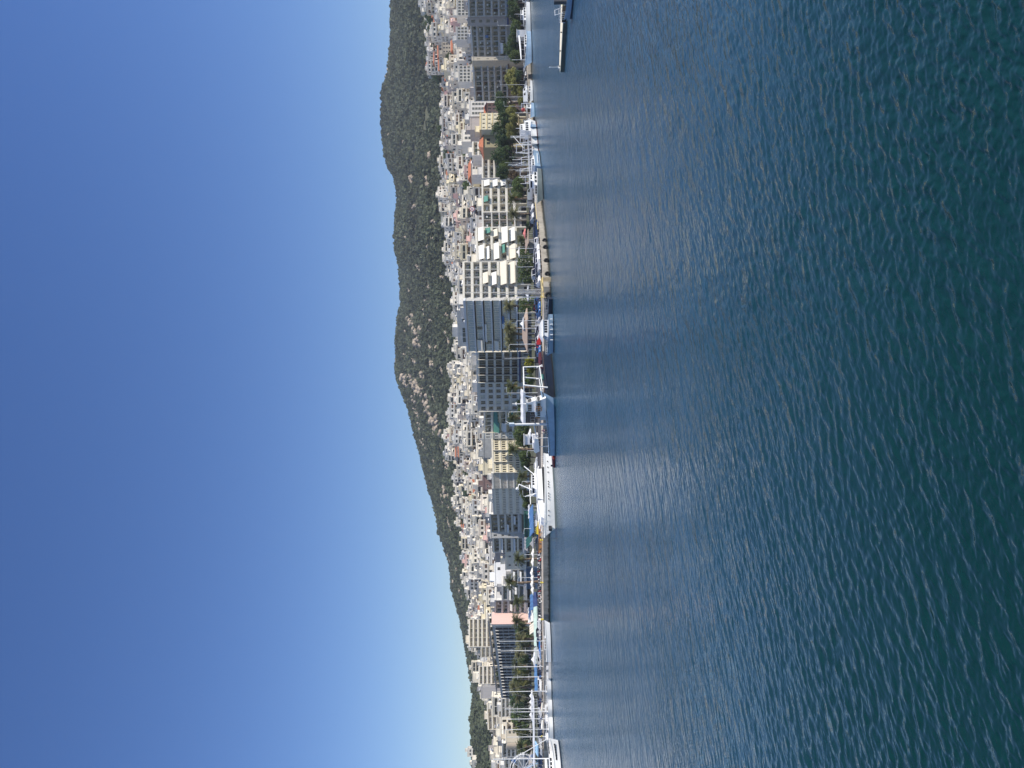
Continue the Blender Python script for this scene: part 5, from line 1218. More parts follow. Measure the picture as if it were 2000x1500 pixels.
# 4 white trawler and neighbours alongside the quay
b7 = boat('trawler', 'long white trawler with a dark red waterline, moored by the washed-blue barge', 'fishing boat', (300, 253), (231, 272), 4.8, 2.2, 2.9, [MAROON, WHITE2, WHITE2, DECK], rake=.1, full=.6)
zt = cabin(b7, .50, .82, 3.4, 2.3, wins=4); cabin(b7, .56, .74, 2.6, 1.5, zt, 'wheelhouse', wins=3)
aframe(b7, .12, 3.6, 2.0, 7.5, .4, .13); spar(b7, (b7.L * .48, 0, 2), (b7.L * .48, 0, 9.5), .11, 'mast'); spar(b7, (b7.L * .48, 0, 8.5), (b7.L * .15, 0, 5.0), .08, 'derrick'); rail(b7, .05, .45, 2.2, 2.3, b7.deck, 1.0, 8, WHITE2); rail(b7, .8, .97, 1.8, .3, b7.deck, 1.0, 4, WHITE2)
bb_ = MB()
for k in range(10): bb_.ell((b7.L * rnd.uniform(.15, .42), rnd.uniform(-1.5, 1.5), 2.2), .5, .45, .35, 7, 5)
bb_.build('nets', mat('maroon net pile', (.09, .035, .03), .95, .4, 4), b7.o)
b8 = boat('barge', 'boxy washed-blue barge hull with a white streak on its side', 'boat', (336, 232), (298, 246), 4.4, 2.0, 2.1, [BLACK, SKYBLUE, SKYBLUE, DECK], tr=.97, rake=.02, full=3.0)
cabin(b8, .1, .5, 3.0, 1.3, wins=3); MB().box(b8.L * .1, b8.L * .6, b8.near * 2.23 - .01, b8.near * 2.23 + .01, .95, 1.15).build('paint_streak', WHITE2, b8.o)
b9 = boat('cabin_cruiser', 'white and grey green cruiser with a pointed bow towards the yellow kerb rail', 'boat', (338, 229), (397, 216), 4.4, 1.6, 2.2, [BLACK, GREYHULL, WHITE2, WHITE], rake=.14, full=.6)
cabin(b9, .12, .58, 3.2, 1.35, wins=3, m=WHITE2); cabin(b9, .18, .40, 2.6, 1.2, b9.deck(.3) + 1.35, 'flybridge', wins=2); rail(b9, .55, .97, 1.9, .25, b9.deck, .9, 7, WHITE2); aframe(b9, .2, 2.6, 3.4, 5.2, .2, .06, 'radar_arch')
# fishing fleet packed at the inner quay
fleet = [(250, 262, 'white fishing boat with a bright blue tarpaulin on its cabin', LBLUE, BLUEP, 7.5), (268, 256, 'white fishing boat carrying a square white frame above its wheelhouse', WHITE2, WHITE2, 9.5), (283, 252, 'white fishing boat with a sloping grey boom among the masts', WHITE2, GREYL, 8.5), (297, 248, 'white fishing boat with heaped pale nets between taller rigs', WHITE2, WHITE2, 8.0),
         (311, 244, 'white fishing boat with twin thin poles before the dark grove', WHITE2, WHITE2, 9.0), (322, 241, 'white fishing boat flying a green and white flag', WHITE2, WHITE2, 10.5), (333, 238, 'white fishing boat with a green stripe behind the washed-blue barge', WHITE2, GREENR, 8.0), (346, 236, 'white fishing boat with many pipes behind the grey green cruiser', WHITE2, GREYL, 7.0), (358, 234, 'white fishing boat with an orange crane hook on deck', WHITE2, ORANGE, 6.5)]
for i, (t, d, lab, hc, acc, mh) in enumerate(fleet):
    q = boat('fishing_boat', lab, 'fishing boat', (t + 4, d + 13), (t - 3, d - 1), 3.6, 1.5, 2.5, [MAROON, hc, acc, DECK], rake=.12, group='fishing boats packed at the inner quay')
    zt = cabin(q, .22, .5, 2.5, 2.1, wins=2, sl=.15); 
    if i == 0: MB().prism([(q.L * .2, zt), (q.L * .55, zt), (q.L * .5, zt + .6), (q.L * .3, zt + .9)], -1.4, 1.4).build('tarpaulin', BLUEP, q.o)
    if i == 1:
        f_ = MB()
        for (ya, za, yb, zb2) in ((-1.6, zt, -1.6, zt + 2.6), (1.6, zt, 1.6, zt + 2.6), (-1.6, zt + 2.6, 1.6, zt + 2.6), (-1.6, zt + .9, 1.6, zt + .9), (0, zt, 0, zt + 2.6)): f_.cyl((q.L * .4, ya, za), (q.L * .4, yb, zb2), .12, n=6)
        f_.build('net_frame', WHITE2, q.o)
    spar(q, (q.L * .55, 0, 1.6), (q.L * .55, 0, mh), .08, 'mast'); spar(q, (q.L * .55, 0, mh * .8), (q.L * .85, .8, mh * .45), .06, 'derrick', GREYL if i == 2 else WHITE2)
    if i in (1, 2, 4, 6): aframe(q, .12, 2.8, 1.2, 4.6 + .3 * i, .3, .09)
    if i in (3, 7): 
        nb_ = MB()
        for k in range(8): nb_.ell((q.L * rnd.uniform(.6, .8), rnd.uniform(-1, 1), 1.9), .5, .5, .35, 6, 4)
        nb_.build('nets', mat('pale net pile', (.45, .42, .38), .95, .3, 4), q.o)
    if i == 5:
        fl = MB(); fl.add([(q.L * .55, 0, mh - .1), (q.L * .55 + 1.6, .35, mh - .25), (q.L * .55 + 1.6, .35, mh - 1.5), (q.L * .55, 0, mh - 1.3), (q.L * .55, .03, mh - .1), (q.L * .55 + .6, .16, mh - .15), (q.L * .55 + .6, .16, mh - 1.38), (q.L * .55, .03, mh - 1.3)], [(0, 1, 2, 3)], 0)
        fl.add([(q.L * .55, -.02, mh - .1), (q.L * .55 + .55, .1, mh - .15), (q.L * .55 + .55, .1, mh - 1.38), (q.L * .55, -.02, mh - 1.3)], [(0, 1, 2, 3), (3, 2, 1, 0)], 1)
        fl.build('flag', [WHITE2, AWN_G], q.o)
    if i in (4, 5): spar(q, (q.L * .3, 1.0, 3), (q.L * .28, 1.2, mh + 1), .035, 'pole'); spar(q, (q.L * .3, -1.0, 3), (q.L * .28, -1.2, mh), .035, 'pole')
    rail(q, .6, .95, 1.5, .25, q.deck, .9, 4, WHITE2)
    if i == 8: MB().cyl((q.L * .7, 0, 1.6), (q.L * .72, .4, 4.6), .1, n=6).build('crane', ORANGE, q.o)
# 5 navy workboat and passenger launch below the glass offices
b10 = boat('workboat', 'dark navy workboat hull under the cream quay edge, stern beside the lattice mast', 'boat', (582, 179), (630, 181), 3.6, 1.25, 1.5, [BLACK, NAVY, WHITE2, DECK], rake=.1); rail(b10, .1, .9, 1.6, .6, b10.deck, .8, 7, WHITE2)
MB().box(b10.L * .2, b10.L * .4, -1.0, 1.0, .8, 1.6).build('engine_box', METALD, b10.o)
b11 = boat('passenger_launch', 'pale blue launch with a heavy black rubbing band and white cabin, by the pavilion', 'boat', (617, 176), (694, 174), 4.0, 1.25, 1.7, [NAVY, SKYBLUE, BLACK, DECK], rake=.08, tr=.75)
zt = cabin(b11, .14, .62, 3.0, 1.6, wins=5, sl=.6); MB().prism([(b11.L * .1, zt), (b11.L * .66, zt), (b11.L * .5, zt + .8), (b11.L * .22, zt + .7)], -1.2, 1.2).build('canopy', WHITE2, b11.o)
spar(b11, (b11.L * .25, 0, 2), (b11.L * .25, 0, 5.4), .05, 'mast'); rail(b11, .62, .96, 1.4, .2, b11.deck, .8, 6, WHITE2)
for k in range(5): MB().cyl((b11.L * (.15 + .13 * k), b11.near * 1.95, .35), (b11.L * (.15 + .13 * k), b11.near * 1.95, .95), .16, n=8).build('fender', WHITE2, b11.o)
# 6 black wooden trawler with the white gantry
b12 = boat('trawler', 'black hulled trawler with brown deck edge and a tall white square gantry', 'fishing boat', (694, 187), (783, 171.5), 5.0, 2.6, 2.2, [BLACK, NAVY, WOOD, WOOD], rake=.08, tr=.55, full=1.2, bul=.5)
MB().prism([(b12.L * .02, 2.3), (b12.L * .22, 2.1), (b12.L * .2, 2.9), (b12.L * .04, 3.3)], -1.3, 1.3).build('stern_cover', mat('maroon boat cover', (.10, .015, .025), .8, .15, 1.5), b12.o)
g_ = MB(); L = b12.L
def beam(mb, p, q, wd): mb.cyl(p, q, wd, n=4)
xa, xb = .40 * L, .86 * L
for y in (-1.9, 1.9):
    beam(g_, (xa, y, 2.0), (xa - .3, y * .8, 7.2), .15); beam(g_, (xb, y, 1.7), (xb - 1.6, y * .8, 7.2), .17); beam(g_, (xa - .3, y * .8, 7.2), (xb - 1.6, y * .8, 7.2), .16)
    beam(g_, (xa, y, 3.3), (xb, y, 2.9), .13); beam(g_, (xa - .6, y, 2.6), (xa + .2, y * .9, 4.0), .14)
for x, z in ((xa - .3, 7.2), (xb - 1.6, 7.2), (xa, 3.3), (xb, 2.9)): beam(g_, (x, -1.6, z), (x, 1.6, z), .16)
g_.build('gantry', WHITE2, b12.o)
MB().box(.52 * L, .62 * L, -1.2, 1.2, 2.0, 3.0).build('net_drum', AWN_G, b12.o); MB().box(.66 * L, .80 * L, -1.3, 1.3, 1.7, 2.6).build('hatch', BROWNR, b12.o)
rail(b12, .05, .38, 1.5, 2.3, b12.deck, 1.0, 6, METALD)
# 7 long blue ship
b13 = boat('coaster', 'long pale blue coaster with a black stripe, teal bottom and raked bow', 'ship', (886, 175), (763, 171.5), 5.0, 1.6, 3.5, [TEAL, LBLUE, METALD, DECK], rake=.13, tr=.7, full=.55)
L = b13.L
zt = cabin(b13, .62, .92, 4.0, 2.3, wins=6, m=WHITE2, wh=.3); zt2 = cabin(b13, .70, .88, 3.4, 2.0, zt, 'wheelhouse', wins=4)
for k in range(5):
    MB().box(L * (.80 + .02 * k), L * (.80 + .02 * k) + .12, b13.near * 2.02 - .01, b13.near * 2.02 + .01, 3.4, 4.3).build('vent_slot', GLASSK, b13.o)
for (x, z) in ((.74, 3.6), (.77, 3.6), (.74, 4.3), (.77, 4.3)):
    tb = MB(); n = 12; R_ = .32
    for i in range(n):
        a0, a1 = 2 * math.pi * i / n, 2 * math.pi * (i + 1) / n
        tb.cyl((L * x + R_ * math.cos(a0), b13.near * 2.12, z + R_ * math.sin(a0)), (L * x + R_ * math.cos(a1), b13.near * 2.12, z + R_ * math.sin(a1)), .07, n=5)
    tb.build('lifebuoy', ORANGE, b13.o)
MB().box(L * .57, L * .66, -1.7, 1.7, 2.0, 3.6).build('deck_locker', GREYL, b13.o); MB().box(L * .60, L * .64, -1.72, 1.72, 3.6, 4.6).build('rust_box', ORANGE, b13.o)
MB().cyl((L * .475, 0, 1.6), (L * .475, 0, 10.2), .32, .26, 10).build('crane_post', WHITE2, b13.o); MB().box(L * .455, L * .495, -.6, .6, 9.6, 10.8).build('crane_head', mat('pale blue crane head', (.5, .58, .66), .5, .08, 1), b13.o)
for s in (-.5, .5): spar(b13, (L * .475, s, 10.4), (L * .475 + .6, s * 2, 11.6), .06, 'crane_arm')
spar(b13, (L * .475, 0, 5.0), (L * .20, 0, 4.2), .14, 'boom'); rail(b13, .05, .55, 2.2, 2.4, b13.deck, 1.0, 14, METAL)
MB().prism([(L * .06, 3.7), (L * .26, 4.0), (L * .27, 4.9), (L * .05, 5.0), (L * .03, 4.6)], -.9, .9).build('lifeboat', WHITE2, b13.o)
for x in (.1, .24): spar(b13, (L * x, 1.0, 1.3), (L * x, .6, 4.1), .09, 'davit')
MB().box(L * .30, L * .44, -1.5, 1.5, 1.2, 2.0).build('hatch', METALD, b13.o)
spar(b13, (L * .80, 0, zt2), (L * .80, 0, zt2 + 3.2), .1, 'mast'); MB().box(L * .80 - .1, L * .80 + .1, -1.1, 1.1, zt2 + 2.2, zt2 + 2.4).build('radar', WHITE2, b13.o)
# 8 small red and white boat
b14 = boat('rowing_boat', 'little red and white open boat tucked between the blue coaster and white ship', 'boat', (913, 177), (887, 177), 1.4, .55, .8, [BLACK, RED, WHITE2, WHITE], bul=.25, draft=.3); MB().box(b14.L * .08, b14.L * .2, -.25, .25, .3, 1.0).build('outboard', METALD, b14.o)
for x in (.35, .6): MB().box(b14.L * x, b14.L * x + .22, -.5, .5, .42, .47).build('thwart', WHITE2, b14.o)
# 9 white ship
b15 = boat('ship', 'large bright white ship with a flared bow and groups of dark portholes', 'ship', (896, 188), (1050, 170), 5.4, 2.3, 3.2, [GREYHULL, WHITE2, WHITE2, WHITE], rake=.12, tr=.8, full=.75)
L = b15.L
for s in (.13, .22, .295, .43, .465, .50, .585, .62, .655, .79, .84):
    w_ = b15.B / 2 * (.8 + .2 * math.sin(min(1, s / .45) * 1.57)) if s < .45 else b15.B / 2 * max(.01, 1 - ((s - .45) / .55) ** 2.5)
    D_ = 2.3 + .9 * s ** 2.2; zz = D_ * .62; yy = b15.near * (w_ * (.80 - .45 * max(0, s - .5) + 1.15) / 2)
    MB().cyl((s * L * .93, yy - .12, zz), (s * L * .93, yy + .06, zz), .13, n=10).build('porthole', GLASSK, b15.o)
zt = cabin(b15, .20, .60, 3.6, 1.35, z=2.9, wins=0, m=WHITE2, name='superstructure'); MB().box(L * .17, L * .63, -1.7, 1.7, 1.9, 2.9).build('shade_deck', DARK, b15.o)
cabin(b15, .26, .46, 3.0, 1.1, z=4.36, wins=4, name='bridge', sl=.7, sr=.3); rail(b15, .05, .20, 2.2, 2.4, b15.deck, 1.0, 5, WHITE2); rail(b15, .82, .98, 1.9, .2, b15.deck, 1.0, 5, WHITE2)
MB().prism([(L * .60, 2.6), (L * .82, 2.9), (L * .80, 3.6), (L * .60, 4.2)], -1.5, 1.5).build('foredeck_house', WHITE2, b15.o)
for (p, q, r_, nm) in (((L * .45, 0, 4.0), (L * .34, 0, 8.6), .14, 'derrick'), ((L * .45, 0, 4.0), (L * .50, 0, 7.2), .12, 'derrick'), ((L * .34, 0, 8.6), (L * .40, 0, 8.9), .1, 'derrick'), ((L * .35, 0, 6.0), (L * .60, 0, 5.9), .10, 'cross_boom'), ((L * .24, 0, 4.2), (L * .10, 0, 7.2), .12, 'derrick'), ((L * .22, 0, 4.6), (L * .06, 0, 4.2), .16, 'boom'), ((L * .25, 0, 4.2), (L * .12, .5, 3.6), .16, 'boom'), ((L * .5, 0, 5.9), (L * .45, 0, 4.2), .09, 'strut')):
    spar(b15, p, q, r_, nm, n=6)
MB().ell((L * .40, 0, 9.0), .42, .42, .42, 10, 7).build('radar_dome', WHITE2, b15.o, smooth=True)
spar(b15, (L * .62, .9, 4.4), (L * .9, .1, 4.0), .1, 'boom'); spar(b15, (L * .62, -.9, 4.0), (L * .92, -.1, 3.6), .1, 'boom')
an = MB(); ax = L * .905; an.box(ax - .5, ax + .5, b15.near * .35 - .4, b15.near * .35 + .4, 1.2, 1.95); an.build('anchor_pocket', DARK, b15.o)
spar(b15, (L * .99, 0, 2.2), (L * 1.03, b15.near * .3, -.2), .05, 'anchor_chain', METALD)
# 10 marina: sailing boats lying along the pontoon, then boats behind them
def sb(label, st, bo, xm, H, B=3.4, D=1.1, cover=AWN_W, bm=WHITE2, boom=.42, stripe=WHITE2):
    q = boat('sailboat', label, 'sailboat', st, bo, B, D, D + .25, [NAVY, WHITE2, stripe, WHITE], rake=.08, tr=.7, bul=.12)
    cabin(q, .28, .66, B * .62, .55, q.deck(.4) - .02, wins=4, sl=1.2, sr=.3, wh=.5, roof=.05); sail_rig(q, xm, H, D, boom, .085, cover, bm=bm); rail(q, .02, .97, B * .42, .2, q.deck, .6, 10, METAL)
    return q
mh = lambda v, t, d: zat(v, t, d)
sb('white sailboat with a purple patterned cover and blue boom tarp', (1293, 203), (1211, 207), .50, mh(974, 1253, 205), 4.0, 1.5, BLUEP)
sb('white sailboat with black mooring fenders below the pale palms', (1326, 206), (1372, 203), .52, mh(982, 1350, 204), 3.4, 1.35, AWN_W)
sb('white sailboat with a pale boom cover, between two black fenders', (1368, 202), (1410, 199), .52, mh(994, 1390, 200), 3.2, 1.3, AWN_C)
sb('white sailboat just behind the big white yacht bow', (1404, 199), (1446, 195), .48, mh(986, 1424, 197), 3.4, 1.4, AWN_W)
sb('white sailboat stern-on whose mast leans on a long stay, by the green awning', (1268, 216), (1273, 226), .45, mh(972, 1270, 220), 3.2, 1.1, BLUEP)
sb('white sailboat stern-on with its boom over the gangway', (1300, 214), (1304, 224), .42, mh(979, 1302, 218), 3.2, 1.1, AWN_W)
sb('white sailboat stern-on with a bright blue boom cover', (1320, 214), (1324, 224), .42, mh(987, 1322, 218), 3.2, 1.1, BLUEP)
sb('white sailboat stern-on before the dark marina trees', (1382, 212), (1386, 222), .42, mh(986, 1384, 217), 3.2, 1.1, AWN_N)
sb('white sailboat stern-on beside the pagoda tents', (1402, 210), (1406, 220), .42, mh(990, 1404, 215), 3.2, 1.1, AWN_N)
sb('white sailboat stern-on below the rounded beige block', (1437, 208), (1441, 218), .42, mh(990, 1439, 213), 3.0, 1.1, YEL)
q = boat('sailing_yacht', 'big white sailing yacht nearest the camera with a black hull window band', 'sailboat', (1560, 158), (1441, 173), 5.2, 1.75, 2.5, [NAVY, WHITE2, WHITE2, WHITE], rake=.05, tr=.85, full=.9, bul=.15)
cabin(q, .28, .7, 3.4, .9, q.deck(.5), wins=4, sl=1.6, roof=.06)
wb = MB()
for k in range(6):
    s0 = .48 + .055 * k; s1 = s0 + .05; 
    hw_ = lambda s: (q.B / 2 * (1 - ((s - .45) / .55) ** 2.8) if s > .45 else q.B / 2) 
    f_ = lambda s: (.80 - .45 * max(0, s - .5))
    ya, yb = q.near * (hw_(s0) * (f_(s0) + 1) / 2 + .03), q.near * (hw_(s1) * (f_(s1) + 1) / 2 + .03)
    D0 = 1.75 + .75 * s0 ** 2.2
    wb.add([(s0 * q.L, ya, D0 * .50), (s1 * q.L, yb, D0 * .50), (s1 * q.L, yb * 1.035, D0 * .68), (s0 * q.L, ya * 1.035, D0 * .68)], [(0, 1, 2, 3), (3, 2, 1, 0)])
wb.build('hull_window', GLASSK, q.o)
sail_rig(q, .64, mh(962, 1482, 166), 1.7, .5, .13, AWN_W, 3, True); rail(q, .05, .97, 2.2, .2, q.deck, .7, 12, METAL)
spar(q, (q.L * .64, 0, mh(1003, 1478, 168)), (q.L * .985, 0, 2.7), .09, 'furled_jib')
# ---------- cars ----------
def car_proto(kind, paint):
    """nose towards +x, wheels on z=0"""
    if kind == 'hatchback': L, Wd, H, prof, gl = 4.0, 1.72, 1.48, [(0, .35), (.02, .85), (.12, .95), (.35, 1.44), (1.9, 1.48), (2.75, .98), (3.75, .84), (3.98, .62), (4.0, .35)], (.42, 1.0, 1.95, 2.6)
    elif kind == 'estate': L, Wd, H, prof, gl = 4.5, 1.78, 1.6, [(0, .38), (.03, .95), (.15, 1.05), (.45, 1.56), (2.3, 1.6), (3.1, 1.06), (4.2, .92), (4.47, .66), (4.5, .38)], (.5, 1.08, 2.35, 2.95)
    else: L, Wd, H, prof, gl = 5.0, 1.95, 2.2, [(0, .42), (.02, 2.05), (.2, 2.2), (3.4, 2.18), (4.2, 1.25), (4.9, 1.0), (5.0, .42)], (2.6, 1.3, 3.45, 4.05)
    b = MB(); n = len(prof); hw = Wd / 2
    V = []
    for y, k in ((-hw * .96, 0), (-hw, 1), (hw, 1), (hw * .96, 0)):
        pass
    vs = []
    for sgn in (-1, 1):
        vs.append([(x, sgn * (hw if z < 1.05 else hw * (.86 if kind != 'van' else .93)), z) for x, z in prof])
    b.add(vs[0] + vs[1], [tuple(range(n)), tuple(range(2 * n - 1, n - 1, -1))] + [(i, i + n, (i + 1) % n + n, (i + 1) % n) for i in range(n)], 0)
    body = b.mesh('body', [paint])
    g = MB(); k_ = .93 if kind == 'van' else .875
    if kind == 'van': side = [(2.7, 1.3), (3.95, 1.3), (3.3, 1.95), (2.7, 1.95)]
    elif kind == 'estate': side = [(.42, 1.08), (2.98, 1.08), (2.3, 1.5), (.66, 1.5)]
    else: side = [(.36, 1.0), (2.62, 1.0), (1.9, 1.38), (.52, 1.38)]
    for s in (-1, 1):
        yb, yt = s * (hw * .94 + .02), s * (hw * k_ + .02)
        q = [(x, yb if z < 1.35 else yt, z) for x, z in side]; g.add(q, [(0, 1, 2, 3) if s < 0 else (3, 2, 1, 0)])
    i = max(range(n - 1), key=lambda i: prof[i + 1][0] - prof[i][0] if prof[i][1] - prof[i + 1][1] > .35 else -1)
    (x0, z0), (x1, z1) = prof[i], prof[i + 1]
    g.add([(x1 - .06, -hw * .82, z1 + .09), (x1 - .06, hw * .82, z1 + .09), (x0 + .08, hw * .78, z0 - .03), (x0 + .08, -hw * .78, z0 - .03)], [(0, 1, 2, 3)])
    if kind != 'van':
        (x0, z0), (x1, z1) = prof[2], prof[3]; g.add([(x0 - .0, hw * .8, z0 + .06), (x0 - .0, -hw * .8, z0 + .06), (x1 - .04, -hw * .75, z1 - .03), (x1 - .04, hw * .75, z1 - .03)], [(0, 1, 2, 3)])
    glass = g.mesh('windows', [GLASSK])
    w = MB(); w.cyl((0, -.1, 0), (0, .1, 0), .31, n=14); w.cyl((0, -.105, 0), (0, .105, 0), .19, n=10, m=1)
    wheel = w.mesh('wheel', [BLACK, METAL])
    hl = MB(); hl.box(0, .06, 0, .34, 0, .14); head = hl.mesh('headlight', [WHITE2]); tl = MB(); tl.box(0, .05, 0, .2, 0, .22); tail = tl.mesh('tail_light', [RED])
    return dict(body=body, glass=glass, wheel=wheel, head=head, tail=tail, L=L, W=Wd, kind=kind)
PAINT = {'white': WHITE2, 'silver': mat('silver car paint', (.48, .49, .50), .3, .03, 1, metal=.4), 'black': mat('black car paint', (.012, .013, .016), .25, .03, 1), 'navy blue': mat('navy car paint', (.02, .035, .09), .25, .03, 1), 'red': mat('red car paint', (.42, .02, .02), .3, .03, 1), 'dark grey': mat('dark grey car paint', (.07, .075, .08), .3, .03, 1), 'bright blue': mat('blue car paint', (.04, .13, .32), .3, .03, 1), 'yellow': YEL}
CP = {k: car_proto(k, WHITE2) for k in ('hatchback', 'estate', 'van')}
def car(label, kind, colour, t, d, heading, zg=1.87, name=None):
    p = CP[kind]; P = gp(t, d, zg); o = empty('parked_van' if kind == 'van' else 'parked_car', P, heading)
    tag(o, label, 'van' if kind == 'van' else 'car', 'cars parked along the quay', t, ('from the white ship', round(abs(t - 970), 1)))
    hx = p['L'] / 2
    c = link('body', p['body'], o, (-hx, 0, 0))
    if colour != 'white': c.material_slots[0].link = 'OBJECT'; c.material_slots[0].material = PAINT[colour]
    link('windows', p['glass'], o, (-hx, 0, 0))
    for x in (.8, p['L'] - .85):
        for s in (-1, 1): link('wheel', p['wheel'], o, (x - hx, s * (p['W'] / 2 - .08), .31))
    for s in (-1, 1):
        link('headlight', p['head'], o, (hx - .06, s * p['W'] * .34 - .17, .62)); link('tail_light', p['tail'], o, (-hx - .03, s * p['W'] * .38 - .1, .72))
    return o
CARS = [('estate', 'navy blue', 445, 212, .3), ('estate', 'navy blue', 458, 209, .2), ('hatchback', 'white', 470, 206, 1.3), ('hatchback', 'silver', 478, 205, .5), ('hatchback', 'white', 490, 201, -1.1), ('hatchback', 'white', 501, 199, -1.2), ('hatchback', 'white', 511, 198, -1.0), ('hatchback', 'silver', 521, 196, -1.2), ('estate', 'silver', 530, 195, -1.1),
        ('hatchback', 'dark grey', 484, 214, -1.2), ('hatchback', 'silver', 494, 215, 1.5), ('hatchback', 'dark grey', 500, 212, 1.3), ('estate', 'white', 508, 214, 1.5), ('estate', 'dark grey', 517, 208, -1.2), ('hatchback', 'navy blue', 524, 206, -1.1), ('van', 'white', 534, 209, -1.35), ('hatchback', 'black', 541, 202, -1.2), ('hatchback', 'white', 549, 196, -1.2),
        ('estate', 'black', 526, 222, 1.4), ('hatchback', 'white', 545, 222, 1.4), ('hatchback', 'navy blue', 551, 214, -1.2), ('estate', 'bright blue', 588, 208, 1.4), ('estate', 'navy blue', 594, 202, 1.3), ('hatchback', 'red', 597, 216, 1.3), ('estate', 'bright blue', 602, 196, -1.2), ('hatchback', 'bright blue', 609, 196, -1.1), ('estate', 'black', 601, 222, 1.3),
        ('estate', 'dark grey', 618, 206, -1.2), ('hatchback', 'white', 622, 198, -1.2), ('estate', 'white', 630, 200, -1.3), ('hatchback', 'silver', 637, 199, 1.2), ('hatchback', 'black', 634, 210, 1.4), ('hatchback', 'white', 645, 208, 1.4), ('estate', 'dark grey', 655, 206, -1.1), ('hatchback', 'white', 664, 204, -1.2), ('estate', 'navy blue', 676, 200, 1.3), ('hatchback', 'bright blue', 686, 198, -1.2), ('estate', 'black', 690, 208, 1.4), ('hatchback', 'black', 700, 205, 1.3), ('hatchback', 'white', 683, 212, 1.5), ('hatchback', 'red', 668, 199, .2),
        ('van', 'silver', 378, 252, .1), ('van', 'silver', 389, 256, .0), ('estate', 'black', 395, 262, .2), ('hatchback', 'black', 403, 258, 1.4), ('estate', 'black', 411, 260, 1.4), ('hatchback', 'white', 409, 246, -1.2), ('hatchback', 'white', 426, 244, -1.2), ('estate', 'dark grey', 424, 256, 1.2), ('estate', 'black', 436, 250, 1.2),
        ('van', 'white', 853, 226, 1.5), ('van', 'white', 866, 224, 1.4), ('hatchback', 'white', 905, 236, .1), ('hatchback', 'white', 1016, 232, .2), ('hatchback', 'silver', 1004, 230, .1), ('estate', 'navy blue', 1055, 228, .2), ('hatchback', 'yellow', 1031, 224, .15), ('hatchback', 'dark grey', 1064, 226, .2),
        ('hatchback', 'silver', 134, 328, .1), ('hatchback', 'dark grey', 142, 324, .2), ('hatchback', 'white', 150, 320, .1), ('hatchback', 'black', 158, 317, .2), ('hatchback', 'silver', 168, 314, .1), ('estate', 'black', 196, 308, .1), ('hatchback', 'black', 126, 334, .1), ('van', 'white', 180, 304, .15), ('van', 'white', 189, 300, .1)]
for i in range(30): CARS.append((('hatchback', 'estate', 'hatchback')[i % 3], ('white', 'black', 'silver', 'dark grey', 'navy blue', 'white')[i % 6], 1222 + i * 9.3 + rnd.uniform(-2, 2), 224 + (i % 2) * 8 + rnd.uniform(-1, 1), rnd.choice([.1, 1.5, -1.5, 3.1])))
LMQ = [(150, 'the big round olive tree'), (190, 'the low quay shrubs'), (385, 'the quay palm'), (430, 'the yellow kerb rail'), (470, 'the brown shed'), (515, 'the long hedge'), (550, 'the lattice mast'), (600, 'the short hedge'), (650, 'the pavilion'), (700, 'the black trawler'), (860, 'the blue coaster'), (905, 'the white ship'), (1010, 'the blue awning'), (1055, 'the orange skips'), (1230, 'the cream awnings'), (1300, 'the third mast'), (1350, 'the vivid blue awning'), (1400, 'the pagoda tents'), (1480, 'the ferris wheel')]
for (k, c, t, d, h) in CARS:
    lm = min(LMQ, key=lambda q: abs(q[0] - t))[1]
    car('%s %s parked near %s' % (c, {'hatchback': 'small car', 'estate': 'larger car', 'van': 'van'}[k], lm), k, c, t, d, h)
# scooters packed along the quay on the left
def scooter_proto():
    b = MB(); w = MB()
    b.prism([(0, .35), (.35, .35), (.5, .25), (.85, .25), (1.0, .9), (1.08, .95), (1.12, .88), (1.0, .3), (1.15, .28), (.9, .15), (.45, .15), (.0, .28)], -.14, .14)
    b.prism([(-.12, .62), (.5, .62), (.48, .76), (-.1, .8)], -.13, .13, 1); b.cyl((1.02, -.32, 1.0), (1.02, .32, 1.0), .025, n=5, m=1)
    w.cyl((0, -.05, 0), (0, .05, 0), .24, n=10)
    return b.mesh('scooter_body', [WHITE2, BLACK]), w.mesh('wheel', [BLACK])
SB_, SW_ = scooter_proto()
SCP = [('white', WHITE2), ('black', PAINT['black']), ('red', PAINT['red']), ('silver', PAINT['silver']), ('navy blue', PAINT['navy blue'])]
for i in range(64):
    t = 1072 + i * 2.55 + rnd.uniform(-.6, .6); d = 226 + rnd.uniform(-6, 7)
    if i >= 40: t = 1205 + (i - 40) * 4.6; d = 228 + rnd.uniform(-5, 5)
    cn, cm = SCP[i % 5] if i % 3 else SCP[0]
    o = empty('scooter', gp(t, d, 1.87), rnd.uniform(-2.4, -.8))
    tag(o, '%s scooter in the row behind the grey quay wall' % cn, 'scooter', 'scooters packed along the quay', t, ('from the orange skips', round(t, 1)))
    c = link('body', SB_, o)
    if cm is not WHITE2: c.material_slots[0].link = 'OBJECT'; c.material_slots[0].material = cm
    link('wheel', SW_, o, (1.02, 0, .24)); link('wheel', SW_, o, (.08, 0, .24))

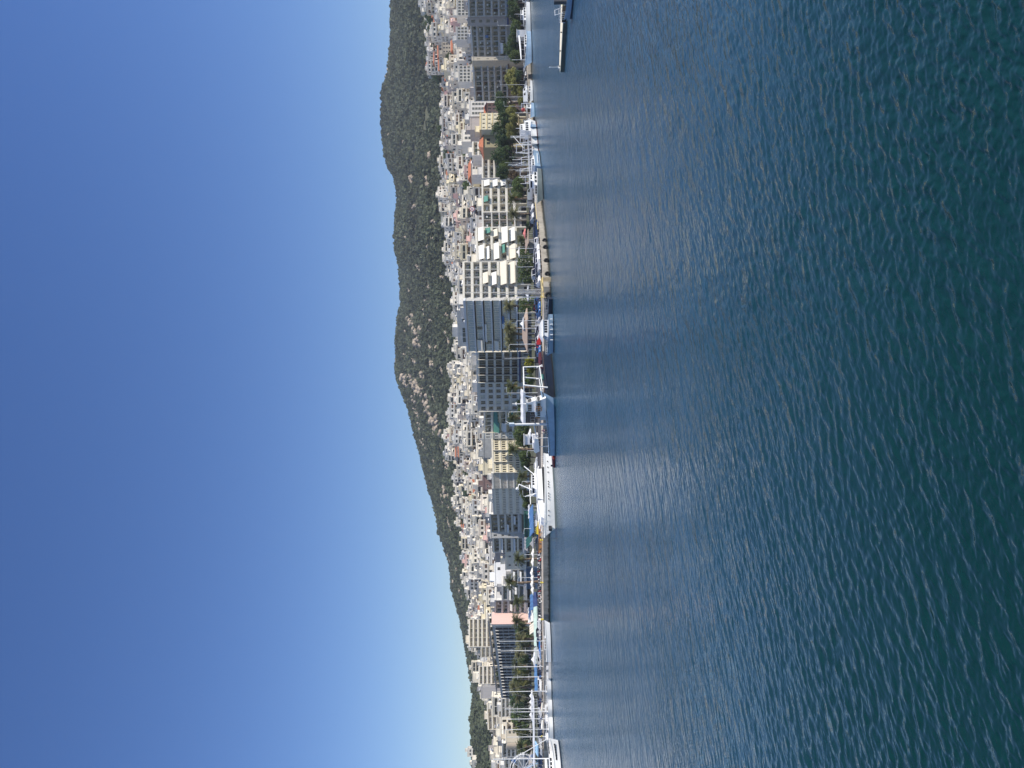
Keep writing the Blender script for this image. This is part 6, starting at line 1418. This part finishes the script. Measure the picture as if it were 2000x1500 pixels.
# ---------- street lamps ----------
def lamp(label, t, v0, d, arm=1.3, m=WHITE2, side=1, two=False):
    P = gp(t, d, 1.87); H = zat(v0, t, d) - 1.87; o = empty('street_lamp', P); tag(o, label, 'street lamp', 'street lamps along the waterfront')
    MB().cyl((0, 0, 0), (0, 0, H), .085, .055, 8).build('pole', m, o)
    for s in ((1, -1) if two else (side,)):
        MB().tube([(0, 0, H - .1), (s * arm * .4, -.1, H + .12), (s * arm, -.2, H + .15)], .04, 6).build('arm', m, o)
        MB().box(s * arm - .1, s * arm + .5 * s + .1, -.34, -.06, H + .08, H + .2).build('lamp_head', WHITE2, o)
LAMPS = [(49, 972, 330, 'tall thin lamp post crossing the flat grey block'), (165, 977, 316, 'lamp post rising in front of the big round olive tree'), (189, 968, 302, 'lamp post before the end of the brown-shuttered block'), (207, 985, 310, 'leaning looking lamp post by the blue-hulled fishing boat'), (404, 1014, 240, 'lamp post among the dark cars under the shaded flats'), (485, 993, 232, 'lamp post in front of the slanted-awning flats and long hedge'),
         (521, 1010, 222, 'lamp post standing in front of the long hedge by the white van'), (611, 1010, 214, 'lamp post behind the bright blue cars'), (626, 1009, 212, 'lamp post at the pavilion corner facing the square'), (641, 1009, 212, 'lamp post crossing the pavilion roof'), (672, 995, 214, 'tall lamp post before the fluffiest palms'), (699, 985, 224, 'tall lamp post across the black glass offices'), (767, 990, 236, 'lamp post by the orange-hearted palm at the grey offices'),
         (804, 994, 246, 'lamp post over the middle of the white canopy'), (880, 1030, 226, 'lamp post with a long cross arm by the yellow kerb'), (940, 1020, 238, 'lamp post behind the white ship mast'), (969, 1022, 238, 'lamp post before the long grey block'), (1032, 1024, 240, 'lamp post at the end of the blue awning'), (1083, 1024, 242, 'lamp post beside the tall spiky palm'), (1128, 1012, 244, 'curved lamp post before the strip-awning flats')]
for (t, v, d, l) in LAMPS: lamp(l, t, v, d, side=1 if int(t) % 2 else -1)
# ---------- lattice mast ----------
P = gp(569, 189, 1.87); o = empty('lattice_mast', P); tag(o, 'grey boxed lattice mast with a thin spire standing at the quay edge', 'lattice mast')
H = zat(1010, 569, 189) - 1.87
b = MB()
for sx in (-.45, .45):
    for sy in (-.45, .45): b.cyl((sx, sy, 0), (sx, sy, H), .07, n=5)
n = 8
for i in range(n):
    z0, z1 = H * i / n, H * (i + 1) / n
    for (a, c) in (((-.45, -.45), (.45, -.45)), ((.45, -.45), (.45, .45)), ((.45, .45), (-.45, .45)), ((-.45, .45), (-.45, -.45))):
        p, q = ((a, c) if i % 2 else (c, a)); b.cyl((p[0], p[1], z0), (q[0], q[1], z1), .045, n=4); b.cyl((a[0], a[1], z1), (c[0], c[1], z1), .035, n=4)
b.build('lattice', GREYM, o)
MB().box(-.42, .30, .30, .42, H * .28, H).build('panel', METAL, o)
s_ = gp(574, 189, 1.87) - P; hs = zat(963, 574, 189) - 1.87
MB().cyl((s_.x, 0, 0), (s_.x, 0, hs), .17, .05, 8).build('spire', GREYM, o)
for k in range(4): MB().cyl((s_.x - .5, 0, hs - .8 - k * .5), (s_.x + .5, 0, hs - .8 - k * .5), .03, n=4).build('aerial', METAL, o)
P = gp(580, 190, 1.87); o = empty('banner_pole', P); tag(o, 'short thick white post just left of the lattice mast', 'post')
H = zat(1010, 580, 190) - 1.87; MB().cyl((0, 0, 0), (0, 0, H), .16, .13, 10).build('pole', WHITE2, o); MB().cyl((0, 0, H), (0, 0, H + .25), .22, .05, 10).build('cap', METAL, o)
def parasol(label, t, v, d, r, m=AWN_W, hgt=None, name='parasol', square=False, cat='parasol', group=None, key=None):
    P = gp(t, d, 1.87); H = zat(v, t, d) - 1.87; o = empty(name, P); tag(o, label, cat, group, t, key)
    n = 4 if square else 8; b = MB(); rings = [(0, H), (.35, H - .38 * r * (.75 if square else .45)), (1, H - .38 * r)]
    vs = [(0, 0, H)]
    for f, z in rings[1:]:
        for i in range(n):
            a = 2 * math.pi * (i + .5) / n; vs.append((r * f * math.cos(a), r * f * math.sin(a), z))
    for i in range(n): vs.append((vs[1 + n + i][0], vs[1 + n + i][1], H - .38 * r - .3))
    fs = [(0, 1 + i, 1 + (i + 1) % n) for i in range(n)] + [(1 + i, 1 + n + i, 1 + n + (i + 1) % n, 1 + (i + 1) % n) for i in range(n)] + [(1 + n + i, 1 + 2 * n + i, 1 + 2 * n + (i + 1) % n, 1 + n + (i + 1) % n) for i in range(n)]
    b.add(vs, fs); b.build('canopy', m, o)
    if square:
        for i in range(4):
            a = 2 * math.pi * (i + .5) / 4; MB().cyl((r * .96 * math.cos(a), r * .96 * math.sin(a), 0), (r * .96 * math.cos(a), r * .96 * math.sin(a), H - .38 * r - .2), .05, n=6).build('leg', METAL, o)
    else: MB().cyl((0, 0, 0), (0, 0, H), .04, n=6).build('pole', METAL, o)
    return o
parasol('white pointed pavilion tent half behind the lattice mast', 573, 1023, 214, 2.9, WHITE2, name='marquee', square=True, cat='tent')
parasol('white pointed pavilion tent next to the brown pavilion roof', 632, 1015, 228, 2.6, WHITE2, name='marquee', square=True, cat='tent')
parasol('red and white parasol next to the brown shed', 456, 1021, 236, 1.6, mat('red white canvas', (.68, .22, .20), .8, .1, 2))
parasol('white awning tent by the squat palm', 492, 1008, 236, 2.2, AWN_W, name='marquee', square=True, cat='tent')
parasol('white parasol with a round top by the white vans', 847, 1031, 230, 1.7, WHITE2)
for i, t in enumerate((1359, 1371, 1383, 1396)):
    parasol('white pagoda tent peak in the row behind the sailboats', t, 1033.5, 236, 2.0, WHITE2, name='pagoda_tent', square=True, cat='tent', group='pagoda tents in a row', key=('from the pink gable', t))
# ---------- roofs, canopies and kiosks ----------
def canopy(name, label, cat, t0, d0, t1, d1, v_front, v_back, depth, m, legs=6, leg_m=METAL, ridge=None, thick=.14, valance=.3):
    R, L, W, ang = frame_for(t0, d0, t1, d1, 1.87); o = empty(name, L, ang); tag(o, label, cat)
    zf = zat(v_front, (t0 + t1) / 2, d0) - 1.87; zb_ = zat(v_back, (t0 + t1) / 2, d0 + depth) - 1.87
    b = MB(); n = 14
    vs = []; fs = []
    for i in range(n + 1):
        x = W * i / n; sag = .08 * math.sin(i * 1.7)
        vs += [(x, 0, zf + sag * .4), (x, depth, zb_ + sag), (x, depth, zb_ + sag - thick), (x, 0, zf - valance)]
    for i in range(n):
        a = i * 4; fs += [(a, a + 4, a + 5, a + 1), (a + 1, a + 5, a + 6, a + 2), (a + 2, a + 6, a + 7, a + 3), (a + 3, a + 7, a + 4, a)]
    fs += [(0, 1, 2, 3), (n * 4 + 3, n * 4 + 2, n * 4 + 1, n * 4)]
    b.add(vs, fs); b.build('canopy', m, o)
    for i in range(legs):
        x = W * (i + .5) / legs
        for y, z in ((.3, zf), (depth - .3, zb_)): MB().cyl((x, y, 0), (x, y, z - .12), .06, n=6).build('leg', leg_m, o)
    return o, W
def kiosk(name, label, cat, t0, t1, d, v0, m, depth=4, rm=None, glass=True, over=.3, rh=.22):
    R, L, W, ang = frame_for(t0, d, t1, d, 1.87); H = zat(v0, (t0 + t1) / 2, d) - 1.87; o = empty(name, L, ang); tag(o, label, cat)
    MB().box(0, W, 0, depth, 0, H - rh).build('wall', m, o); MB().box(-over, W + over, -over, depth + over, H - rh, H).build('roof', rm or m, o)
    if glass:
        n = max(1, int(W / 2.2))
        for k in range(n): window(o, W * (k + .12) / n, -.07, .9, W / n * .76, max(.6, (H - rh) * .42), METAL, GLASSK, .06, 2)
    return o
kiosk('kiosk', 'white box kiosk at the stern of the pale blue motor sailer', 'kiosk', 58, 72, 322, 1009, WHITE2, 4, glass=False)
kiosk('kiosk', 'little sand coloured hut among the fishing boats', 'kiosk', 232, 239, 282, 1012, mat('sand hut', (.62, .46, .22), .8, .1, 1), 3)
kiosk('kiosk', 'small white kiosk with two dark openings beside the blue coaster lifeboat', 'kiosk', 850, 868, 236, 1023, WHITE2, 4)
# brown shed with open front
o, W = canopy('shed', 'brown sloping shed roof over dark bays by the long hedge', 'shed', 447, 236, 475, 230, 1030.5, 1025, 6, BROWNR, 7, METALD)
MB().box(0, W, 5.6, 5.8, 0, 2.2).build('back_wall', GREYD, o)
# pavilion with a big hipped roof
R, L, W, ang = frame_for(626, 222, 688, 228, 1.87); o = empty('pavilion', L, ang); tag(o, 'open pavilion under a broad flat brown hipped roof', 'pavilion')
ze = zat(1030, 656, 225) - 1.87; zr_ = zat(1020, 656, 230) - 1.87; D_ = 11
b = MB(); b.add([(-.3, 0, ze), (W + .3, 0, ze), (W + .3, D_, ze), (-.3, D_, ze), (2.5, D_ * .5, zr_), (W - 2.5, D_ * .5, zr_), (-.3, 0, ze - .25), (W + .3, 0, ze - .25), (W + .3, D_, ze - .25), (-.3, D_, ze - .25)],
                [(0, 1, 5, 4), (1, 2, 5), (2, 3, 4, 5), (3, 0, 4), (0, 6, 7, 1), (1, 7, 8, 2), (2, 8, 9, 3), (3, 9, 6, 0), (6, 9, 8, 7)]); b.build('roof', BROWNR, o)
for i in range(6):
    for y in (.4, D_ - .4): MB().cyl((W * (i + .5) / 6, y, 0), (W * (i + .5) / 6, y, ze - .2), .11, n=8).build('post', WHITE, o)
# long white canopy behind the blue coaster
canopy('canopy', 'long white walkway canopy with a black shadowed front behind the blue coaster', 'canopy', 766, 238, 829, 240, 1022, 1017, 6, WHITE2, 9, METALD, thick=.3, valance=.75)
kiosk('cafe', 'dark glazed cafe under the long white canopy', 'cafe', 770, 826, 240, 1029, METALD, 4, glass=True)
canopy('awning', 'long bright blue awning beside the long grey block', 'awning', 985, 240, 1040, 236, 1040, 1033.5, 6, AWN_B, 7)
canopy('awning', 'white strip awning just above the bright blue one', 'awning', 985, 247, 1012, 246, 1033, 1031.5, 3, WHITE2, 4)
kiosk('market_hall', 'dark green corrugated stall roof behind the bright blue awning', 'stall', 1004, 1047, 254, 1024, GREENR, 6, GREENR)
canopy('awning', 'green awning falling to a point next to the grey tent', 'awning', 1042, 248, 1062, 246, 1037, 1027, 7, GREENR, 4)
canopy('awning', 'sloping grey roller canopy below the bright white balcony edges', 'awning', 1052, 300, 1077, 300, 1030, 1024, 4, GREYD, 3)
parasol('grey pyramid tent next to the orange skips', 1062, 1034, 240, 3.0, mat('grey canvas', (.30, .30, .31), .85, .05, 1), name='marquee', square=True, cat='tent')
for i, (t, v) in enumerate(((1119, 1035), (1129, 1036), (1141, 1035.5), (1152, 1036.5), (1081, 1037), (1098, 1036.5))):
    parasol('white cafe parasol over the street', t, v, 240 - i * .5, 1.7, AWN_W, group='white cafe parasols', key=('from the orange skips', t), square=False)
kiosk('cafe', 'blue fronted cafe bays behind the white parasols', 'cafe', 1112, 1150, 262, 1028, mat('slate blue panel', (.09, .15, .24), .6, .1, .7), 4)
canopy('awning', 'deep blue awning with a paler blue upper strip by the palm', 'awning', 1156, 240, 1203, 238, 1048, 1041, 6, AWN_N, 6)
canopy('awning', 'pale-edged bright blue awning above the deep blue one', 'awning', 1158, 247, 1190, 245, 1041, 1035, 5, AWN_B, 5)
canopy('awning', 'broad cream awning sheet in front of the pink gable', 'awning', 1182, 250, 1213, 248, 1040.5, 1031, 7, AWN_W, 4)
canopy('awning', 'cream awning sheet with a torn slope left of the broad one', 'awning', 1215, 246, 1234, 244, 1042, 1034, 6, AWN_C, 4)
canopy('awning', 'long pale green awning along the marina street', 'awning', 1184, 235, 1262, 231, 1048, 1042, 5, AWN_P, 9)
canopy('awning', 'grey end of the long pale green awning by the white tent', 'awning', 1263, 232, 1296, 230, 1048, 1042.5, 5, mat('grey green canvas', (.42, .46, .44), .85, .05, 1), 5)
canopy('awning', 'bright blue awning strip behind the third mast', 'awning', 1297, 231, 1350, 228, 1048, 1043.5, 4, mat('vivid blue canvas', (.08, .20, .40), .8, .08, 1), 7)
parasol('white tent in front of the grey awning end', 1288, 1037, 226, 2.4, WHITE2, name='marquee', square=True, cat='tent')
canopy('canopy', 'long thin white canopy roof running behind the left sailboats', 'canopy', 1366, 228, 1506, 226, 1042.5, 1040.5, 5, WHITE2, 16)
canopy('awning', 'pale blue awning under the long thin white canopy', 'awning', 1456, 224, 1478, 224, 1050, 1045, 3, mat('pale blue canvas', (.28, .48, .68), .8, .08, 1), 4)
for (t, a) in ((1037, 'orange skip nearest the yellow van'), (1060, 'orange skip standing alone at the quay edge'), (1068, 'rusty orange skip at the end of the pair')):
    o = empty('skip', gp(t, 214, 1.86), .15); tag(o, a, 'skip')
    MB().prism([(-1.3, .15), (1.3, .15), (1.7, .9), (-1.7, .9)], -.95, .95).build('body', ORANGE, o)
    MB().box(-1.75, 1.75, -1.0, 1.0, .902, 1.0).build('lid', ORANGE, o); 
    for s in (-1, 1): MB().box(-1.2 + s * .8, -.9 + s * .8, -1.02, -.951, .3, .8).build('handle', METALD, o)
# quay furniture
o = empty('kerb_rail', gp(520, 189, 1.86)); tag(o, 'pale yellow steel rail fixed along the sunlit quay edge', 'rail')
pts = [gp(t, qd(t) + .35, 2.25) - o.location for t in range(394, 452, 6)]; MB().tube(pts, .09, 6).build('rail', YELP, o)
pts = [gp(t, qd(t) + .35, 2.4) - o.location for t in range(545, 618, 6)]; MB().tube(pts, .11, 6).build('rail', YELP, o)
tyres = [(470, 'black tyre fender hanging lowest of a pair by the navy cars'), (483, 'black tyre fender hanging next to the low pair'), (509, 'round black tyre fender midway along the sunlit quay'), (535, 'round black tyre fender next to the yellow ribbed platform'), (577, 'large flat black tyre fender below the lattice mast')]
for (t, l) in tyres:
    P = gp(t, qd(t) - .3, .75); o = empty('tyre_fender', P); tag(o, l, 'tyre')
    b = MB(); R_, r_ = (.40, .29) if t < 570 else (.62, .34); n = 18; m_ = 8; vs = []; fs = []
    for i in range(n):
        a = 2 * math.pi * i / n
        for j in range(m_):
            c = 2 * math.pi * j / m_; rr = R_ + r_ * math.cos(c); vs.append((rr * math.cos(a), r_ * 1.2 * math.sin(c), rr * math.sin(a)))
    for i in range(n):
        for j in range(m_): fs.append((i * m_ + j, i * m_ + (j + 1) % m_, ((i + 1) % n) * m_ + (j + 1) % m_, ((i + 1) % n) * m_ + j))
    b.add(vs, fs).build('tyre', BLACK, o, smooth=True)
    MB().cyl((0, .1, R_), (0, .3, 1.2), .03, n=5).build('chain', METALD, o)
o = empty('quay_platform', gp(560, 183.2, 0)); tag(o, 'cream ribbed timber platform fixed to the quay face beneath the lattice mast', 'platform')
b = MB(); A = gp(541, qd(541) - .6, 0) - o.location; Bq = gp(582, qd(582) - .6, 0) - o.location
for i in range(16):
    p = A.lerp(Bq, (i + .5) / 16); b.box(p.x - .13, p.x + .13, p.y - .12, p.y + .4, -.1, 1.9)
b.build('rib', mat('cream timber', (.62, .50, .32), .85, .15, 2), o)
wb_ = MB(); wb_.add([(A.x, A.y + .25, -.6), (Bq.x, Bq.y + .25, -.6), (Bq.x, Bq.y + .25, 1.95), (A.x, A.y + .25, 1.95), (A.x, A.y + .75, -.6), (Bq.x, Bq.y + .75, -.6), (Bq.x, Bq.y + .75, 1.95), (A.x, A.y + .75, 1.95)], [(0, 1, 2, 3), (4, 7, 6, 5), (3, 2, 6, 7), (0, 4, 5, 1), (1, 5, 6, 2), (0, 3, 7, 4)][::-1]); wb_.build('backing', mat('cream timber', ), o)
MB().tube([(A.x, A.y + .3, 2.05), (Bq.x, Bq.y + .3, 2.05)], .12, 6).build('top_rail', YELP, o)
for (t, l) in ((1055, 'yellow bollard beside the white ship bow'), (1138, 'yellow bollard halfway along the grey quay wall'), (1210, 'yellow bollard by the purple boat cover'), (580, 'yellow bollard at the foot of the white post')):
    o = empty('bollard', gp(t, qd(t) + .6, 1.86)); tag(o, l, 'bollard')
    MB().cyl((0, 0, 0), (0, 0, .55), .2, .17, 10).build('post', YEL, o); MB().cyl((0, 0, .55), (0, 0, .75), .34, .28, 12).build('head', YEL, o)
o = empty('drain_outlet', gp(152, qd(152) - .02, .1)); tag(o, 'square black drain outlet in the beige quay wall below the round olive tree', 'drain')
MB().box(-1.3, 1.3, -.25, .05, -.4, 1.5).build('opening', DARK, o)
fr_ = MB(); fr_.box(-1.55, -1.3, -.32, .05, -.4, 1.75); fr_.box(1.3, 1.55, -.32, .05, -.4, 1.75); fr_.box(-1.3, 1.3, -.32, .05, 1.5, 1.75); fr_.build('surround', CONCW, o)
# gangway and marina pontoon
o = empty('marina_pontoon', gp(1370, 206, 0)); tag(o, 'long white edged marina pontoon behind the sailboats', 'pontoon')
A = gp(1206, 212.5, 0) - o.location; Bq = gp(1560, 203, 0) - o.location
MB().slab([(A.x, A.y), (Bq.x, Bq.y), (Bq.x, Bq.y + 1.6), (A.x, A.y + 1.6)][::-1], -.3, .55).build('float', GREYL, o)
o = empty('gangway', gp(1308, 205, .9), .1); tag(o, 'slim grey gangway with white rails between two sailboats', 'gangway')
b = MB(); b.box(-2.4, 2.4, -.4, .4, 0, .1)
for s in (-.4, .4):
    for k in range(6): b.cyl((-2.3 + k * .92, s, .1), (-2.3 + k * .92, s, 1.0), .03, n=4)
    b.cyl((-2.3, s, 1.0), (2.3, s, 1.0), .035, n=4)
b.build('frame', METAL, o)
# ---------- small ferris wheel ----------
cw = at(1502, 1023, 250); o = empty('ferris_wheel', (cw.x, cw.y, 1.86), .25); tag(o, 'small white ferris wheel with blue supports, half out of the picture', 'ferris wheel')
zc = cw.z - 1.86; R_ = 4.6; b = MB()
for y in (-.7, .7):
    n = 24
    for rr in (R_, R_ * .82):
        for i in range(n):
            a0, a1 = 2 * math.pi * i / n, 2 * math.pi * (i + 1) / n
            b.cyl((rr * math.cos(a0), y, zc + rr * math.sin(a0)), (rr * math.cos(a1), y, zc + rr * math.sin(a1)), .085, n=5)
b.build('rim', WHITE2, o)
b = MB()
for i in range(12):
    a = 2 * math.pi * i / 12
    for y in (-.7, .7): b.cyl((0, y, zc), (R_ * math.cos(a), y, zc + R_ * math.sin(a)), .06, n=5)
    b.cyl((R_ * math.cos(a), -.7, zc + R_ * math.sin(a)), (R_ * math.cos(a), .7, zc + R_ * math.sin(a)), .06, n=5)
b.build('spokes', WHITE2, o)
for y in (-1.1, 1.1):
    for s in (-1, 1): MB().cyl((s * 2.6, y * 1.4, 0), (0, y, zc), .16, n=6).build('support', mat('light blue steel', (.22, .42, .66), .5, .06, 1), o)
for i in range(8):
    a = 2 * math.pi * i / 8 + .2; g = MB(); g.prism([(-.5, -1.2), (.5, -1.2), (.62, -.5), (-.62, -.5)], -.5, .5); g.cyl((0, 0, -.5), (0, 0, 0), .04, n=4); g.prism([(-.7, -.1), (.7, -.1), (0, .2)], -.55, .55)
    g.build('gondola', [WHITE2, BLUEP][i % 2], o, (R_ * math.cos(a), 0, zc + R_ * math.sin(a)))
# ---------- round rooftop sign ----------
c = at(408, 922, 330); o = empty('rooftop_sign', (c.x, c.y, c.z - 2.2)); tag(o, 'round white rooftop sign with a red ring above the white-banded flats', 'sign')
MB().cyl((0, -.06, 2.2), (0, .06, 2.2), 1.15, n=28).build('disc', WHITE2, o)
b = MB(); n = 28
for i in range(n):
    a0, a1 = 2 * math.pi * i / n, 2 * math.pi * (i + 1) / n
    b.add([(1.12 * math.cos(a0), -.075, 2.2 + 1.12 * math.sin(a0)), (1.12 * math.cos(a1), -.075, 2.2 + 1.12 * math.sin(a1)), (.86 * math.cos(a1), -.075, 2.2 + .86 * math.sin(a1)), (.86 * math.cos(a0), -.075, 2.2 + .86 * math.sin(a0))], [(3, 2, 1, 0)])
b.build('ring', RED, o)
b = MB(); b.box(-.34, -.18, -.09, -.065, 1.78, 2.62); b.box(-.18, .22, -.09, -.065, 2.48, 2.62); b.box(-.18, .22, -.09, -.065, 2.14, 2.28); b.box(.16, .30, -.09, -.065, 2.28, 2.5)
b.add([(0, -.09, 2.14), (.16, -.09, 2.14), (.36, -.09, 1.78), (.20, -.09, 1.78)], [(3, 2, 1, 0)]); b.build('lettering', RED, o)
MB().cyl((0, .1, -4), (0, .1, 1.2), .07, n=6).build('pole', METAL, o)
# ---------- people: one continuous skinned body each ----------
def person(label, t, d, z, shirt, pose='stand', yaw=0.0, leg=CLOTHD):
    J = {'pel': (0, 0, .92), 'chest': (0, .01, 1.30), 'neck': (0, 0, 1.48), 'head': (0, -.02, 1.60), 'top': (0, -.01, 1.72)}
    E = [('pel', 'chest'), ('chest', 'neck'), ('neck', 'head'), ('head', 'top')]; Rr = {'pel': .15, 'chest': .165, 'neck': .06, 'head': .095, 'top': .075}
    for s, n in ((-1, 'l'), (1, 'r')):
        st = .12 if pose == 'walk' else 0
        J.update({'sh' + n: (s * .19, 0, 1.40), 'el' + n: (s * .25, .02, 1.12), 'wr' + n: (s * .26, -.10, .88), 'ha' + n: (s * .25, -.13, .80), 'hip' + n: (s * .09, 0, .86), 'kn' + n: (s * .10, -.03 - st * s, .48), 'an' + n: (s * .10, .02 - 1.6 * st * s, .08), 'to' + n: (s * .11, -.13 - 1.6 * st * s, .035)})
        Rr.update({'sh' + n: .07, 'el' + n: .048, 'wr' + n: .035, 'ha' + n: .04, 'hip' + n: .105, 'kn' + n: .065, 'an' + n: .045, 'to' + n: .035})
        E += [('chest', 'sh' + n), ('sh' + n, 'el' + n), ('el' + n, 'wr' + n), ('wr' + n, 'ha' + n), ('pel', 'hip' + n), ('hip' + n, 'kn' + n), ('kn' + n, 'an' + n), ('an' + n, 'to' + n)]
    ks = list(J); me = bpy.data.meshes.new('person'); me.from_pydata([J[k] for k in ks], [(ks.index(a), ks.index(b)) for a, b in E], [])
    o = bpy.data.objects.new('person', me); COL.objects.link(o)
    md = o.modifiers.new('skin', 'SKIN'); sv = me.skin_vertices[0].data
    for i, k in enumerate(ks): sv[i].radius = (Rr[k], Rr[k] * (.72 if k in ('chest', 'pel') else 1)); sv[i].use_root = (k == 'pel')
    o.modifiers.new('sub', 'SUBSURF').levels = 1
    dg = bpy.context.evaluated_depsgraph_get(); m2 = bpy.data.meshes.new_from_object(o.evaluated_get(dg)); o.modifiers.clear(); o.data = m2
    m2.materials.clear()
    for m in (SKIN, shirt, leg): m2.materials.append(m)
    for p in m2.polygons:
        c_ = p.center; p.material_index = 2 if c_.z < .92 else (1 if c_.z < 1.46 and (abs(c_.x) < .27 and c_.z > 1.0) else 0); p.use_smooth = True
    MB().ell((0, .015, 1.69), .095, .11, .09, 10, 6, zmin=-.3).build('hair', HAIR, o, smooth=True)
    o.location = gp(t, d, z); o.rotation_euler = (0, 0, yaw); tag(o, label, 'person')
    return o
person('person in a pink shirt standing on the blue coaster foredeck hatch', 841, 174.5, 1.55, CLOTHP, yaw=.4)
person('person in a pale shirt beside the pink shirted one on the coaster', 846, 175, 1.5, CLOTHW, yaw=-.5)
person('person in a pink top walking by the car park under the lattice mast', 553, 197, 1.87, CLOTHP, 'walk', 1.2)
person('person in a red shirt behind the bright blue parked cars', 594, 210, 1.87, CLOTHR, 'stand', .3)
person('person in a pale shirt walking past the pavilion posts', 652, 214, 1.87, CLOTHW, 'walk', -1.2)
finish_labels()
# ---------- the air: pale even haze round everything ----------
hm = bpy.data.materials.new('haze'); hm.use_nodes = True; hn = hm.node_tree
for n in list(hn.nodes):
    if n.type != 'OUTPUT_MATERIAL': hn.nodes.remove(n)
pv = hn.nodes.new('ShaderNodeVolumePrincipled'); pv.inputs['Color'].default_value = (.80, .88, 1.0, 1); pv.inputs['Density'].default_value = .00011; pv.inputs['Anisotropy'].default_value = .1
hn.links.new(pv.outputs[0], [n for n in hn.nodes if n.type == 'OUTPUT_MATERIAL'][0].inputs['Volume'])
zt = max(float(v[2]) for v in V) + 25
hz = MB().box(-4200, 4200, -60, 3200, -700, zt).build('haze', hm); hz['kind'] = 'stuff'; hz['label'] = 'thin blue air between the shore and the hill'
